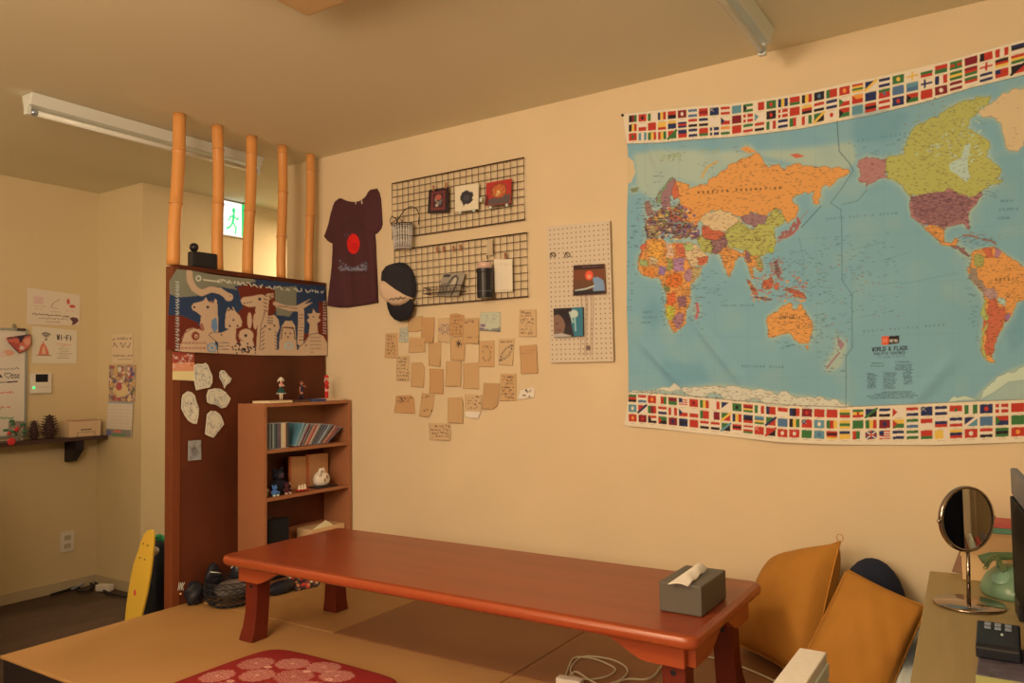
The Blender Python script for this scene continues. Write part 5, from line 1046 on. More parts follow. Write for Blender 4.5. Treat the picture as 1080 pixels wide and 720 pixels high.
# pegboard with its two pictures
cvp = Canvas(570, 225, 655, 390, 5, (206, 168, 122)); 
TLp, TRp, BRp, BLp = (577,239),(643,232.3),(647,381),(580,382.4)
cvq = Canvas(0, 0, 1, 1, 330, (206, 166, 120))
for i in range(14):
    for j in range(28): cvq.ell(.045+i*.0708, .028+j*.0351, .0085, .0085*.49, (84, 52, 34))
for _ in range(5): x = rnd.uniform(.45, .75); cvq.line([(x, .3), (x+.03, .6), (x-.01, .95)], (170, 130, 92), .02, .35)
cvq.ell(.62, .9, .04, .02, (120, 84, 60), .6)
c4 = [at('wall', *p_, .020) for p_ in (TLp, TRp, BRp, BLp)]
for q_ in (c4[0], c4[3]): q_[1] = 2.980
pbd = thing('pegboard', 'upright beige pegboard with rows of small holes beside the map', 'pegboard', (c4[3]+c4[2])/2)
sheet('board', c4, cvq, 'wall', .006, 200, 400, m=vmat('board_print', .7), parent=pbd)
mb = MB()
for (a, b) in ((0, 1), (3, 2)):
    A_, B_ = c4[a].copy(), c4[b].copy(); sgn = -1 if a == 0 else 1
    p1_ = A_+np.array([.004, .0062, sgn*.006]); p2_ = B_+np.array([-.004, .0062, sgn*.006]); mb.add([p1_+np.array(d) for d in ((0,0,-.005),(0,.0135,-.005),(0,.0135,.005),(0,0,.005))]+[p2_+np.array(d) for d in ((0,0,-.005),(0,.0135,-.005),(0,.0135,.005),(0,0,.005))], [(0,1,2,3),(7,6,5,4),(0,4,5,1),(1,5,6,2),(2,6,7,3),(3,7,4,0)])
mb.build('back_batten', m_card, pbd)
cv = Canvas(0, 0, 1, 1, 90, (130, 70, 38)); cv.rect(0,0,1,.16,(62,34,28)); cv.rect(0,.16,1,.5,(120,60,34)); cv.rect(0,.5,1,.85,(104,62,36)); cv.rect(0,.86,1,1,(44,32,30)); cv.ell(.51,.36,.13,.16,(222,76,44)); cv.ell(.51,.4,.07,.07,(236,130,84)); cv.poly([(.62,.44),(.78,.42),(.96,.56),(.98,.9),(.6,.9),(.66,.7)], (122,132,136)); cv.line([(.08,.84),(.4,.80),(.66,.72)], (186,176,150), .05); cv.line([(.05,.88),(.6,.86)], (50,36,34), .06); cv.scrib(.3,.08,.9,.04,(150,110,90))
board_pic('photo_print', [(604.8,279.8),(637.1,278.1),(638.7,309.6),(604.4,311.6)], .034, cv, 'photo of a person in grey bending forward under a red light, right on the pegboard', 'photo', thick=.008, nu=60, group='photos on the pegboard')
cv = Canvas(0, 0, 1, 1, 90, (54, 40, 36)); cv.poly([(0,.25),(.2,.2),(.34,.4),(.4,.6),(.34,.85),(.1,.95),(0,.9)], (130,90,64)); cv.poly([(.1,.1),(.6,.05),(.62,.3),(.48,.6),(.36,.35),(.15,.2)], (44,32,32)); cv.ell(.12,.52,.04,.02,(60,40,34)); cv.line([(.12,.75),(.24,.74)], (110,50,40), .03); cv.poly([(.62,0),(1,0),(1,1),(.7,1),(.6,.5)], (58,104,104)); cv.ell(.7,.22,.14,.14,(190,180,150),.9); cv.line([(.72,.3),(.75,.8)], (150,170,150), .05); cv.line([(.55,.15),(.66,.5)], (180,176,150), .05); cv.poly([(0,.88),(.3,.86),(.6,.96),(.6,1),(0,1)], (176,150,120))
board_pic('photo_print', [(583.7,325.3),(614.7,323.7),(615.1,354.4),(584.2,356)], .034, cv, 'dark teal photo of a face resting, lower left on the pegboard', 'photo', thick=.008, nu=60, group='photos on the pegboard')
for px, l in ((583.2, 'left curly wire hook at the top of the pegboard'), (598.6, 'right curly wire hook at the top of the pegboard')):
    p = at('wall', px, 268.5, .026); o = MB().tube([p+np.array([.014*math.sin(k*.9)*(1 if k < 4 else .6), -.004-.002*k*.3, .010*math.cos(k*1.25)]) for k in np.linspace(-3, 5, 22)], .0016, 6).build('curly_hook', m_wire, None, smooth=True, loc=p); tag(o, l, 'hook', 'curly hooks on the pegboard')

# notes on the wall
NT = (400, 325, 4.965); kraft = (194, 139, 82); kraft2 = (190, 130, 74); tanc = (200, 150, 94)
notes = [ # corner points in crop units, colour, kind, label
 ([(33,132),(97,130),(98,262),(32,258)], kraft, 'w', 'brown note with small handwriting, leftmost of the cluster under the cap'),
 ([(108,102),(152,98),(150,180),(106,176)], (182,160,118), 'b', 'narrow pale bluish note to the right of the leftmost note'),
 ([(150,48),(228,40),(232,112),(200,122),(150,124)], kraft, 'p', 'plain tilted brown note directly below the cap visor'),
 ([(222,50),(288,47),(285,180),(218,178)], kraft2, 'p', 'plain upright brown note right of the one below the cap'),
 ([(158,150),(236,154),(240,228),(155,232)], kraft, 'l', 'plain wide brown note under the narrow bluish one'),
 ([(256,180),(325,176),(322,305),(258,300)], kraft, 'p', 'plain brown note in the second row, fourth from the left'),
 ([(90,250),(158,246),(156,380),(88,378)], tanc, 'w', 'brown note with black writing and a doodle, below the leftmost one'),
 ([(168,284),(225,282),(238,310),(232,415),(165,412)], kraft, 'p', 'plain brown note with curling right edge in the third row'),
 ([(262,314),(335,318),(335,450),(264,444)], kraft2, 'p', 'plain brown note just right of and below the curling one'),
 ([(350,277),(428,277),(426,411),(348,408)], kraft, 'p', 'plain brown note at the very centre of the note cluster'),
 ([(438,288),(522,284),(523,425),(442,420)], kraft, 'p', 'plain brown note immediately right of the central note'),
 ([(306,54),(370,50),(368,182),(308,176)], tanc, 'm', 'note with a purple circular drawing in the top row'),
 ([(372,150),(450,152),(447,275),(372,272)], kraft, 'f', 'brown note with a dark flower drawing above the central note'),
 ([(370,32),(405,26),(444,36),(442,146),(400,150),(368,140)], kraft2, 'w', 'reddish brown note with rounded top and handwriting, top row centre'),
 ([(440,54),(520,50),(522,186),(436,184)], kraft, 't', 'brown note with two large handwritten words, right of the rounded one'),
 ([(522,172),(604,168),(603,309),(520,306)], kraft, 'o', 'brown note with an oval outline drawing'),
 ([(626,162),(708,158),(700,300),(624,298)], tanc, 'e', 'note with a dark leaf shaped drawing'),
 ([(530,22),(634,18),(634,124),(526,116)], (188,168,122), 'c', 'pale greenish card with purple flowers at the top of the cluster'),
 ([(735,6),(822,5),(822,150),(733,148)], tanc, 'w', 'note with handwriting at the top right of the cluster'),
 ([(733,196),(822,190),(830,340),(744,342)], (190,132,76), 'l', 'darker tan plain note below the top right handwritten one'),
 ([(636,342),(718,344),(718,486),(632,484)], kraft, 'w', 'brown note covered with lines of writing, lower right'),
 ([(740,425),(812,415),(812,466),(722,480)], (222,190,140), 'k', 'small white slip with black strokes at the right end'),
 ([(546,390),(630,393),(620,510),(596,530),(542,526)], (186,130,76), 'p', 'dark tan note with lifted lower corner, lower right middle'),
 ([(450,448),(536,452),(532,540),(518,580),(450,570)], tanc, 'v', 'note with writing above a torn white lower strip'),
 ([(358,468),(430,464),(438,490),(438,604),(362,598)], kraft, 'p', 'plain brown note in the bottom middle of the cluster'),
 ([(224,443),(290,450),(282,530),(262,572),(208,566)], kraft, 't', 'tilted brown note with curling corner, bottom row second from left'),
 ([(88,458),(165,453),(182,470),(188,553),(82,544)], kraft2, 'd', 'wide brown note with dark handwritten lines, bottom left'),
 ([(260,600),(372,604),(374,692),(264,690)], tanc, 'w', 'wide note with three written lines, lowest of the cluster')]
for i, (q_, bg, kd, lab) in enumerate(notes):
    xs = [v[0] for v in q_]; ys = [v[1] for v in q_]; xa, xb_, ya, yb_ = min(xs), max(xs), min(ys), max(ys); R2 = random.Random(100+i); ink = (96, 58, 40)
    cv = Canvas(xa-6, ya-6, xb_+6, yb_+6, 1.1, bg); cx, cy = (xa+xb_)/2, (ya+yb_)/2
    if kd in 'wv':
        nl = int((yb_-ya)/19); 
        for k in range(nl):
            if kd == 'v' and k > nl*.6: break
            cv.scrib(xa+10, ya+22+k*18, xb_-8-R2.uniform(0, 16), 10, ink, 2.4, R_=R2)
    if kd == 'v': cv.rect(xa, yb_-38, xb_, yb_+5, (222, 194, 146))
    if kd == 'b': [cv.scrib(xa+6, ya+20+k*16, xb_-4, 9, (104, 104, 104), 2, R_=R2) for k in range(4)]
    if kd == 'd': [cv.scrib(xa+12, ya+24+k*15, xb_-14, 11, (70, 40, 30), 3, R_=R2) for k in range(2)]
    if kd == 't': cv.scrib(xa+8, ya+26, xb_-18, 14, ink, 3, R_=R2); cv.scrib(xa+26, yb_-30, xb_-6, 14, ink, 3, R_=R2)
    if kd == 'l': cv.line([(xa+8, ya+30), (xb_-12, ya+28)], (160, 108, 66), 2.2, .8); cv.line([(xa+8, ya+46), (xb_-20, ya+44)], (160, 108, 66), 1.6, .6)
    if kd == 'm': 
        for r in (30, 21, 12): cv.line([(cx+6+r*math.cos(a), cy-6+r*math.sin(a)) for a in np.linspace(0, 6.28, 22)], (120, 84, 84), 2.6)
    if kd == 'f':
        for a in np.linspace(0, 6.28, 9): cv.line([(cx+4, ya+36), (cx+4+20*math.cos(a), ya+36+20*math.sin(a))], (70, 44, 40), 3)
        cv.ell(cx+4, ya+36, 7, 7, (50, 36, 34))
    if kd == 'o': cv.line([(cx+22*math.cos(a), cy+4+34*math.sin(a)) for a in np.linspace(0, 6.28, 16)], (110, 76, 54), 2.4); cv.scrib(xa+20, ya+38, xb_-20, 8, ink, 2, R_=R2)
    if kd == 'e':
        A_ = np.array([xa+8, yb_-24]); B_ = np.array([xb_-10, ya+34]); n_ = np.array([-(B_-A_)[1], (B_-A_)[0]])*.16
        cv.line([tuple(A_+(B_-A_)*t_+n_*math.sin(PI*t_)) for t_ in np.linspace(0, 1, 12)]+[tuple(A_+(B_-A_)*t_-n_*math.sin(PI*t_)) for t_ in np.linspace(1, 0, 12)], (62, 46, 42), 4); cv.line([tuple(A_), tuple(B_)], (62, 46, 42), 2.4); cv.scrib(xa+12, ya+22, xb_-10, 7, ink, 2, R_=R2)
    if kd == 'c': cv.poly([(xa,yb_-24),(cx,yb_-12),(xb_,yb_-26),(xb_,yb_),(xa,yb_)], (128,112,92)); cv.ell(xa+18, ya+72, 12, 9, (128, 84, 96)); cv.ell(xa+10, ya+88, 8, 6, (110, 66, 84)); [cv.scrib(xa+30, ya+24+k*15, xb_-12, 7, (150, 140, 112), 2, R_=R2) for k in range(3)]
    if kd == 'k': cv.scrib(xa+24, ya+26, xb_-10, 20, (50, 34, 30), 4.5, R_=R2); cv.scrib(xa+30, yb_-14, xb_-20, 14, (50, 34, 30), 4, R_=R2)
    lift = R2.choice([.004, .008, .012]); cn = R2.choice([0, 1])
    o = relief('paper_note', 'wall', crop(*NT)(q_), vmat(), off=.0015+.0012*(i % 5), thick=.0005, step=.006, colfn=art(cv, 'wall', *NT), bend=lambda u, v, lift=lift, cn=cn: lift*max(0, 1-v*1.6)**2*max(0, u if cn else 1-u)**1.5)
    tag(o, lab, 'note', 'paper notes stuck on the wall')

# ================================================================== cushions, right side
def cushion(name, label, cat, c4, thick, m, group, n=28, pinch=.10, loop=None, pw=.55):
    """square pad between four corners, fullest in the middle, thin along the seam"""
    A, B, Cc, D = [np.asarray(v, float) for v in c4]; nr = np.cross(B-A, D-A); nr /= np.linalg.norm(nr)
    S, T = np.meshgrid(np.linspace(0, 1, n), np.linspace(0, 1, n)); s_, t_ = S[..., None], T[..., None]
    # edges bow inwards a little between the corners
    ctr = (A+B+Cc+D)/4
    F = (A*(1-s_)+B*s_)*(1-t_)+(D*(1-s_)+Cc*s_)*t_
    ed = pinch*(4*S*(1-S)*(np.abs(2*T-1)**3)+4*T*(1-T)*(np.abs(2*S-1)**3))
    F = F+(ctr-F)*ed[..., None]
    h = (np.maximum(0, 16*S*(1-S)*T*(1-T)))**pw*thick/2
    wr = .0035*np.sin(S*19+T*5)*np.sin(T*13)*np.minimum(1, h/thick*2)
    f = F+nr*(h+wr)[..., None]; b = F-nr*(h+wr*.5)[..., None]
    mb = MB().grid(f); k = n*n; mb.v += [tuple(v) for v in b.reshape(-1, 3).tolist()]; mb.f += [tuple(i+k for i in q[::-1]) for q in mb.f]
    ring = [j for j in range(n)]+[i*n+n-1 for i in range(1, n)]+[(n-1)*n+j for j in range(n-2, -1, -1)]+[i*n for i in range(n-2, 0, -1)]
    mb.f += [(b_, a_, a_+k, b_+k) for a_, b_ in zip(ring, ring[1:]+ring[:1])]
    low = min((A, B, Cc, D), key=lambda v: v[2]); t = thing(name, label, cat, low, group)
    mb.build('cushion_body', m, t, smooth=True, sub=1)
    rim = [F.reshape(-1, 3)[i] for i in ring]; MB().tube(rim[::2], .0035, 6, closed=True).build('seam', m, t, smooth=True)
    if loop is not None:
        p = np.asarray(loop, float); MB().tube([p+np.array([.010*math.cos(a), 0, .012+.013*math.sin(a)]) for a in np.linspace(-PI/2, 1.4*PI, 14)], .0016, 6).build('hanging_loop', mat('loop_cord', (190, 120, 60), 'wall', .7), t, smooth=True)
    return t
m_or = mat('ochre_velvet', (170, 99, 28), 'wall', .8, noise=.35, nscale=7, dark=.75, bump=.25)
c1 = [np.array([-.865, 2.800, .295]), np.array([-.560, 2.520, .305]), P(1, 2.80, 886, 571), P(1, 2.965, 818, 588)]
cushion('cushion', 'ochre cushion with a small loop leaning on the wall at the table end', 'cushion', c1, .19, m_or, 'ochre cushions by the wall', loop=c1[2], pinch=.05, pw=.36)
c2 = [P(1, 2.44, 842, 702), P(1, 2.38, 922, 772), P(1, 2.60, 977.5, 640), P(1, 2.70, 893, 600)]
cushion('cushion', 'ochre square cushion lying in front, next to the white box and the desk', 'cushion', c2, .13, m_or, 'ochre cushions by the wall', pinch=.03, pw=.36)
nv_ = P(1, 2.90, 925, 622); r_ = .10
nb = thing('navy_cushion', 'round navy blue cushion mostly hidden behind the ochre cushions', 'cushion', (nv_[0], 2.90, .29))
MB().ball((nv_[0]-.01, 2.885, .46), (.105, .08, .175), 28).build('cushion_body', mat('navy_cloth', (28, 29, 36), 'wall', .85, bump=.2), nb, smooth=True)
# pale blanket
S, T = np.meshgrid(np.linspace(0, 1, 36), np.linspace(0, 1, 36)); X = -.350+.105*S; Y = 2.90-.52*T
Z = .285+(.17+.03*np.sin(S*6+1)*np.sin(T*6)+.012*np.sin(S*17+T*9))*(1-(T*.80)**2)*np.sin(PI*np.clip(S*.8+.12, 0, 1))**.5+.03*(1-T)
mb = MB().grid(np.stack([X, Y, Z], -1)); vs = [(x, y, .282) for x, y, _ in mb.v]; k = len(mb.v); mb.v += vs; n = 36
ring = [j for j in range(n)]+[i*n+n-1 for i in range(1, n)]+[(n-1)*n+j for j in range(n-2, -1, -1)]+[i*n for i in range(n-2, 0, -1)]
mb.f += [(b_, a_, a_+k, b_+k) for a_, b_ in zip(ring, ring[1:]+ring[:1])]+[tuple(i+k for i in ring)]
o = mb.build('blanket', mat('pale_blanket_cloth', (196, 176, 140), 'wall', .95, bump=.3, nscale=60), None, smooth=True, loc=(-.33, 2.6, .282)); tag(o, 'crumpled pale blanket bundled between the ochre cushion and the desk', 'blanket')

# desk
m_desk = mat('light_wood_top', (158, 117, 62), 'wall', .45, noise=.35, nscale=5, dark=.8, stretch=(8, .6, 1))
ang = .045; dz = .605
dk = thing('low_desk', 'low light wooden desk along the right side carrying the mirror and screen', 'desk', (.10, 2.2, .28))
dk.rotation_euler = (0, 0, ang)
def local(mb, name, m, parent, **kw):
    o = mb.build(name, m, None, **kw); o.parent = parent; return o
local(MB().box(-.325, .33, -1.0, .735, dz-.28-.022, dz-.28), 'desk_top', m_desk, dk, bevel=.002)
local(MB().box(-.305, -.285, -.98, .715, .001, dz-.28-.0225), 'side_board', mat('desk_side', (130, 90, 56), 'wall', .5), dk)
local(MB().box(.29, .31, -.98, .715, .001, dz-.28-.0225), 'side_board', mat('desk_side'), dk)
local(MB().box(-.284, .289, .695, .712, .001, dz-.28-.0225), 'back_board', mat('desk_side'), dk)
local(MB().box(-.284, .289, -.98, -.965, .001, dz-.28-.0225), 'front_board', mat('desk_side'), dk)
# dark box between blanket and desk
o = MB().box(-.243, -.228, 2.46, 2.62, .281, .535).build('dark_board', mat('dark_grey_board', (74, 64, 60), 'wall', .6), None, bevel=.002, loc=(-.25, 2.58, .281)); tag(o, 'dark grey board standing between the blanket and the desk', 'board')

# mirror
m_chrome = mat('chrome', (210, 200, 190), 'wall', .12, metal=1.0); m_chrome.node_tree.nodes['Principled BSDF'].inputs['Base Color'].default_value = (.42, .36, .33, 1)
m_mirror = mat('mirror_glass', (230, 230, 230), 'wall', .01, metal=1.0); m_mirror.node_tree.nodes['Principled BSDF'].inputs['Base Color'].default_value = (.78, .76, .72, 1)
mc = P(2, dz+.001, 1022, 638); mx_, my_ = mc[0], mc[1]
hc = P(1, my_, 1019.5, 547); hz = hc[2]
mr = thing('table_mirror', 'round chrome table mirror on a thin stem standing on the desk', 'mirror', (mx_, my_, dz))
MB().lathe([(.001, .0015), (.086, .0015), (.090, .004), (.088, .008), (.020, .0105), (.001, .011)], (mx_, my_, dz), 40).build('base', m_chrome, mr, smooth=True)
MB().tube([(mx_, my_, dz+.010), (hc[0], my_, hz-.086)], .0055, 12).build('stem', m_chrome, mr, smooth=True)
nrm = Vector((.74, -.67, .0)).normalized(); Mq = nrm.to_track_quat('Z', 'Y').to_matrix()
RM = .0885
MB().lathe([(RM-.004, -.009), (RM+.001, -.010), (RM+.004, -.004), (RM+.003, .006), (RM-.003, .006), (RM-.006, 0)], (hc[0], my_, hz), 56, Mq).build('rim', m_chrome, mr, smooth=True)
MB().lathe([(.0005, .0012), (RM-.003, .0012), (RM-.003, .0028), (.0005, .0028)], (hc[0], my_, hz), 56, Mq).build('glass', m_mirror, mr)
MB().lathe([(.0005, -.0035), (RM-.003, -.0035), (RM-.003, .0010), (.0005, .0010)], (hc[0], my_, hz), 40, Mq).build('back_plate', m_black, mr)
for s in (-1, 1):
    v = Mq@Vector((s*(RM+.006), 0, 0)); MB().ball((hc[0]+v.x, my_+v.y, hz+v.z), .006, 10).build('pivot', m_chrome, mr, smooth=True)

# telephone
tp = P(2, dz+.001, 1050, 636); tx, ty = tp[0]+.045, tp[1]+.135
ph = thing('telephone', 'mint green old style telephone behind the mirror', 'telephone', (tx, ty, dz))
m_mint = mat('mint_plastic', (104, 118, 76), 'wall', .3, spec=.6)
MB().lathe([(.001, .001), (.100, .001), (.104, .012), (.098, .030), (.082, .056), (.056, .074), (.036, .082), (.001, .084)], (tx, ty, dz), 36, sq=(.85, 1.0)).build('phone_body', m_mint, ph, smooth=True)
MB().lathe([(.020, 0), (.026, .003), (.024, .007), (.010, .008), (.001, .008)], (tx-.030, ty-.062, dz+.056), 24, Vector((-.3, -.6, .75)).to_track_quat('Z', 'Y').to_matrix()).build('dial', mat('pale_mint', (124, 138, 96), 'wall', .3), ph, smooth=True)
MB().tube([(tx-.075, ty-.03, dz+.094), (tx-.055, ty-.02, dz+.108), (tx, ty, dz+.112), (tx+.055, ty+.02, dz+.108), (tx+.075, ty+.03, dz+.094)], .012, 12, taper=[.020, .013, .011, .013, .020]).build('handset', mat('dark_mint', (92, 104, 58), 'wall', .4), ph, smooth=True)
for s in (-1, 1): MB().tube([(tx+s*.035, ty+s*.012, dz+.078), (tx+s*.036, ty+s*.012, dz+.100)], .007, 8).build('cradle', m_mint, ph, smooth=True)
cd = []
for i in range(90): t_ = i/89; a = t_*2*PI*14; q = np.array([tx-.070+.05*t_, ty-.05-.03*math.sin(t_*3), dz+.075+.045*math.sin(t_*PI)]); cd.append(q+np.array([.006*math.cos(a), .004*math.cos(a), .006*math.sin(a)]))
MB().tube(cd, .0018, 5).build('coiled_cord', mat('olive_cord', (120, 116, 60), 'wall', .5), ph, smooth=True)

# boxes behind
def deskbox(name, px0, px1, pyt, pyb, y, dep, m, label, cat, z0=None, grp=None, extra=None):
    a = P(1, y, px0, pyt); b = P(1, y, px1, pyb); z0 = b[2] if z0 is None else z0
    t = thing(name, label, cat, ((a[0]+b[0])/2, y, z0), grp)
    MB().box(a[0], b[0], y, y+dep, z0, a[2]).build('box_body', m, t, bevel=.002)
    MB().box(a[0]-.003, b[0]+.003, y-.003, y+dep+.003, a[2]+.0002, a[2]+.006).build('lid', m, t, bevel=.001)
    return t, a, b
m_b1 = mat('tan_box', (206, 150, 88), 'wall', .6); m_b2 = mat('brown_box', (186, 130, 74), 'wall', .6)
t1, a1, b1 = deskbox('storage_box', 1014, 1100, 586, 604, 2.845, .13, m_b1, 'wide tan box at the back of the desk, lowest of the stack behind the mirror', 'box', dz+.001, 'boxes stacked on the desk')
t2, a2, b2 = deskbox('storage_box', 1030, 1100, 563, 584, 2.85, .12, m_b2, 'brown box in the middle of the stack behind the mirror', 'box', a1[2]+.007, 'boxes stacked on the desk')
zt = a2[2]+.0075; a = P(1, 2.85, 1044, 551)
bk_ = thing('book', 'red book with a green lower edge lying on the box stack behind the mirror', 'book', (a[0]+.05, 2.85, zt))
MB().box(a[0]-.01, a[0]+.15, 2.845, 2.96, zt, zt+.016).build('green_cover', mat('green_cloth_cover', (92, 122, 84), 'wall', .6), bk_, bevel=.001)
MB().box(a[0]-.005, a[0]+.15, 2.85, 2.96, zt+.0165, a[2]).build('red_cover', mat('red_cloth_cover', (186, 76, 58), 'wall', .6), bk_, bevel=.001)
wd_ = P(2, dz+.001, 1013, 604); o = MB().add([(wd_[0]-.025, wd_[1], dz+.001), (wd_[0]+.03, wd_[1], dz+.001), (wd_[0], wd_[1], dz+.075), (wd_[0]-.025, wd_[1]+.03, dz+.001), (wd_[0]+.03, wd_[1]+.03, dz+.001), (wd_[0], wd_[1]+.03, dz+.075)], [(0, 1, 2), (5, 4, 3), (0, 3, 4, 1), (1, 4, 5, 2), (2, 5, 3, 0)]).build('wedge', mat('brown_wedge', (136, 88, 56), 'wall', .5), None, bevel=.002, loc=(wd_[0], wd_[1], dz)); tag(o, 'small brown triangular block on the desk left of the mirror stem', 'block')
# a row of books and a cabinet beyond the screen, as the mirror shows them
rk2 = thing('low_rack', 'low brown rack beyond the screen, seen only in the round mirror', 'rack', (.72, 2.35, .28))
MB().box(.58, .88, 1.75, 2.94, .495, .52).build('rack_top', mat('rack_wood', (150, 96, 52), 'wall', .5), rk2, bevel=.002)
for yy in (1.76, 2.91): MB().box(.59, .87, yy, yy+.02, .281, .4945).build('rack_side', mat('rack_wood'), rk2)
mbk = [(150,58,40),(196,170,130),(176,74,44),(206,180,140),(120,60,44),(60,50,44),(190,90,54),(200,176,140),(90,70,60),(180,60,44),(206,186,150),(140,90,60),(160,50,40),(190,160,120)]
nbk = ('brick red','pale cream','orange-red','ivory','maroon','dark grey','rust','buff','umber','scarlet','white','hazel','crimson','sand')
for i, c in enumerate(mbk):
    yy = 2.84-i*.022; t = thing('book', '%s leaning book in the row that shows only in the round mirror' % nbk[i], 'book', (.66, yy, .5255), 'leaning books reflected in the mirror')
    t.rotation_euler = (.25, 0, 0); bq = MB().box(-.05, .08, -.0075, .0075, 0, .118+.009*(i % 3)).build('cover', mat('book_%d_%d_%d' % c, c, 'wall', .6), None, bevel=.001); bq.parent = t
    bq = MB().box(-.0505, .077, .0078, .0085, .004, .012).build('pages', mat('page_edges', (206, 184, 146), 'wall', .8), None); bq.parent = t
cb2 = thing('cabinet', 'tall beige cabinet seen only in the round mirror', 'cabinet', (1.15, 2.0, .28))
MB().box(.98, 1.37, 2.00, 2.63, .281, 1.95).build('cabinet_body', mat('beige_cabinet', (176, 136, 90), 'wall', .5), cb2, bevel=.005)
MB().box(.965, .979, 2.02, 2.61, .32, 1.92).build('cabinet_door', mat('beige_cabinet_door', (190, 150, 100), 'wall', .5), cb2, bevel=.003)
# black device
q = P(2, dz+.035, 1028.5, 688); qx, qy = q[0]+.001, q[1]
dv = thing('card_terminal', 'black button device on the desk below the mirror', 'device', (qx+.05, qy+.07, dz+.021))
prof = [(0, .0), (0, .024), (.010, .031), (.112, .052), (.124, .048), (.124, 0)]
zb2 = dz+.0245
mb = MB().add([(qx, qy+u, zb2+v) for u, v in prof]+[(qx+.085, qy+u, zb2+v) for u, v in prof], [tuple(range(6))[::-1], tuple(range(6, 12))]+[(i, (i+1) % 6, (i+1) % 6+6, i+6) for i in range(6)])
mb.build('device_body', m_black, dv, bevel=.004, seg=3)
sl = (.052-.031)/.102
for i in range(3):
    for j in range(2):
        u = .080+j*.017; MB().rbox((qx+.022+i*.020, qy+u, zb2+.031+(u-.010)*sl+.0025), (.013, .010, .004), Matrix.Rotation(math.atan(sl), 3, 'X')).build('key', mat('grey_key', (130, 118, 104), 'wall', .4), dv, bevel=.001)
MB().ball((qx+.05, qy+.055, zb2+.031+.045*sl+.002), .003, 8).build('indicator', mat('pale_dot', (200, 190, 170), 'wall', .4), dv)
qz = P(2, dz+.02, 1034, 716)
cb_ = thing('printed_box', 'flat dark purple printed box with a yellow edge under the black device', 'box', (qx+.07, qy-.02, dz))
MB().box(qx+.004, qx+.098, qy-.105, qy+.115, dz+.0005, dz+.0235).build('box_body', mat('purple_brown_print', (96, 74, 66), 'wall', .5, noise=.8, nscale=40, dark=.5), cb_, bevel=.002)
MB().box(qx+.003, qx+.099, qy-.1085, qy-.1055, dz+.001, dz+.022).build('yellow_edge', mat('yellow_print', (160, 138, 70), 'wall', .5), cb_)

# screen standing on the desk
sx0 = P(1, 2.54, 1063.5, 493); ex_ = Vector((.092, -1, 0)).normalized(); ny = Vector((-1, -.092, 0)).normalized()
sc = thing('monitor', 'black flat screen seen edge-on at the right margin, standing on the desk', 'screen', (sx0[0]+.045, 1.95, dz))
def slab(u0, u1, z0, z1, d0, d1):
    o = Vector((sx0[0], 2.54, 0)); pts = [o+ex_*u-ny*d for u in (u0, u1) for d in (d0, d1)]
    return MB().add([(p.x, p.y, z) for z in (z0, z1) for p in (pts[0], pts[1], pts[3], pts[2])], [(3,2,1,0),(4,5,6,7),(0,1,5,4),(1,2,6,5),(2,3,7,6),(3,0,4,7)])
zsc = P(1, 2.54, 1063.5, 522)[2]
m_scr = mat('dark_screen', (10, 10, 11), 'wall', .5, spec=.08)
slab(0, .93, zsc+.003, sx0[2], .004, .022).build('rear_cover', mat('grey_brown_plastic', (112, 96, 80), 'wall', .5), sc, bevel=.004)
slab(.003, .93, .655, zsc, 0, .030).build('panel', m_scr, sc, bevel=.004)
slab(.40, .60, dz+.012, .654, .005, .028).build('neck', m_black, sc); slab(.35, .65, dz+.001, dz+.0115, -.012, .08).build('foot', m_black, sc, bevel=.004)
slab(.002, .10, dz+.001, .653, .0, .028).build('side_foot', m_black, sc, bevel=.003)

# white box in front
wx0, wx1 = P(2, .615, 843, 683)[0], P(2, .615, 873, 686)[0]; wy = P(2, .615, 858, 685)[1]
wb = thing('white_box', 'tall narrow white box with a speckled top standing before the ochre cushions', 'box', ((wx0+wx1)/2, wy-.2, .28))
m_wb = mat('speckled_white', (226, 208, 172), 'wall', .6, noise=.3, nscale=60, dark=.8)
MB().box(wx0, wx1, wy-.42, wy, .281, .615).build('box_body', m_wb, wb, bevel=.003)
for z0, z1 in ((.585, .590), (.545, .550), (.505, .510)): MB().box(wx1+.0002, wx1+.006, wy-.415, wy-.010, z0-.024, z1+.004).build('side_rib', mat('shaded_white', (206, 184, 150), 'wall', .6), wb, bevel=.002)

# cables on the mats by the table
m_cab = mat('beige_cable', (206, 170, 116), 'wall', .5)
def cable(name, pts, r, m, label, z=.284, grp=None):
    q = [P(2, z, *p[:2])+np.array([0, 0, (p[2] if len(p) > 2 else 0)]) for p in pts]
    # smooth by Catmull-Rom
    out = []
    for i in range(len(q)-1):
        a, b, c, d = q[max(0, i-1)], q[i], q[i+1], q[min(len(q)-1, i+2)]
        for k in range(8): t = k/8; out.append(.5*((2*b)+(-a+c)*t+(2*a-5*b+4*c-d)*t*t+(-a+3*b-3*c+d)*t**3))
    out.append(q[-1]); o = MB().tube(out, r, 8).build(name, m, None, smooth=True, loc=out[0]); return tag(o, label, 'cable', grp)
cable('cable', [(596,714),(601,700),(607,693),(625,694),(641,700),(649,706),(640,713),(620,716),(604,712),(603,702),(616,692),(640,694),(656,700),(662,708),(655,716),(640,722)], .0028, m_cab, 'thin beige cable looped on the mat below the table edge', .284)
cable('cable', [(596,722),(606,708),(622,718,.004),(640,724),(660,716),(680,716),(690,712),(697,703),(704,699)], .0030, m_cab, 'beige cable running from the white plug towards the right table leg', .287)
a = P(2, .29, 604, 717); o = MB().rbox((a[0], a[1]-.02, .293), (.085, .034, .022), Matrix.Rotation(.1, 3, 'Z')).build('power_strip', mat('cream_plastic', (222, 196, 148), 'wall', .4), None, bevel=.004, loc=a); tag(o, 'small cream power strip end on the mat at the bottom edge', 'power strip')
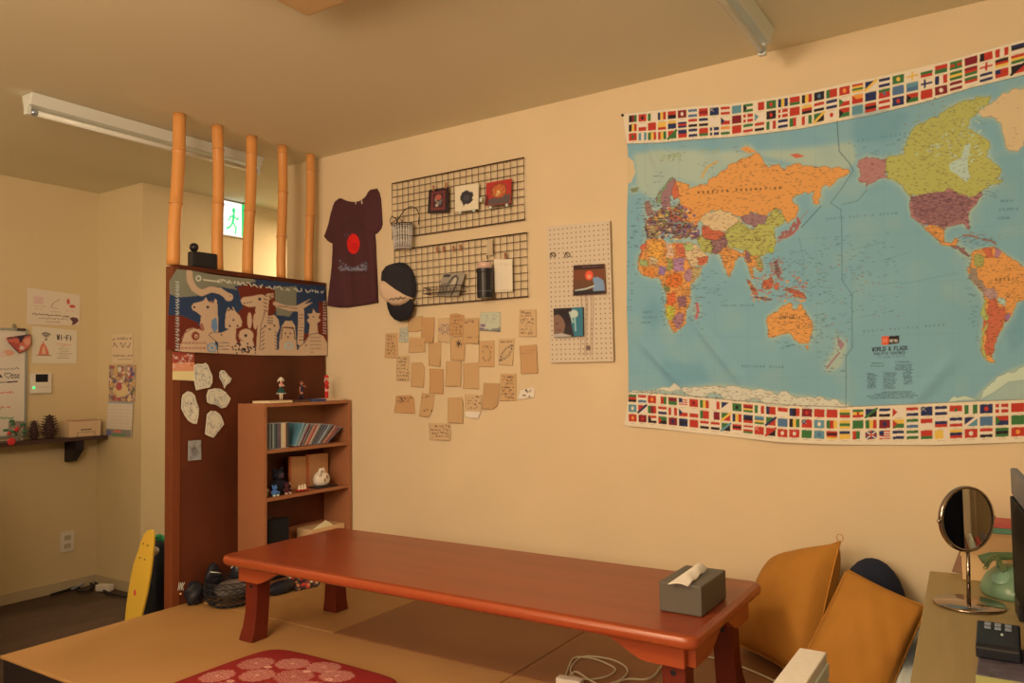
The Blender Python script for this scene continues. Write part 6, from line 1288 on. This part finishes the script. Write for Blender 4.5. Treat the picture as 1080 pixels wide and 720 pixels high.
cable('cable', [(745,692),(765,697),(790,706),(815,717),(830,724)], .0032, m_cab, 'pale cable running along the mat from behind the table leg to the white box', .2845)

# floor cushions
m_red = mat('red_zabuton_cloth', (158, 36, 30), 'wall', .85, bump=.25, nscale=200)
def zabuton(x0, x1, y0, y1, label, seed):
    nx = 240; cv = Canvas(0, 0, 1, 1, 420, (139, 28, 23)); R2 = random.Random(seed); pk = (220, 152, 112)
    fl = [(.62,.14,.085),(.42,.20,.085),(.80,.20,.085),(.60,.33,.095),(.22,.30,.09),(.40,.42,.085),(.80,.40,.085),(.18,.52,.085),(.60,.56,.09),(.84,.62,.08),(.38,.64,.09),(.16,.74,.085),(.60,.78,.09),(.82,.86,.08),(.38,.86,.085)]
    fl = [(x*.84+.02, y, r*1.04) for x, y, r in fl]
    for cx, cy, r in fl:
        for k in range(150): rr_ = r*math.sqrt((k+.5)/150); a = k*2.39996; cv.ell(cx+rr_*math.cos(a), cy+rr_*math.sin(a), .0054, .0042, pk, .9)
        cv.ell(cx, cy, .008, .008, pk)
    for cx, cy in ((.52,.24),(.70,.26),(.31,.31),(.70,.48),(.30,.54),(.50,.48)): 
        for k in range(6): cv.ell(cx+.014*math.cos(k*1.05), cy+.012*math.sin(k*1.05), .010, .006, pk, .8)
    n = 150; S, T = np.meshgrid(np.linspace(0, 1, n), np.linspace(0, 1, n)); u, v = 2*S-1, 2*T-1
    rr_ = .10; # rounded corners through a superellipse squeeze
    qx_ = u*np.sqrt(1-.5*v**2*np.clip(np.abs(u*v), 0, 1)**6*.35); qy_ = v*np.sqrt(1-.5*u**2*np.clip(np.abs(u*v), 0, 1)**6*.35)
    X = (x0+x1)/2+qx_*(x1-x0)/2; Y = (y0+y1)/2-qy_*(y1-y0)/2; h = .012+.034*(np.clip((1-u**2), 0, 1)*np.clip((1-v**2), 0, 1))**.28+.0015*np.sin(S*9)*np.sin(T*8)
    F = np.stack([X, Y, .281+h], -1); mb = MB().grid(F[::-1]); k = n*n; bt_ = np.stack([X, Y, np.full_like(X, .2812)], -1)[::-1].reshape(-1, 3); mb.v += [tuple(q_) for q_ in bt_.tolist()]; mb.f += [tuple(i+k for i in q_[::-1]) for q_ in mb.f]
    ring = [j for j in range(n)]+[i*n+n-1 for i in range(1, n)]+[(n-1)*n+j for j in range(n-2, -1, -1)]+[i*n for i in range(n-2, 0, -1)]
    mb.f += [(b_, a_, a_+k, b_+k) for a_, b_ in zip(ring, ring[1:]+ring[:1])]
    c = cv.sample(S[::-1], T[::-1], cv.lin('wall')).reshape(-1, 3); mb.c = np.concatenate([c, c])
    t = thing('floor_cushion', label, 'floor cushion', ((x0+x1)/2, (y0+y1)/2, .281), 'red floor cushions before the table')
    mb.build('cushion_body', vmat('zabuton_cloth', .85, weave=500), t, smooth=True)
    return t
zabuton(-2.300, -1.655, 1.31, 1.925, 'thin red floor cushion with pale chrysanthemum dots, left and nearer the table leg', 1)
MB_t = [o for o in bpy.data.objects if o.name.startswith('floor_cushion')][0]
MB().box(-1.658, -1.650, 1.58, 1.82, .283, .287).build('white_piping', mat('piping_white', (226, 200, 170), 'wall', .7), MB_t, label='short white edge showing at the right side')
zabuton(-1.600, -.96, 1.33, 1.975, 'plain looking red floor cushion, only its rounded corner in view at the bottom edge', 2)

# ================================================================== on the platform by the partition
m_net = mat('black_net', (26, 23, 22), 'part', .7)
p = P(2, .281, 220, 634); gx, gy = -2.955, 2.245
nb = thing('net_basket', 'round black wire net basket full of dark things beside the partition', 'basket', (gx, gy, .281))
R2 = random.Random(8)
for j, (r, z_) in enumerate([(.070, .284), (.090, .296), (.104, .318), (.110, .345), (.110, .370), (.106, .392)]):
    MB().tube([(gx+r*math.cos(a), gy+1.15*r*math.sin(a), z_) for a in np.linspace(0, 2*PI, 29)[:-1]], .0022, 6, closed=True).build('net_ring', m_net, nb, smooth=True)
for i in range(24):
    a = 2*PI*i/24; tw = .35
    for s in (-1, 1): MB().tube([(gx+r*math.cos(a+s*tw*k), gy+1.15*r*math.sin(a+s*tw*k), z_) for k, (r, z_) in enumerate([(.070, .284), (.090, .296), (.104, .318), (.110, .345), (.110, .370), (.106, .392)])], .0014, 5).build('net_strand', m_net, nb)
sb = thing('cloth_bundle', 'grey-brown shiny cloth bundle inside the black net basket', 'cloth', (gx, gy, .2895))
mb = MB(); n = 26
S, T = np.meshgrid(np.linspace(0, 2*PI, n+1)[:-1], np.linspace(0, 1, 14)); rr_ = .078*np.sin(PI*(T*.96+.02))**.6*(1+.10*np.sin(S*5+T*6)); G = np.stack([gx+rr_*np.cos(S), gy+rr_*np.sin(S), .300+.085*T+.008*np.sin(S*7)*np.sin(PI*T)], -1)
vs = G.reshape(-1, 3); fs = [(i*n+j, i*n+(j+1) % n, (i+1)*n+(j+1) % n, (i+1)*n+j) for i in range(13) for j in range(n)]+[tuple(range(n))[::-1], tuple(13*n+j for j in range(n))]
mb.add(vs, fs).build('cloth', mat('grey_brown_sheen', (96, 76, 58), 'part', .3, noise=.8, nscale=30, dark=.4, bump=.5), sb, smooth=True)
def blob(name, c, r, m, label, cat, grp=None, seed=0, amp=.12, parts=()):
    t = thing(name, label, cat, (c[0], c[1], c[2]-r[2]), grp); n = 28; S, T = np.meshgrid(np.linspace(0, 2*PI, n+1)[:-1], np.linspace(.02, PI-.02, 16)); R3 = np.random.RandomState(seed); k1, k2, k3 = R3.uniform(2, 6, 3)
    f = 1+amp*(np.sin(S*round(k1)+T*k2)*.6+np.sin(S*round(k3)+T*5)*.4)*np.sin(T)
    cl = np.clip(np.cos(T), -.82, 1); G = np.stack([c[0]+r[0]*f*np.sin(T)*np.cos(S), c[1]+r[1]*f*np.sin(T)*np.sin(S), c[2]+r[2]*(-cl if False else cl)*f], -1)
    vs = G.reshape(-1, 3); fs = [(i*n+j, (i+1)*n+j, (i+1)*n+(j+1) % n, i*n+(j+1) % n) for i in range(15) for j in range(n)]+[tuple(range(n)), tuple(15*n+j for j in range(n))[::-1]]
    zmin = vs[:, 2].min(); vs = vs-np.array([0, 0, zmin-(c[2]-r[2])]); MB().add(vs, fs).build('bag_body', m, t, smooth=True); return t
m_bag = mat('black_bag_cloth', (26, 23, 25), 'part', .5, bump=.4, nscale=25)
t = blob('backpack', (-3.09, 2.378, .281+.080), (.036, .034, .080), m_bag, 'slumped black backpack with white strap ends at the corner under the table end', 'bag', seed=2)
m_str = mat('white_strap', (190, 180, 160), 'part', .5)
for px in (246, 251.5): a = P(0, -2.965, px, 593); b = P(0, -2.965, px-2, 599); MB().tube([a, (a+b)/2+np.array([.006, 0, 0]), b], .0032, 8).build('strap_end', m_str, t, smooth=True)
a = P(0, -2.975, 222, 603); b = P(0, -2.975, 233, 604); MB().tube([a, b], .0022, 8).build('zip_line', m_str, t, smooth=True)
t = blob('pouch', (-3.095, 2.150, .281+.055), (.035, .040, .055), m_bag, 'small dark pouch with white tassels hanging near the partition edge', 'pouch', seed=5)
for i in range(4): a = P(0, -3.03, 189+i*1.9, 614); MB().tube([a, a+np.array([.004, -.004-.003*i, -.014]), a+np.array([.006, -.010, -.030])], .0012, 6).build('tassel', m_str, t)
MB().ball(P(0, -3.02, 190.5, 626), .0045, 10).build('bead', mat('orange_bead', (206, 140, 90), 'part', .4), t, smooth=True)
t = blob('helmet_bag', (-3.115, 2.262, .281+.085), (.025, .040, .085), m_bag, 'black rounded bag behind the net basket against the partition', 'bag', seed=9)
# colourful packet under the table
pk = P(2, .283, 320, 620); cvk = Canvas(0, 0, 1, 1, 60, (50, 38, 30)); R2 = random.Random(12)
for _ in range(60): cvk.ell(R2.random(), R2.random(), R2.uniform(.03, .1), R2.uniform(.03, .09), R2.choice([(214,120,60),(190,50,40),(226,190,120),(40,34,36),(206,150,70),(140,40,50)]))
c4 = [P(2, .284, 304, 618)+np.array([-.06, .02, .06]), P(2, .284, 340, 613)+np.array([-.06, .02, .06]), P(2, .284, 338, 617), P(2, .284, 312, 623)]
bend = lambda u, v: .020*math.sin(PI*u)*math.sin(PI*v)+.004*math.sin(u*17+v*9)
o = sheet('snack_packet', c4, cvk, 'wall', .004, 40, 30, m=vmat('foil_print', .3, coat=.3), bend=bend); tag(o, 'bright orange and red printed packet lying under the table near the bookshelf', 'packet')
t = blob('dark_bag', (-2.90, 2.47, .281+.03), (.04, .08, .032), m_bag, 'flat dark green-black bag lying under the table beside the printed packet', 'bag', seed=14, amp=.06)

# ================================================================== left side of the room
# skateboard leaning on the partition
def pl_sk(px, py, y): return P(1, y, px, py)
cf8 = (110, 540, 5.14); ysk = 2.075
out = crop(*cf8)([(246,94),(256,96),(262,104),(264,140),(262,190),(254,270),(244,350),(230,430),(212,510),(196,575),(182,640),(172,690),(160,722),(140,735),(118,722),(106,690),(108,620),(112,560),(118,500),(128,430),(140,360),(152,300),(160,270),(178,220),(196,160),(212,122),(230,100)])
skq = [P(1, ysk, *p) for p in out]; 
sk = thing('skateboard', 'small yellow plastic skateboard deck leaning upright beside the partition edge', 'skateboard', (skq[0][0]-.1, ysk, 0))
n = len(skq); zmn = min(v[2] for v in skq); 
dxz = lambda p, k: (p[0], ysk+k+.010*0, p[2])
V = [dxz(p, 0) for p in skq]+[dxz(p, .012) for p in skq]
MB().add(V, [tuple(range(n)), tuple(range(n, 2*n))[::-1]]+[(i, i+n, (i+1) % n+n, (i+1) % n) for i in range(n)]).build('deck', mat('yellow_plastic_deck', (216, 128, 32), 'left', .35), sk, bevel=.003)
for x, y in ((211,170),(236,180),(193,246),(220,256)): p = P(1, ysk-.001, *crop(*cf8)([(x, y)])[0]); MB().lathe([(.0005, 0), (.0035, 0), (.0035, .0015), (.0005, .002)], p, 10, Matrix.Rotation(PI/2, 3, 'X')).build('bolt', m_black, sk)
p = P(1, ysk-.001, *crop(*cf8)([(166, 436)])[0]); MB().lathe([(.0005, 0), (.014, 0), (.014, .0008), (.0005, .001)], p, 20, Matrix.Rotation(PI/2, 3, 'X'), sq=(.62, 1) ).build('sticker', mat('red_sticker', (176, 50, 40), 'left', .4), sk, label='small dark red sticker')
for (x, y) in ((203, 213), (140, 600)):
    p = P(1, ysk+.013, *crop(*cf8)([(x, y)])[0]); tr = MB().tube([p+np.array([0, 0, 0]), p+np.array([0, .030, 0])], .012, 10).build('truck', m_black, sk, smooth=True)
    for s in (-1, 1): MB().tube([p+np.array([s*.030, .036, 0]), p+np.array([s*.052, .036, 0])], .019, 16).build('wheel', mat('wheel_white', (200, 190, 160), 'left', .5), tr, smooth=True)
# dark tall bag with green top
t = thing('tall_bag', 'tall black bag with a green rim behind the yellow skateboard', 'bag', (-3.52, 2.36, 0))
x0_, x1_ = P(1, 2.35, 149, 640)[0], P(1, 2.35, 172, 640)[0]; zt = P(1, 2.35, 166, 571)[2]
x0_ = max(x0_, -3.95); 
MB().box(x0_+.05, min(x1_, -3.26), 2.30, 2.46, 0, zt).build('bag_body', mat('black_bag_left', (18, 17, 16), 'left', .7), t, bevel=.02, seg=3)
for k in range(7): a = k*.9; MB().tube([(x0_+.12+.02*k, 2.38, zt-.004), (x0_+.10+.025*k, 2.36+.01*math.sin(a), zt+.02+.012*math.sin(a*2)), (x0_+.13+.02*k, 2.36, zt+.028)], .008, 8).build('green_leaf', mat('green_plastic', (40, 96, 44), 'left', .4), t, smooth=True)

# wall shelf
zs_ = P(0, XL+.145, 0, 467)[2]; m_dark = mat('dark_brown_wood', (62, 36, 24), 'left', .5)
ws = thing('wall_shelf', 'dark brown wall shelf board on a solid bracket at the left wall', 'shelf', (XL+.07, 2.2, zs_-.02))
MB().box(XL+.001, XL+.145, 1.2, 2.715, zs_-.022, zs_).build('shelf_board', m_dark, ws, bevel=.002)
b0 = P(0, XL+.07, 75.4, 466); b1 = P(0, XL+.07, 95.5, 466); zb3 = P(0, XL+.07, 76, 487)[2]
yb0, yb1 = b0[1]+.03, b0[1]+.07
yy0, yy1 = P(0, XL+.10, 77, 470)[1], P(0, XL+.10, 86, 470)[1]
MB().add([(XL+.001, y, z) for y in (yy0, yy1) for z in (zb3, zs_-.0225)]+[(XL+.045, y, zb3) for y in (yy0, yy1)]+[(XL+.130, y, z) for y in (yy0, yy1) for z in (zs_-.0225, zs_-.075)],
         [(0, 1, 6, 7, 4), (2, 5, 9, 8, 3), (0, 4, 5, 2), (4, 7, 9, 5), (7, 6, 8, 9), (6, 1, 3, 8), (0, 2, 3, 1)]).build('bracket', mat('black_brown_wood', (30, 20, 16), 'left', .5), ws)
def cone(px, pyb, pyt, label, R_):
    y = P(0, XL+.075, px, pyb)[1]; H = P(0, XL+.075, px, pyt)[2]-zs_; t = thing('pinecone', label, 'pinecone', (XL+.075, y, zs_+.001), 'pinecones on the wall shelf')
    mc_ = mat('pinecone_brown', (66, 40, 28), 'left', .8); mb = MB(); prof = [(.3, 0), (.75, .08), (1, .25), (.98, .45), (.8, .65), (.5, .85), (.15, 1)]
    mb.lathe([(R_*.62*a, H*b) for a, b in prof], (XL+.075, y, zs_+.001), 16); mb.build('core', mc_, t, smooth=True)
    mb = MB(); k = 0
    for j in range(9):
        h = (j+.4)/9.5; r = R_*.72*np.interp(h, [b for a, b in prof], [a for a, b in prof]); nn = max(5, int(10*r/R_+3))
        for i in range(nn):
            a = 2*PI*(i+.5*(j % 2))/nn; d = Vector((math.cos(a), math.sin(a), .35)).normalized()
            c_ = Vector((XL+.075, y, zs_+.001+H*h))+Vector((math.cos(a), math.sin(a), 0))*r; mb.ball(c_+d*R_*.20, (R_*.26, R_*.21, R_*.055), 6, Matrix.Rotation(a, 3, 'Z')@Matrix.Rotation(-.55, 3, 'Y'))
    mb.build('scales', mc_, t)
cone(35.5, 465, 443, 'smaller dark pinecone on the wall shelf, left of the pair', .034); cone(52, 464, 437, 'larger dark pinecone on the wall shelf beside the wooden box', .046)
a = P(0, XL+.135, 73.5, 461); b = P(0, XL+.135, 106.5, 461); zt_ = P(0, XL+.135, 90, 443)[2]
wbx = thing('wooden_box', 'light wooden box with dark lettering and a drawer on the wall shelf', 'box', (XL+.09, (a[1]+b[1])/2, zs_))
m_lw = mat('pale_box_wood', (190, 136, 84), 'left', .5); MB().box(XL+.03, XL+.132, a[1], b[1], zs_+.001, zt_-.005).build('box_body', m_lw, wbx, bevel=.002)
MB().box(XL+.028, XL+.134, a[1]+.03, b[1]+.002, zt_-.0045, zt_).build('lid', mat('lid_wood', (150, 98, 58), 'left', .5), wbx, bevel=.001)
L_ = b[1]-a[1]; ym = (a[1]+b[1])/2+.004
fr = MB().box(XL+.1325, XL+.1345, ym-L_*.27, ym+L_*.27, zs_+.003, zs_+.028).build('drawer', m_lw, wbx, bevel=.0005)
for q in ((ym-L_*.27, ym+L_*.27, zs_+.028, zs_+.0295), (ym-L_*.28, ym-L_*.27, zs_+.003, zs_+.0295), (ym+L_*.27, ym+L_*.28, zs_+.003, zs_+.0295)): MB().box(XL+.1345, XL+.1350, *q).build('drawer_line', m_black, fr)
for k in range(6): MB().box(XL+.1325, XL+.1332, ym-.032+k*.011, ym-.024+k*.011, zs_+.040, zs_+.047).build('letter', m_black, wbx)
# decoration with red flower
y0_ = P(0, XL+.11, 9, 462)[1]
vs_ = thing('glass_vase', 'clear glass with green leaves and red flowers at the left end of the wall shelf', 'vase', (XL+.10, y0_, zs_+.001))
gl = mat('clear_glass', (190, 190, 170), 'left', .05, trans=.9, alpha=.35); MB().lathe([(.020, .001), (.034, .002), (.038, .03), (.040, .115), (.038, .115), (.035, .03), (.020, .006)], (XL+.10, y0_+.045, zs_), 24).build('glass', gl, vs_, smooth=True)
R2 = random.Random(6)
for k in range(9):
    q0 = np.array([XL+.10+R2.uniform(-.01, .01), y0_+.045+R2.uniform(-.01, .01), zs_+.03]); q1 = q0+np.array([R2.uniform(-.03, .04), R2.uniform(-.075, .03), R2.uniform(.02, .11)])
    st = MB().tube([q0, (q0+q1)/2+np.array([0, 0, .012]), q1], .0022, 6).build('stem', mat('leaf_green', (44, 82, 40), 'left', .6), vs_)
    if k % 3: MB().ball(q1, (.010, .016, .008), 10).build('leaf', mat('leaf_green'), st, smooth=True)
    else: MB().ball(q1, (.010, .012, .011), 10).build('flower', mat('red_petals', (190, 44, 34), 'left', .6), st, smooth=True)
rf = P(0, XL+.135, 10, 463); t = thing('red_flower', 'red rosette hanging over the front edge of the wall shelf', 'flower', (XL+.15, rf[1], zs_-.01))
for k in range(9): a = k*.698; MB().ball((XL+.158, rf[1]+.013*math.cos(a), zs_+.004+.013*math.sin(a)), (.006, .010, .010), 8).build('petal', mat('red_petals'), t, smooth=True)
MB().ball((XL+.163, rf[1], zs_+.004), .007, 8).build('centre', mat('red_petals'), t, smooth=True)

# whiteboard
def lw(px, py, k=.012): return at('left', px, py, k)
cvw = Canvas(-20, 340, 30, 470, 8, (190, 166, 118)); R2 = random.Random(21); ik = (46, 36, 34); rd_ = (170, 60, 44)
cvw.scrib(-16, 391, 20, 2.6, (70, 54, 48), .5, 389.5, R_=R2); cvw.poly([(0,394),(3,398),(-1,398)], ik)
cvw.text('a', -9, 398, 5.2, ik, .8); cvw.line([(4.5,394.5),(6.5,393),(8,394.5),(9.5,393),(12,394.5),(9,399),(4.5,395)], ik, .6, closed=False); cvw.text('asa', 12, 398.5, 5.4, ik, .7, wx=.42, sp=.16)
cvw.line([(-14,403.4),(8,402.8)], ik, .8); cvw.line([(8,402.8),(18,402.2)], ik, 1.4); cvw.scrib(-14, 415.5, 15, 2.2, rd_, .7, 414.5, R_=R2); cvw.scrib(-16, 432, 9, 4, rd_, .8, 431, R_=R2); cvw.scrib(-14, 442, 12, 3, (60,110,60), .9, R_=R2); cvw.ell(9,372,6,3.2,(206,120,76)); cvw.ell(2,374,5,3,(214,140,104))
for k in range(6): cvw.line([(-16+k*2, 378+k),(18, 380+k*1.5)], (176,170,140), .4, .3)
wbt = thing('whiteboard', 'whiteboard with black and red handwriting at the left margin', 'whiteboard', (XL+.01, 2.1, P(0, XL, 24, 460)[2]))
zt_ = lw(26, 349)[2]; zb_2 = lw(24, 458)[2]; yr = lw(25.5, 400)[1]; cvt = cvw
c4 = [np.array([XL+.012, yr-.62, zt_]), np.array([XL+.012, yr, zt_]), np.array([XL+.012, yr, zb_2]), np.array([XL+.012, yr-.62, zb_2])]
S, T = np.meshgrid(np.linspace(0, 1, 220), np.linspace(0, 1, 220)); F = (c4[0]*(1-S[..., None])+c4[1]*S[..., None])*(1-T[..., None])+(c4[3]*(1-S[..., None])+c4[2]*S[..., None])*T[..., None]
mb = MB().grid(F[::-1]); Q = F[::-1].reshape(-1, 3)-CAM; zq = Q@FW; mb.c = cvw.sample(540+FPX*(Q@RT)/zq, 360-FPX*(Q@UP)/zq, cvw.lin('left')); mb.build('writing_surface', vmat('board_gloss', .3), wbt)
MB().box(XL+.001, XL+.011, yr-.62, yr, zb_2, zt_).build('back_plate', m_white, wbt)
m_alu = mat('aluminium_frame', (150, 130, 96), 'left', .35, metal=.6)
MB().box(XL+.001, XL+.018, yr, yr+.014, zb_2-.014, zt_+.014).build('frame_side', m_alu, wbt); MB().box(XL+.001, XL+.018, yr-.62, yr, zt_, zt_+.014).build('frame_side', m_alu, wbt); MB().box(XL+.001, XL+.018, yr-.62, yr, zb_2-.014, zb_2).build('frame_side', m_alu, wbt)
p = lw(15, 343.5, .02); MB().ball(p, (.006, .012, .014), 10).build('hanger', mat('hanger_metal', (120, 96, 60), 'left', .4), wbt, smooth=True); p = lw(22.5, 347.5, .022); MB().rbox(p, (.012, .045, .016), Matrix.Identity(3)).build('clip', mat('dark_clip', (66, 44, 32), 'left', .5), wbt, bevel=.003)
def leftart(name, corners, cv, label, cat, k=.004, thick=.0015, n=90, pl='left', m=None, parent=None, group=None):
    c4 = [at(pl, *p, k) for p in corners]; o = sheet(name, c4, cv, 'left', thick, n, n, m=m or vmat(), parent=parent); return tag(o, label, cat, group)
cvt = Canvas(0, 0, 1, 1, 90, (176, 84, 54)); cvt.poly([(0,0),(1,0),(1,.12),(0,.12)], (84,50,40)); cvt.poly([(.35,.1),(.7,.1),(.55,.5),(.45,.6)], (60,40,34)); cvt.poly([(.5,.6),(.7,.55),(.66,.85),(.5,.8)], (206,190,160)); cvt.poly([(.7,.3),(1,.2),(1,.6),(.8,.65)], (206,120,76)); cvt.line([(0,.14),(.5,1),(1,.1)], (90,50,40), .05)
mg_ = relief('bunting_card', 'left', crop(0, 340, 12)([(78,195),(100,185),(385,145),(398,265),(350,345),(245,392),(200,350),(110,255)]), vmat('glossy_print'), off=.024, thick=.004, step=.006, colfn=art((lambda c: ([c.rect(70,140,400,400,(170,78,50)), c.poly([(85,190),(385,140),(388,165),(95,215)],(84,50,40)), c.poly([(230,170),(330,160),(280,240),(250,260)],(50,34,32)), c.poly([(255,290),(310,310),(300,345),(250,340)],(206,190,160)), c.poly([(290,220),(390,190),(390,270),(330,300)],(200,112,72)), c.poly([(100,230),(240,270),(250,380)],(150,60,42)), c.line([(110,255),(245,390),(350,345)],(84,44,36),14)], c)[1])(Canvas(70,135,405,400,.8,(170,78,50))), 'left', 0, 340, 12), bend=None)
tag(mg_, 'red and orange pennant card clipped over the whiteboard corner', 'card')
# posters
cvp_ = Canvas(0, 0, 1, 1, 200, (190, 148, 104)); R2 = random.Random(31)
cvp_.rect(.12,.22,.30,.42,(180,132,100)); cvp_.scrib(.12,.50,.32,.03,(140,104,70),.008,R_=R2); cvp_.scrib(.14,.58,.30,.03,(140,104,70),.008,R_=R2); cvp_.line([(.44,.48),(.48,.36),(.60,.22)], (120,92,66), .014); cvp_.line([(.44,.48),(.56,.52)], (120,92,66), .012); cvp_.scrib(.44,.62,.60,.03,(140,104,70),.008,R_=R2)
cvp_.ell(.77,.26,.03,.09,(160,60,44)); cvp_.ell(.85,.40,.06,.05,(160,60,44)); cvp_.scrib(.74,.56,.90,.03,(170,110,80),.01,R_=R2)
cvp_.scrib(.10,.74,.80,.055,(96,70,46),.018,.76,gap=.1,R_=R2); cvp_.scrib(.22,.84,.78,.045,(120,90,60),.014,gap=.1,R_=R2); cvp_.scrib(.35,.93,.62,.04,(120,90,60),.012,gap=.1,R_=R2); cvp_.poly([(.80,.78),(.86,.74),(.95,.76),(.98,.86),(.90,.98),(.84,.99),(.86,.90)], (84,46,38))
leftart('poster', [(28.5,303),(84.5,311),(84,343),(28.5,342)], cvp_, 'pale poster with small drawings and lines of text above the internet sign', 'poster', n=130)
cvf = Canvas(0, 0, 1, 1, 240, (190, 150, 104)); ik = (54, 42, 36)
for r, w_ in ((.125,.030),(.080,.028),(.040,.024)): cvf.line([(.30+r*math.cos(a), .30-r*1.15*math.sin(a)) for a in np.linspace(math.radians(48), math.radians(132), 14)], ik, w_)
cvf.ell(.30,.335,.022,.028,ik); cvf.text('Wi-Fi', .545, .31, .135, ik, .024, wx=.34, sp=.18)
cvf.poly([(.14,.72),(.18,.52),(.24,.42),(.30,.52),(.36,.70),(.36,.76),(.13,.76)], (176,84,50)); cvf.poly([(.20,.74),(.22,.58),(.25,.50),(.28,.60),(.30,.74)], (206,130,80)); cvf.line([(.10,.775),(.40,.775)], (110,56,40), .02); cvf.poly([(.22,.42),(.24,.38),(.26,.42)], (150,70,44))
R2 = random.Random(41)
for k, (xa, xb_, c_) in enumerate([(.53,.86,(176,90,64)),(.60,.78,(130,110,70)),(.58,.80,(130,110,70)),(.60,.78,(140,112,76)),(.53,.88,(130,98,66)),(.60,.80,(130,98,66)),(.55,.82,(130,98,66))]): cvf.scrib(xa, .46+k*.065, xb_, .028, c_, .010, gap=.08, R_=R2)
leftart('poster', [(34,343.5),(81.5,348.5),(81,383.5),(34,383)], cvf, 'internet sign reading Wi-Fi with a small red hut drawing', 'poster', n=150)
# thermostat
th = thing('wall_controller', 'small square wall controller with a dark display and a green light', 'controller', lw(43, 415, 0))
y0_, y1_ = lw(32, 404)[1], lw(54.3, 404)[1]; z0_, z1_ = lw(43, 414.8)[2], lw(43, 393.2)[2]
MB().box(XL+.001, XL+.018, y0_, y1_, z0_, z1_).build('controller_body', mat('ivory_plastic', (196, 160, 110), 'left', .4), th, bevel=.004)
MB().box(XL+.0185, XL+.0195, lw(37,400)[1], lw(50,400)[1], lw(43,402.8)[2], lw(43,394.5)[2]).build('display', m_black, th)
MB().box(XL+.0182, XL+.0188, y0_+.004, y1_-.004, lw(43,408.4)[2], lw(43,408)[2]).build('flap_line', m_alu, th)
p = lw(35.8, 408.7, .020); MB().ball(p, .0065, 10).build('green_light', mat('green_led', (60, 230, 70), 'wall', .3, emit=2), th, label='glowing green light')
# socket
so = thing('wall_socket', 'cream double wall socket low on the left wall', 'socket', lw(71, 582, 0))
y0_, y1_ = lw(64.5, 570)[1], lw(78.5, 570)[1]; z0_, z1_ = lw(71, 582)[2], lw(71, 560.5)[2]
MB().box(XL+.001, XL+.008, y0_, y1_, z0_, z1_).build('plate', mat('ivory_plastic'), so, bevel=.002)
for dz_ in (.3, .7): zc_ = z0_+(z1_-z0_)*dz_; MB().box(XL+.0082, XL+.010, y0_+.02, y1_-.02, zc_-.014, zc_+.014).build('outlet', mat('ivory_dark', (150, 120, 80), 'left', .5), so, bevel=.001)
# calendar on the jut wall
def lj(px, py, k=.006): return at('jut', px, py, k)
cvk = Canvas(0, 0, 1, 1, 70, (150, 110, 74)); R2 = random.Random(51)
for _ in range(130): cvk.ell(R2.random(), R2.random(), R2.uniform(.02, .09), R2.uniform(.02, .08), R2.choice([(120,70,50),(200,140,80),(96,80,56),(150,60,50),(206,160,110),(86,60,70),(170,120,60)]))
cvk.ell(.5,.7,.26,.18,(206,140,80)); cvk.ell(.4,.6,.12,.1,(150,60,50))
cal = thing('calendar', 'wall calendar with a colourful picture above the month sheet, on the wall corner', 'calendar', lj(128, 461, 0))
def jsheet(nm, c4p, cv, k, parent=None): return sheet(nm, [lj(*p, k) for p in c4p], cv, 'left', .002, 60, 60, m=vmat(), parent=parent)
jsheet('picture_page', [(115.2,385),(142.8,384.5),(141.5,423.5),(114.6,422.8)], cvk, .006, cal)
cvm = Canvas(0, 0, 1, 1, 80, (196, 158, 112)); cvm.rect(0,0,1,.05,(130,120,100)); cvm.rect(0,.80,1,1,(120,100,76)); cvm.rect(.3,.82,.6,.9,(190,90,60)); cvm.rect(.25,.92,.8,1,(84,104,60)); cvm.rect(0,.84,.2,1,(100,84,90))
for k in range(7): cvm.line([(.02,.12+k*.10),(.98,.12+k*.10)], (160,124,84), .012)
for k in range(8): cvm.line([(.04+k*.131,.12),(.04+k*.131,.72)], (170,132,92), .008)
jsheet('month_page', [(113.8,423.6),(140.3,424.4),(138.2,460.8),(111.8,459.2)], cvm, .010, cal)
cvs = Canvas(0, 0, 1, 1, 90, (188, 142, 90)); ik = (116, 84, 54)
for k in range(3): cvs.scrib(.05+k*.33,.20,.30+k*.33,.10,ik,.035,R_=R2); cvs.scrib(.05+k*.33,.48,.32+k*.33,.18,ik,.035,R_=R2)
cvs.scrib(.05,.78,.95,.07,(130,90,60),.03,R_=R2); cvs.line([(.3,.86),(.95,.86)], (130,90,60), .02)
o = jsheet('notice', [(118,352.5),(140,352),(140,383),(118,383)], cvs, .004); tag(o, 'small pale notice with faint pencil writing just above the calendar', 'notice')
# cables and adapter on the floor
m_bc = mat('black_cable', (34, 28, 24), 'left', .5)
cable('cable', [(54,627),(70,622),(82,618),(90,614),(98,617),(92,623),(82,622),(86,615),(96,612),(104,617),(112,624),(128,628),(140,629)], .007, m_bc, 'black tangled cable lying on the dark floor along the left wall', .010)
cable('cable', [(66,620),(74,613),(84,608),(92,607),(93,611),(86,616),(76,621)], .006, mat('grey_cable', (130, 120, 104), 'left', .5), 'grey coiled cable on the floor in the left corner', .020)
a = P(2, .02, 113, 619); o = MB().rbox((a[0], min(a[1], 2.66), .021), (.10, .05, .04), Matrix.Rotation(.3, 3, 'Z')).build('power_adapter', mat('white_adapter', (186, 166, 130), 'left', .4), None, bevel=.006, loc=(a[0], min(a[1], 2.66), .001)); tag(o, 'white power adapter on the floor at the wall corner', 'adapter')
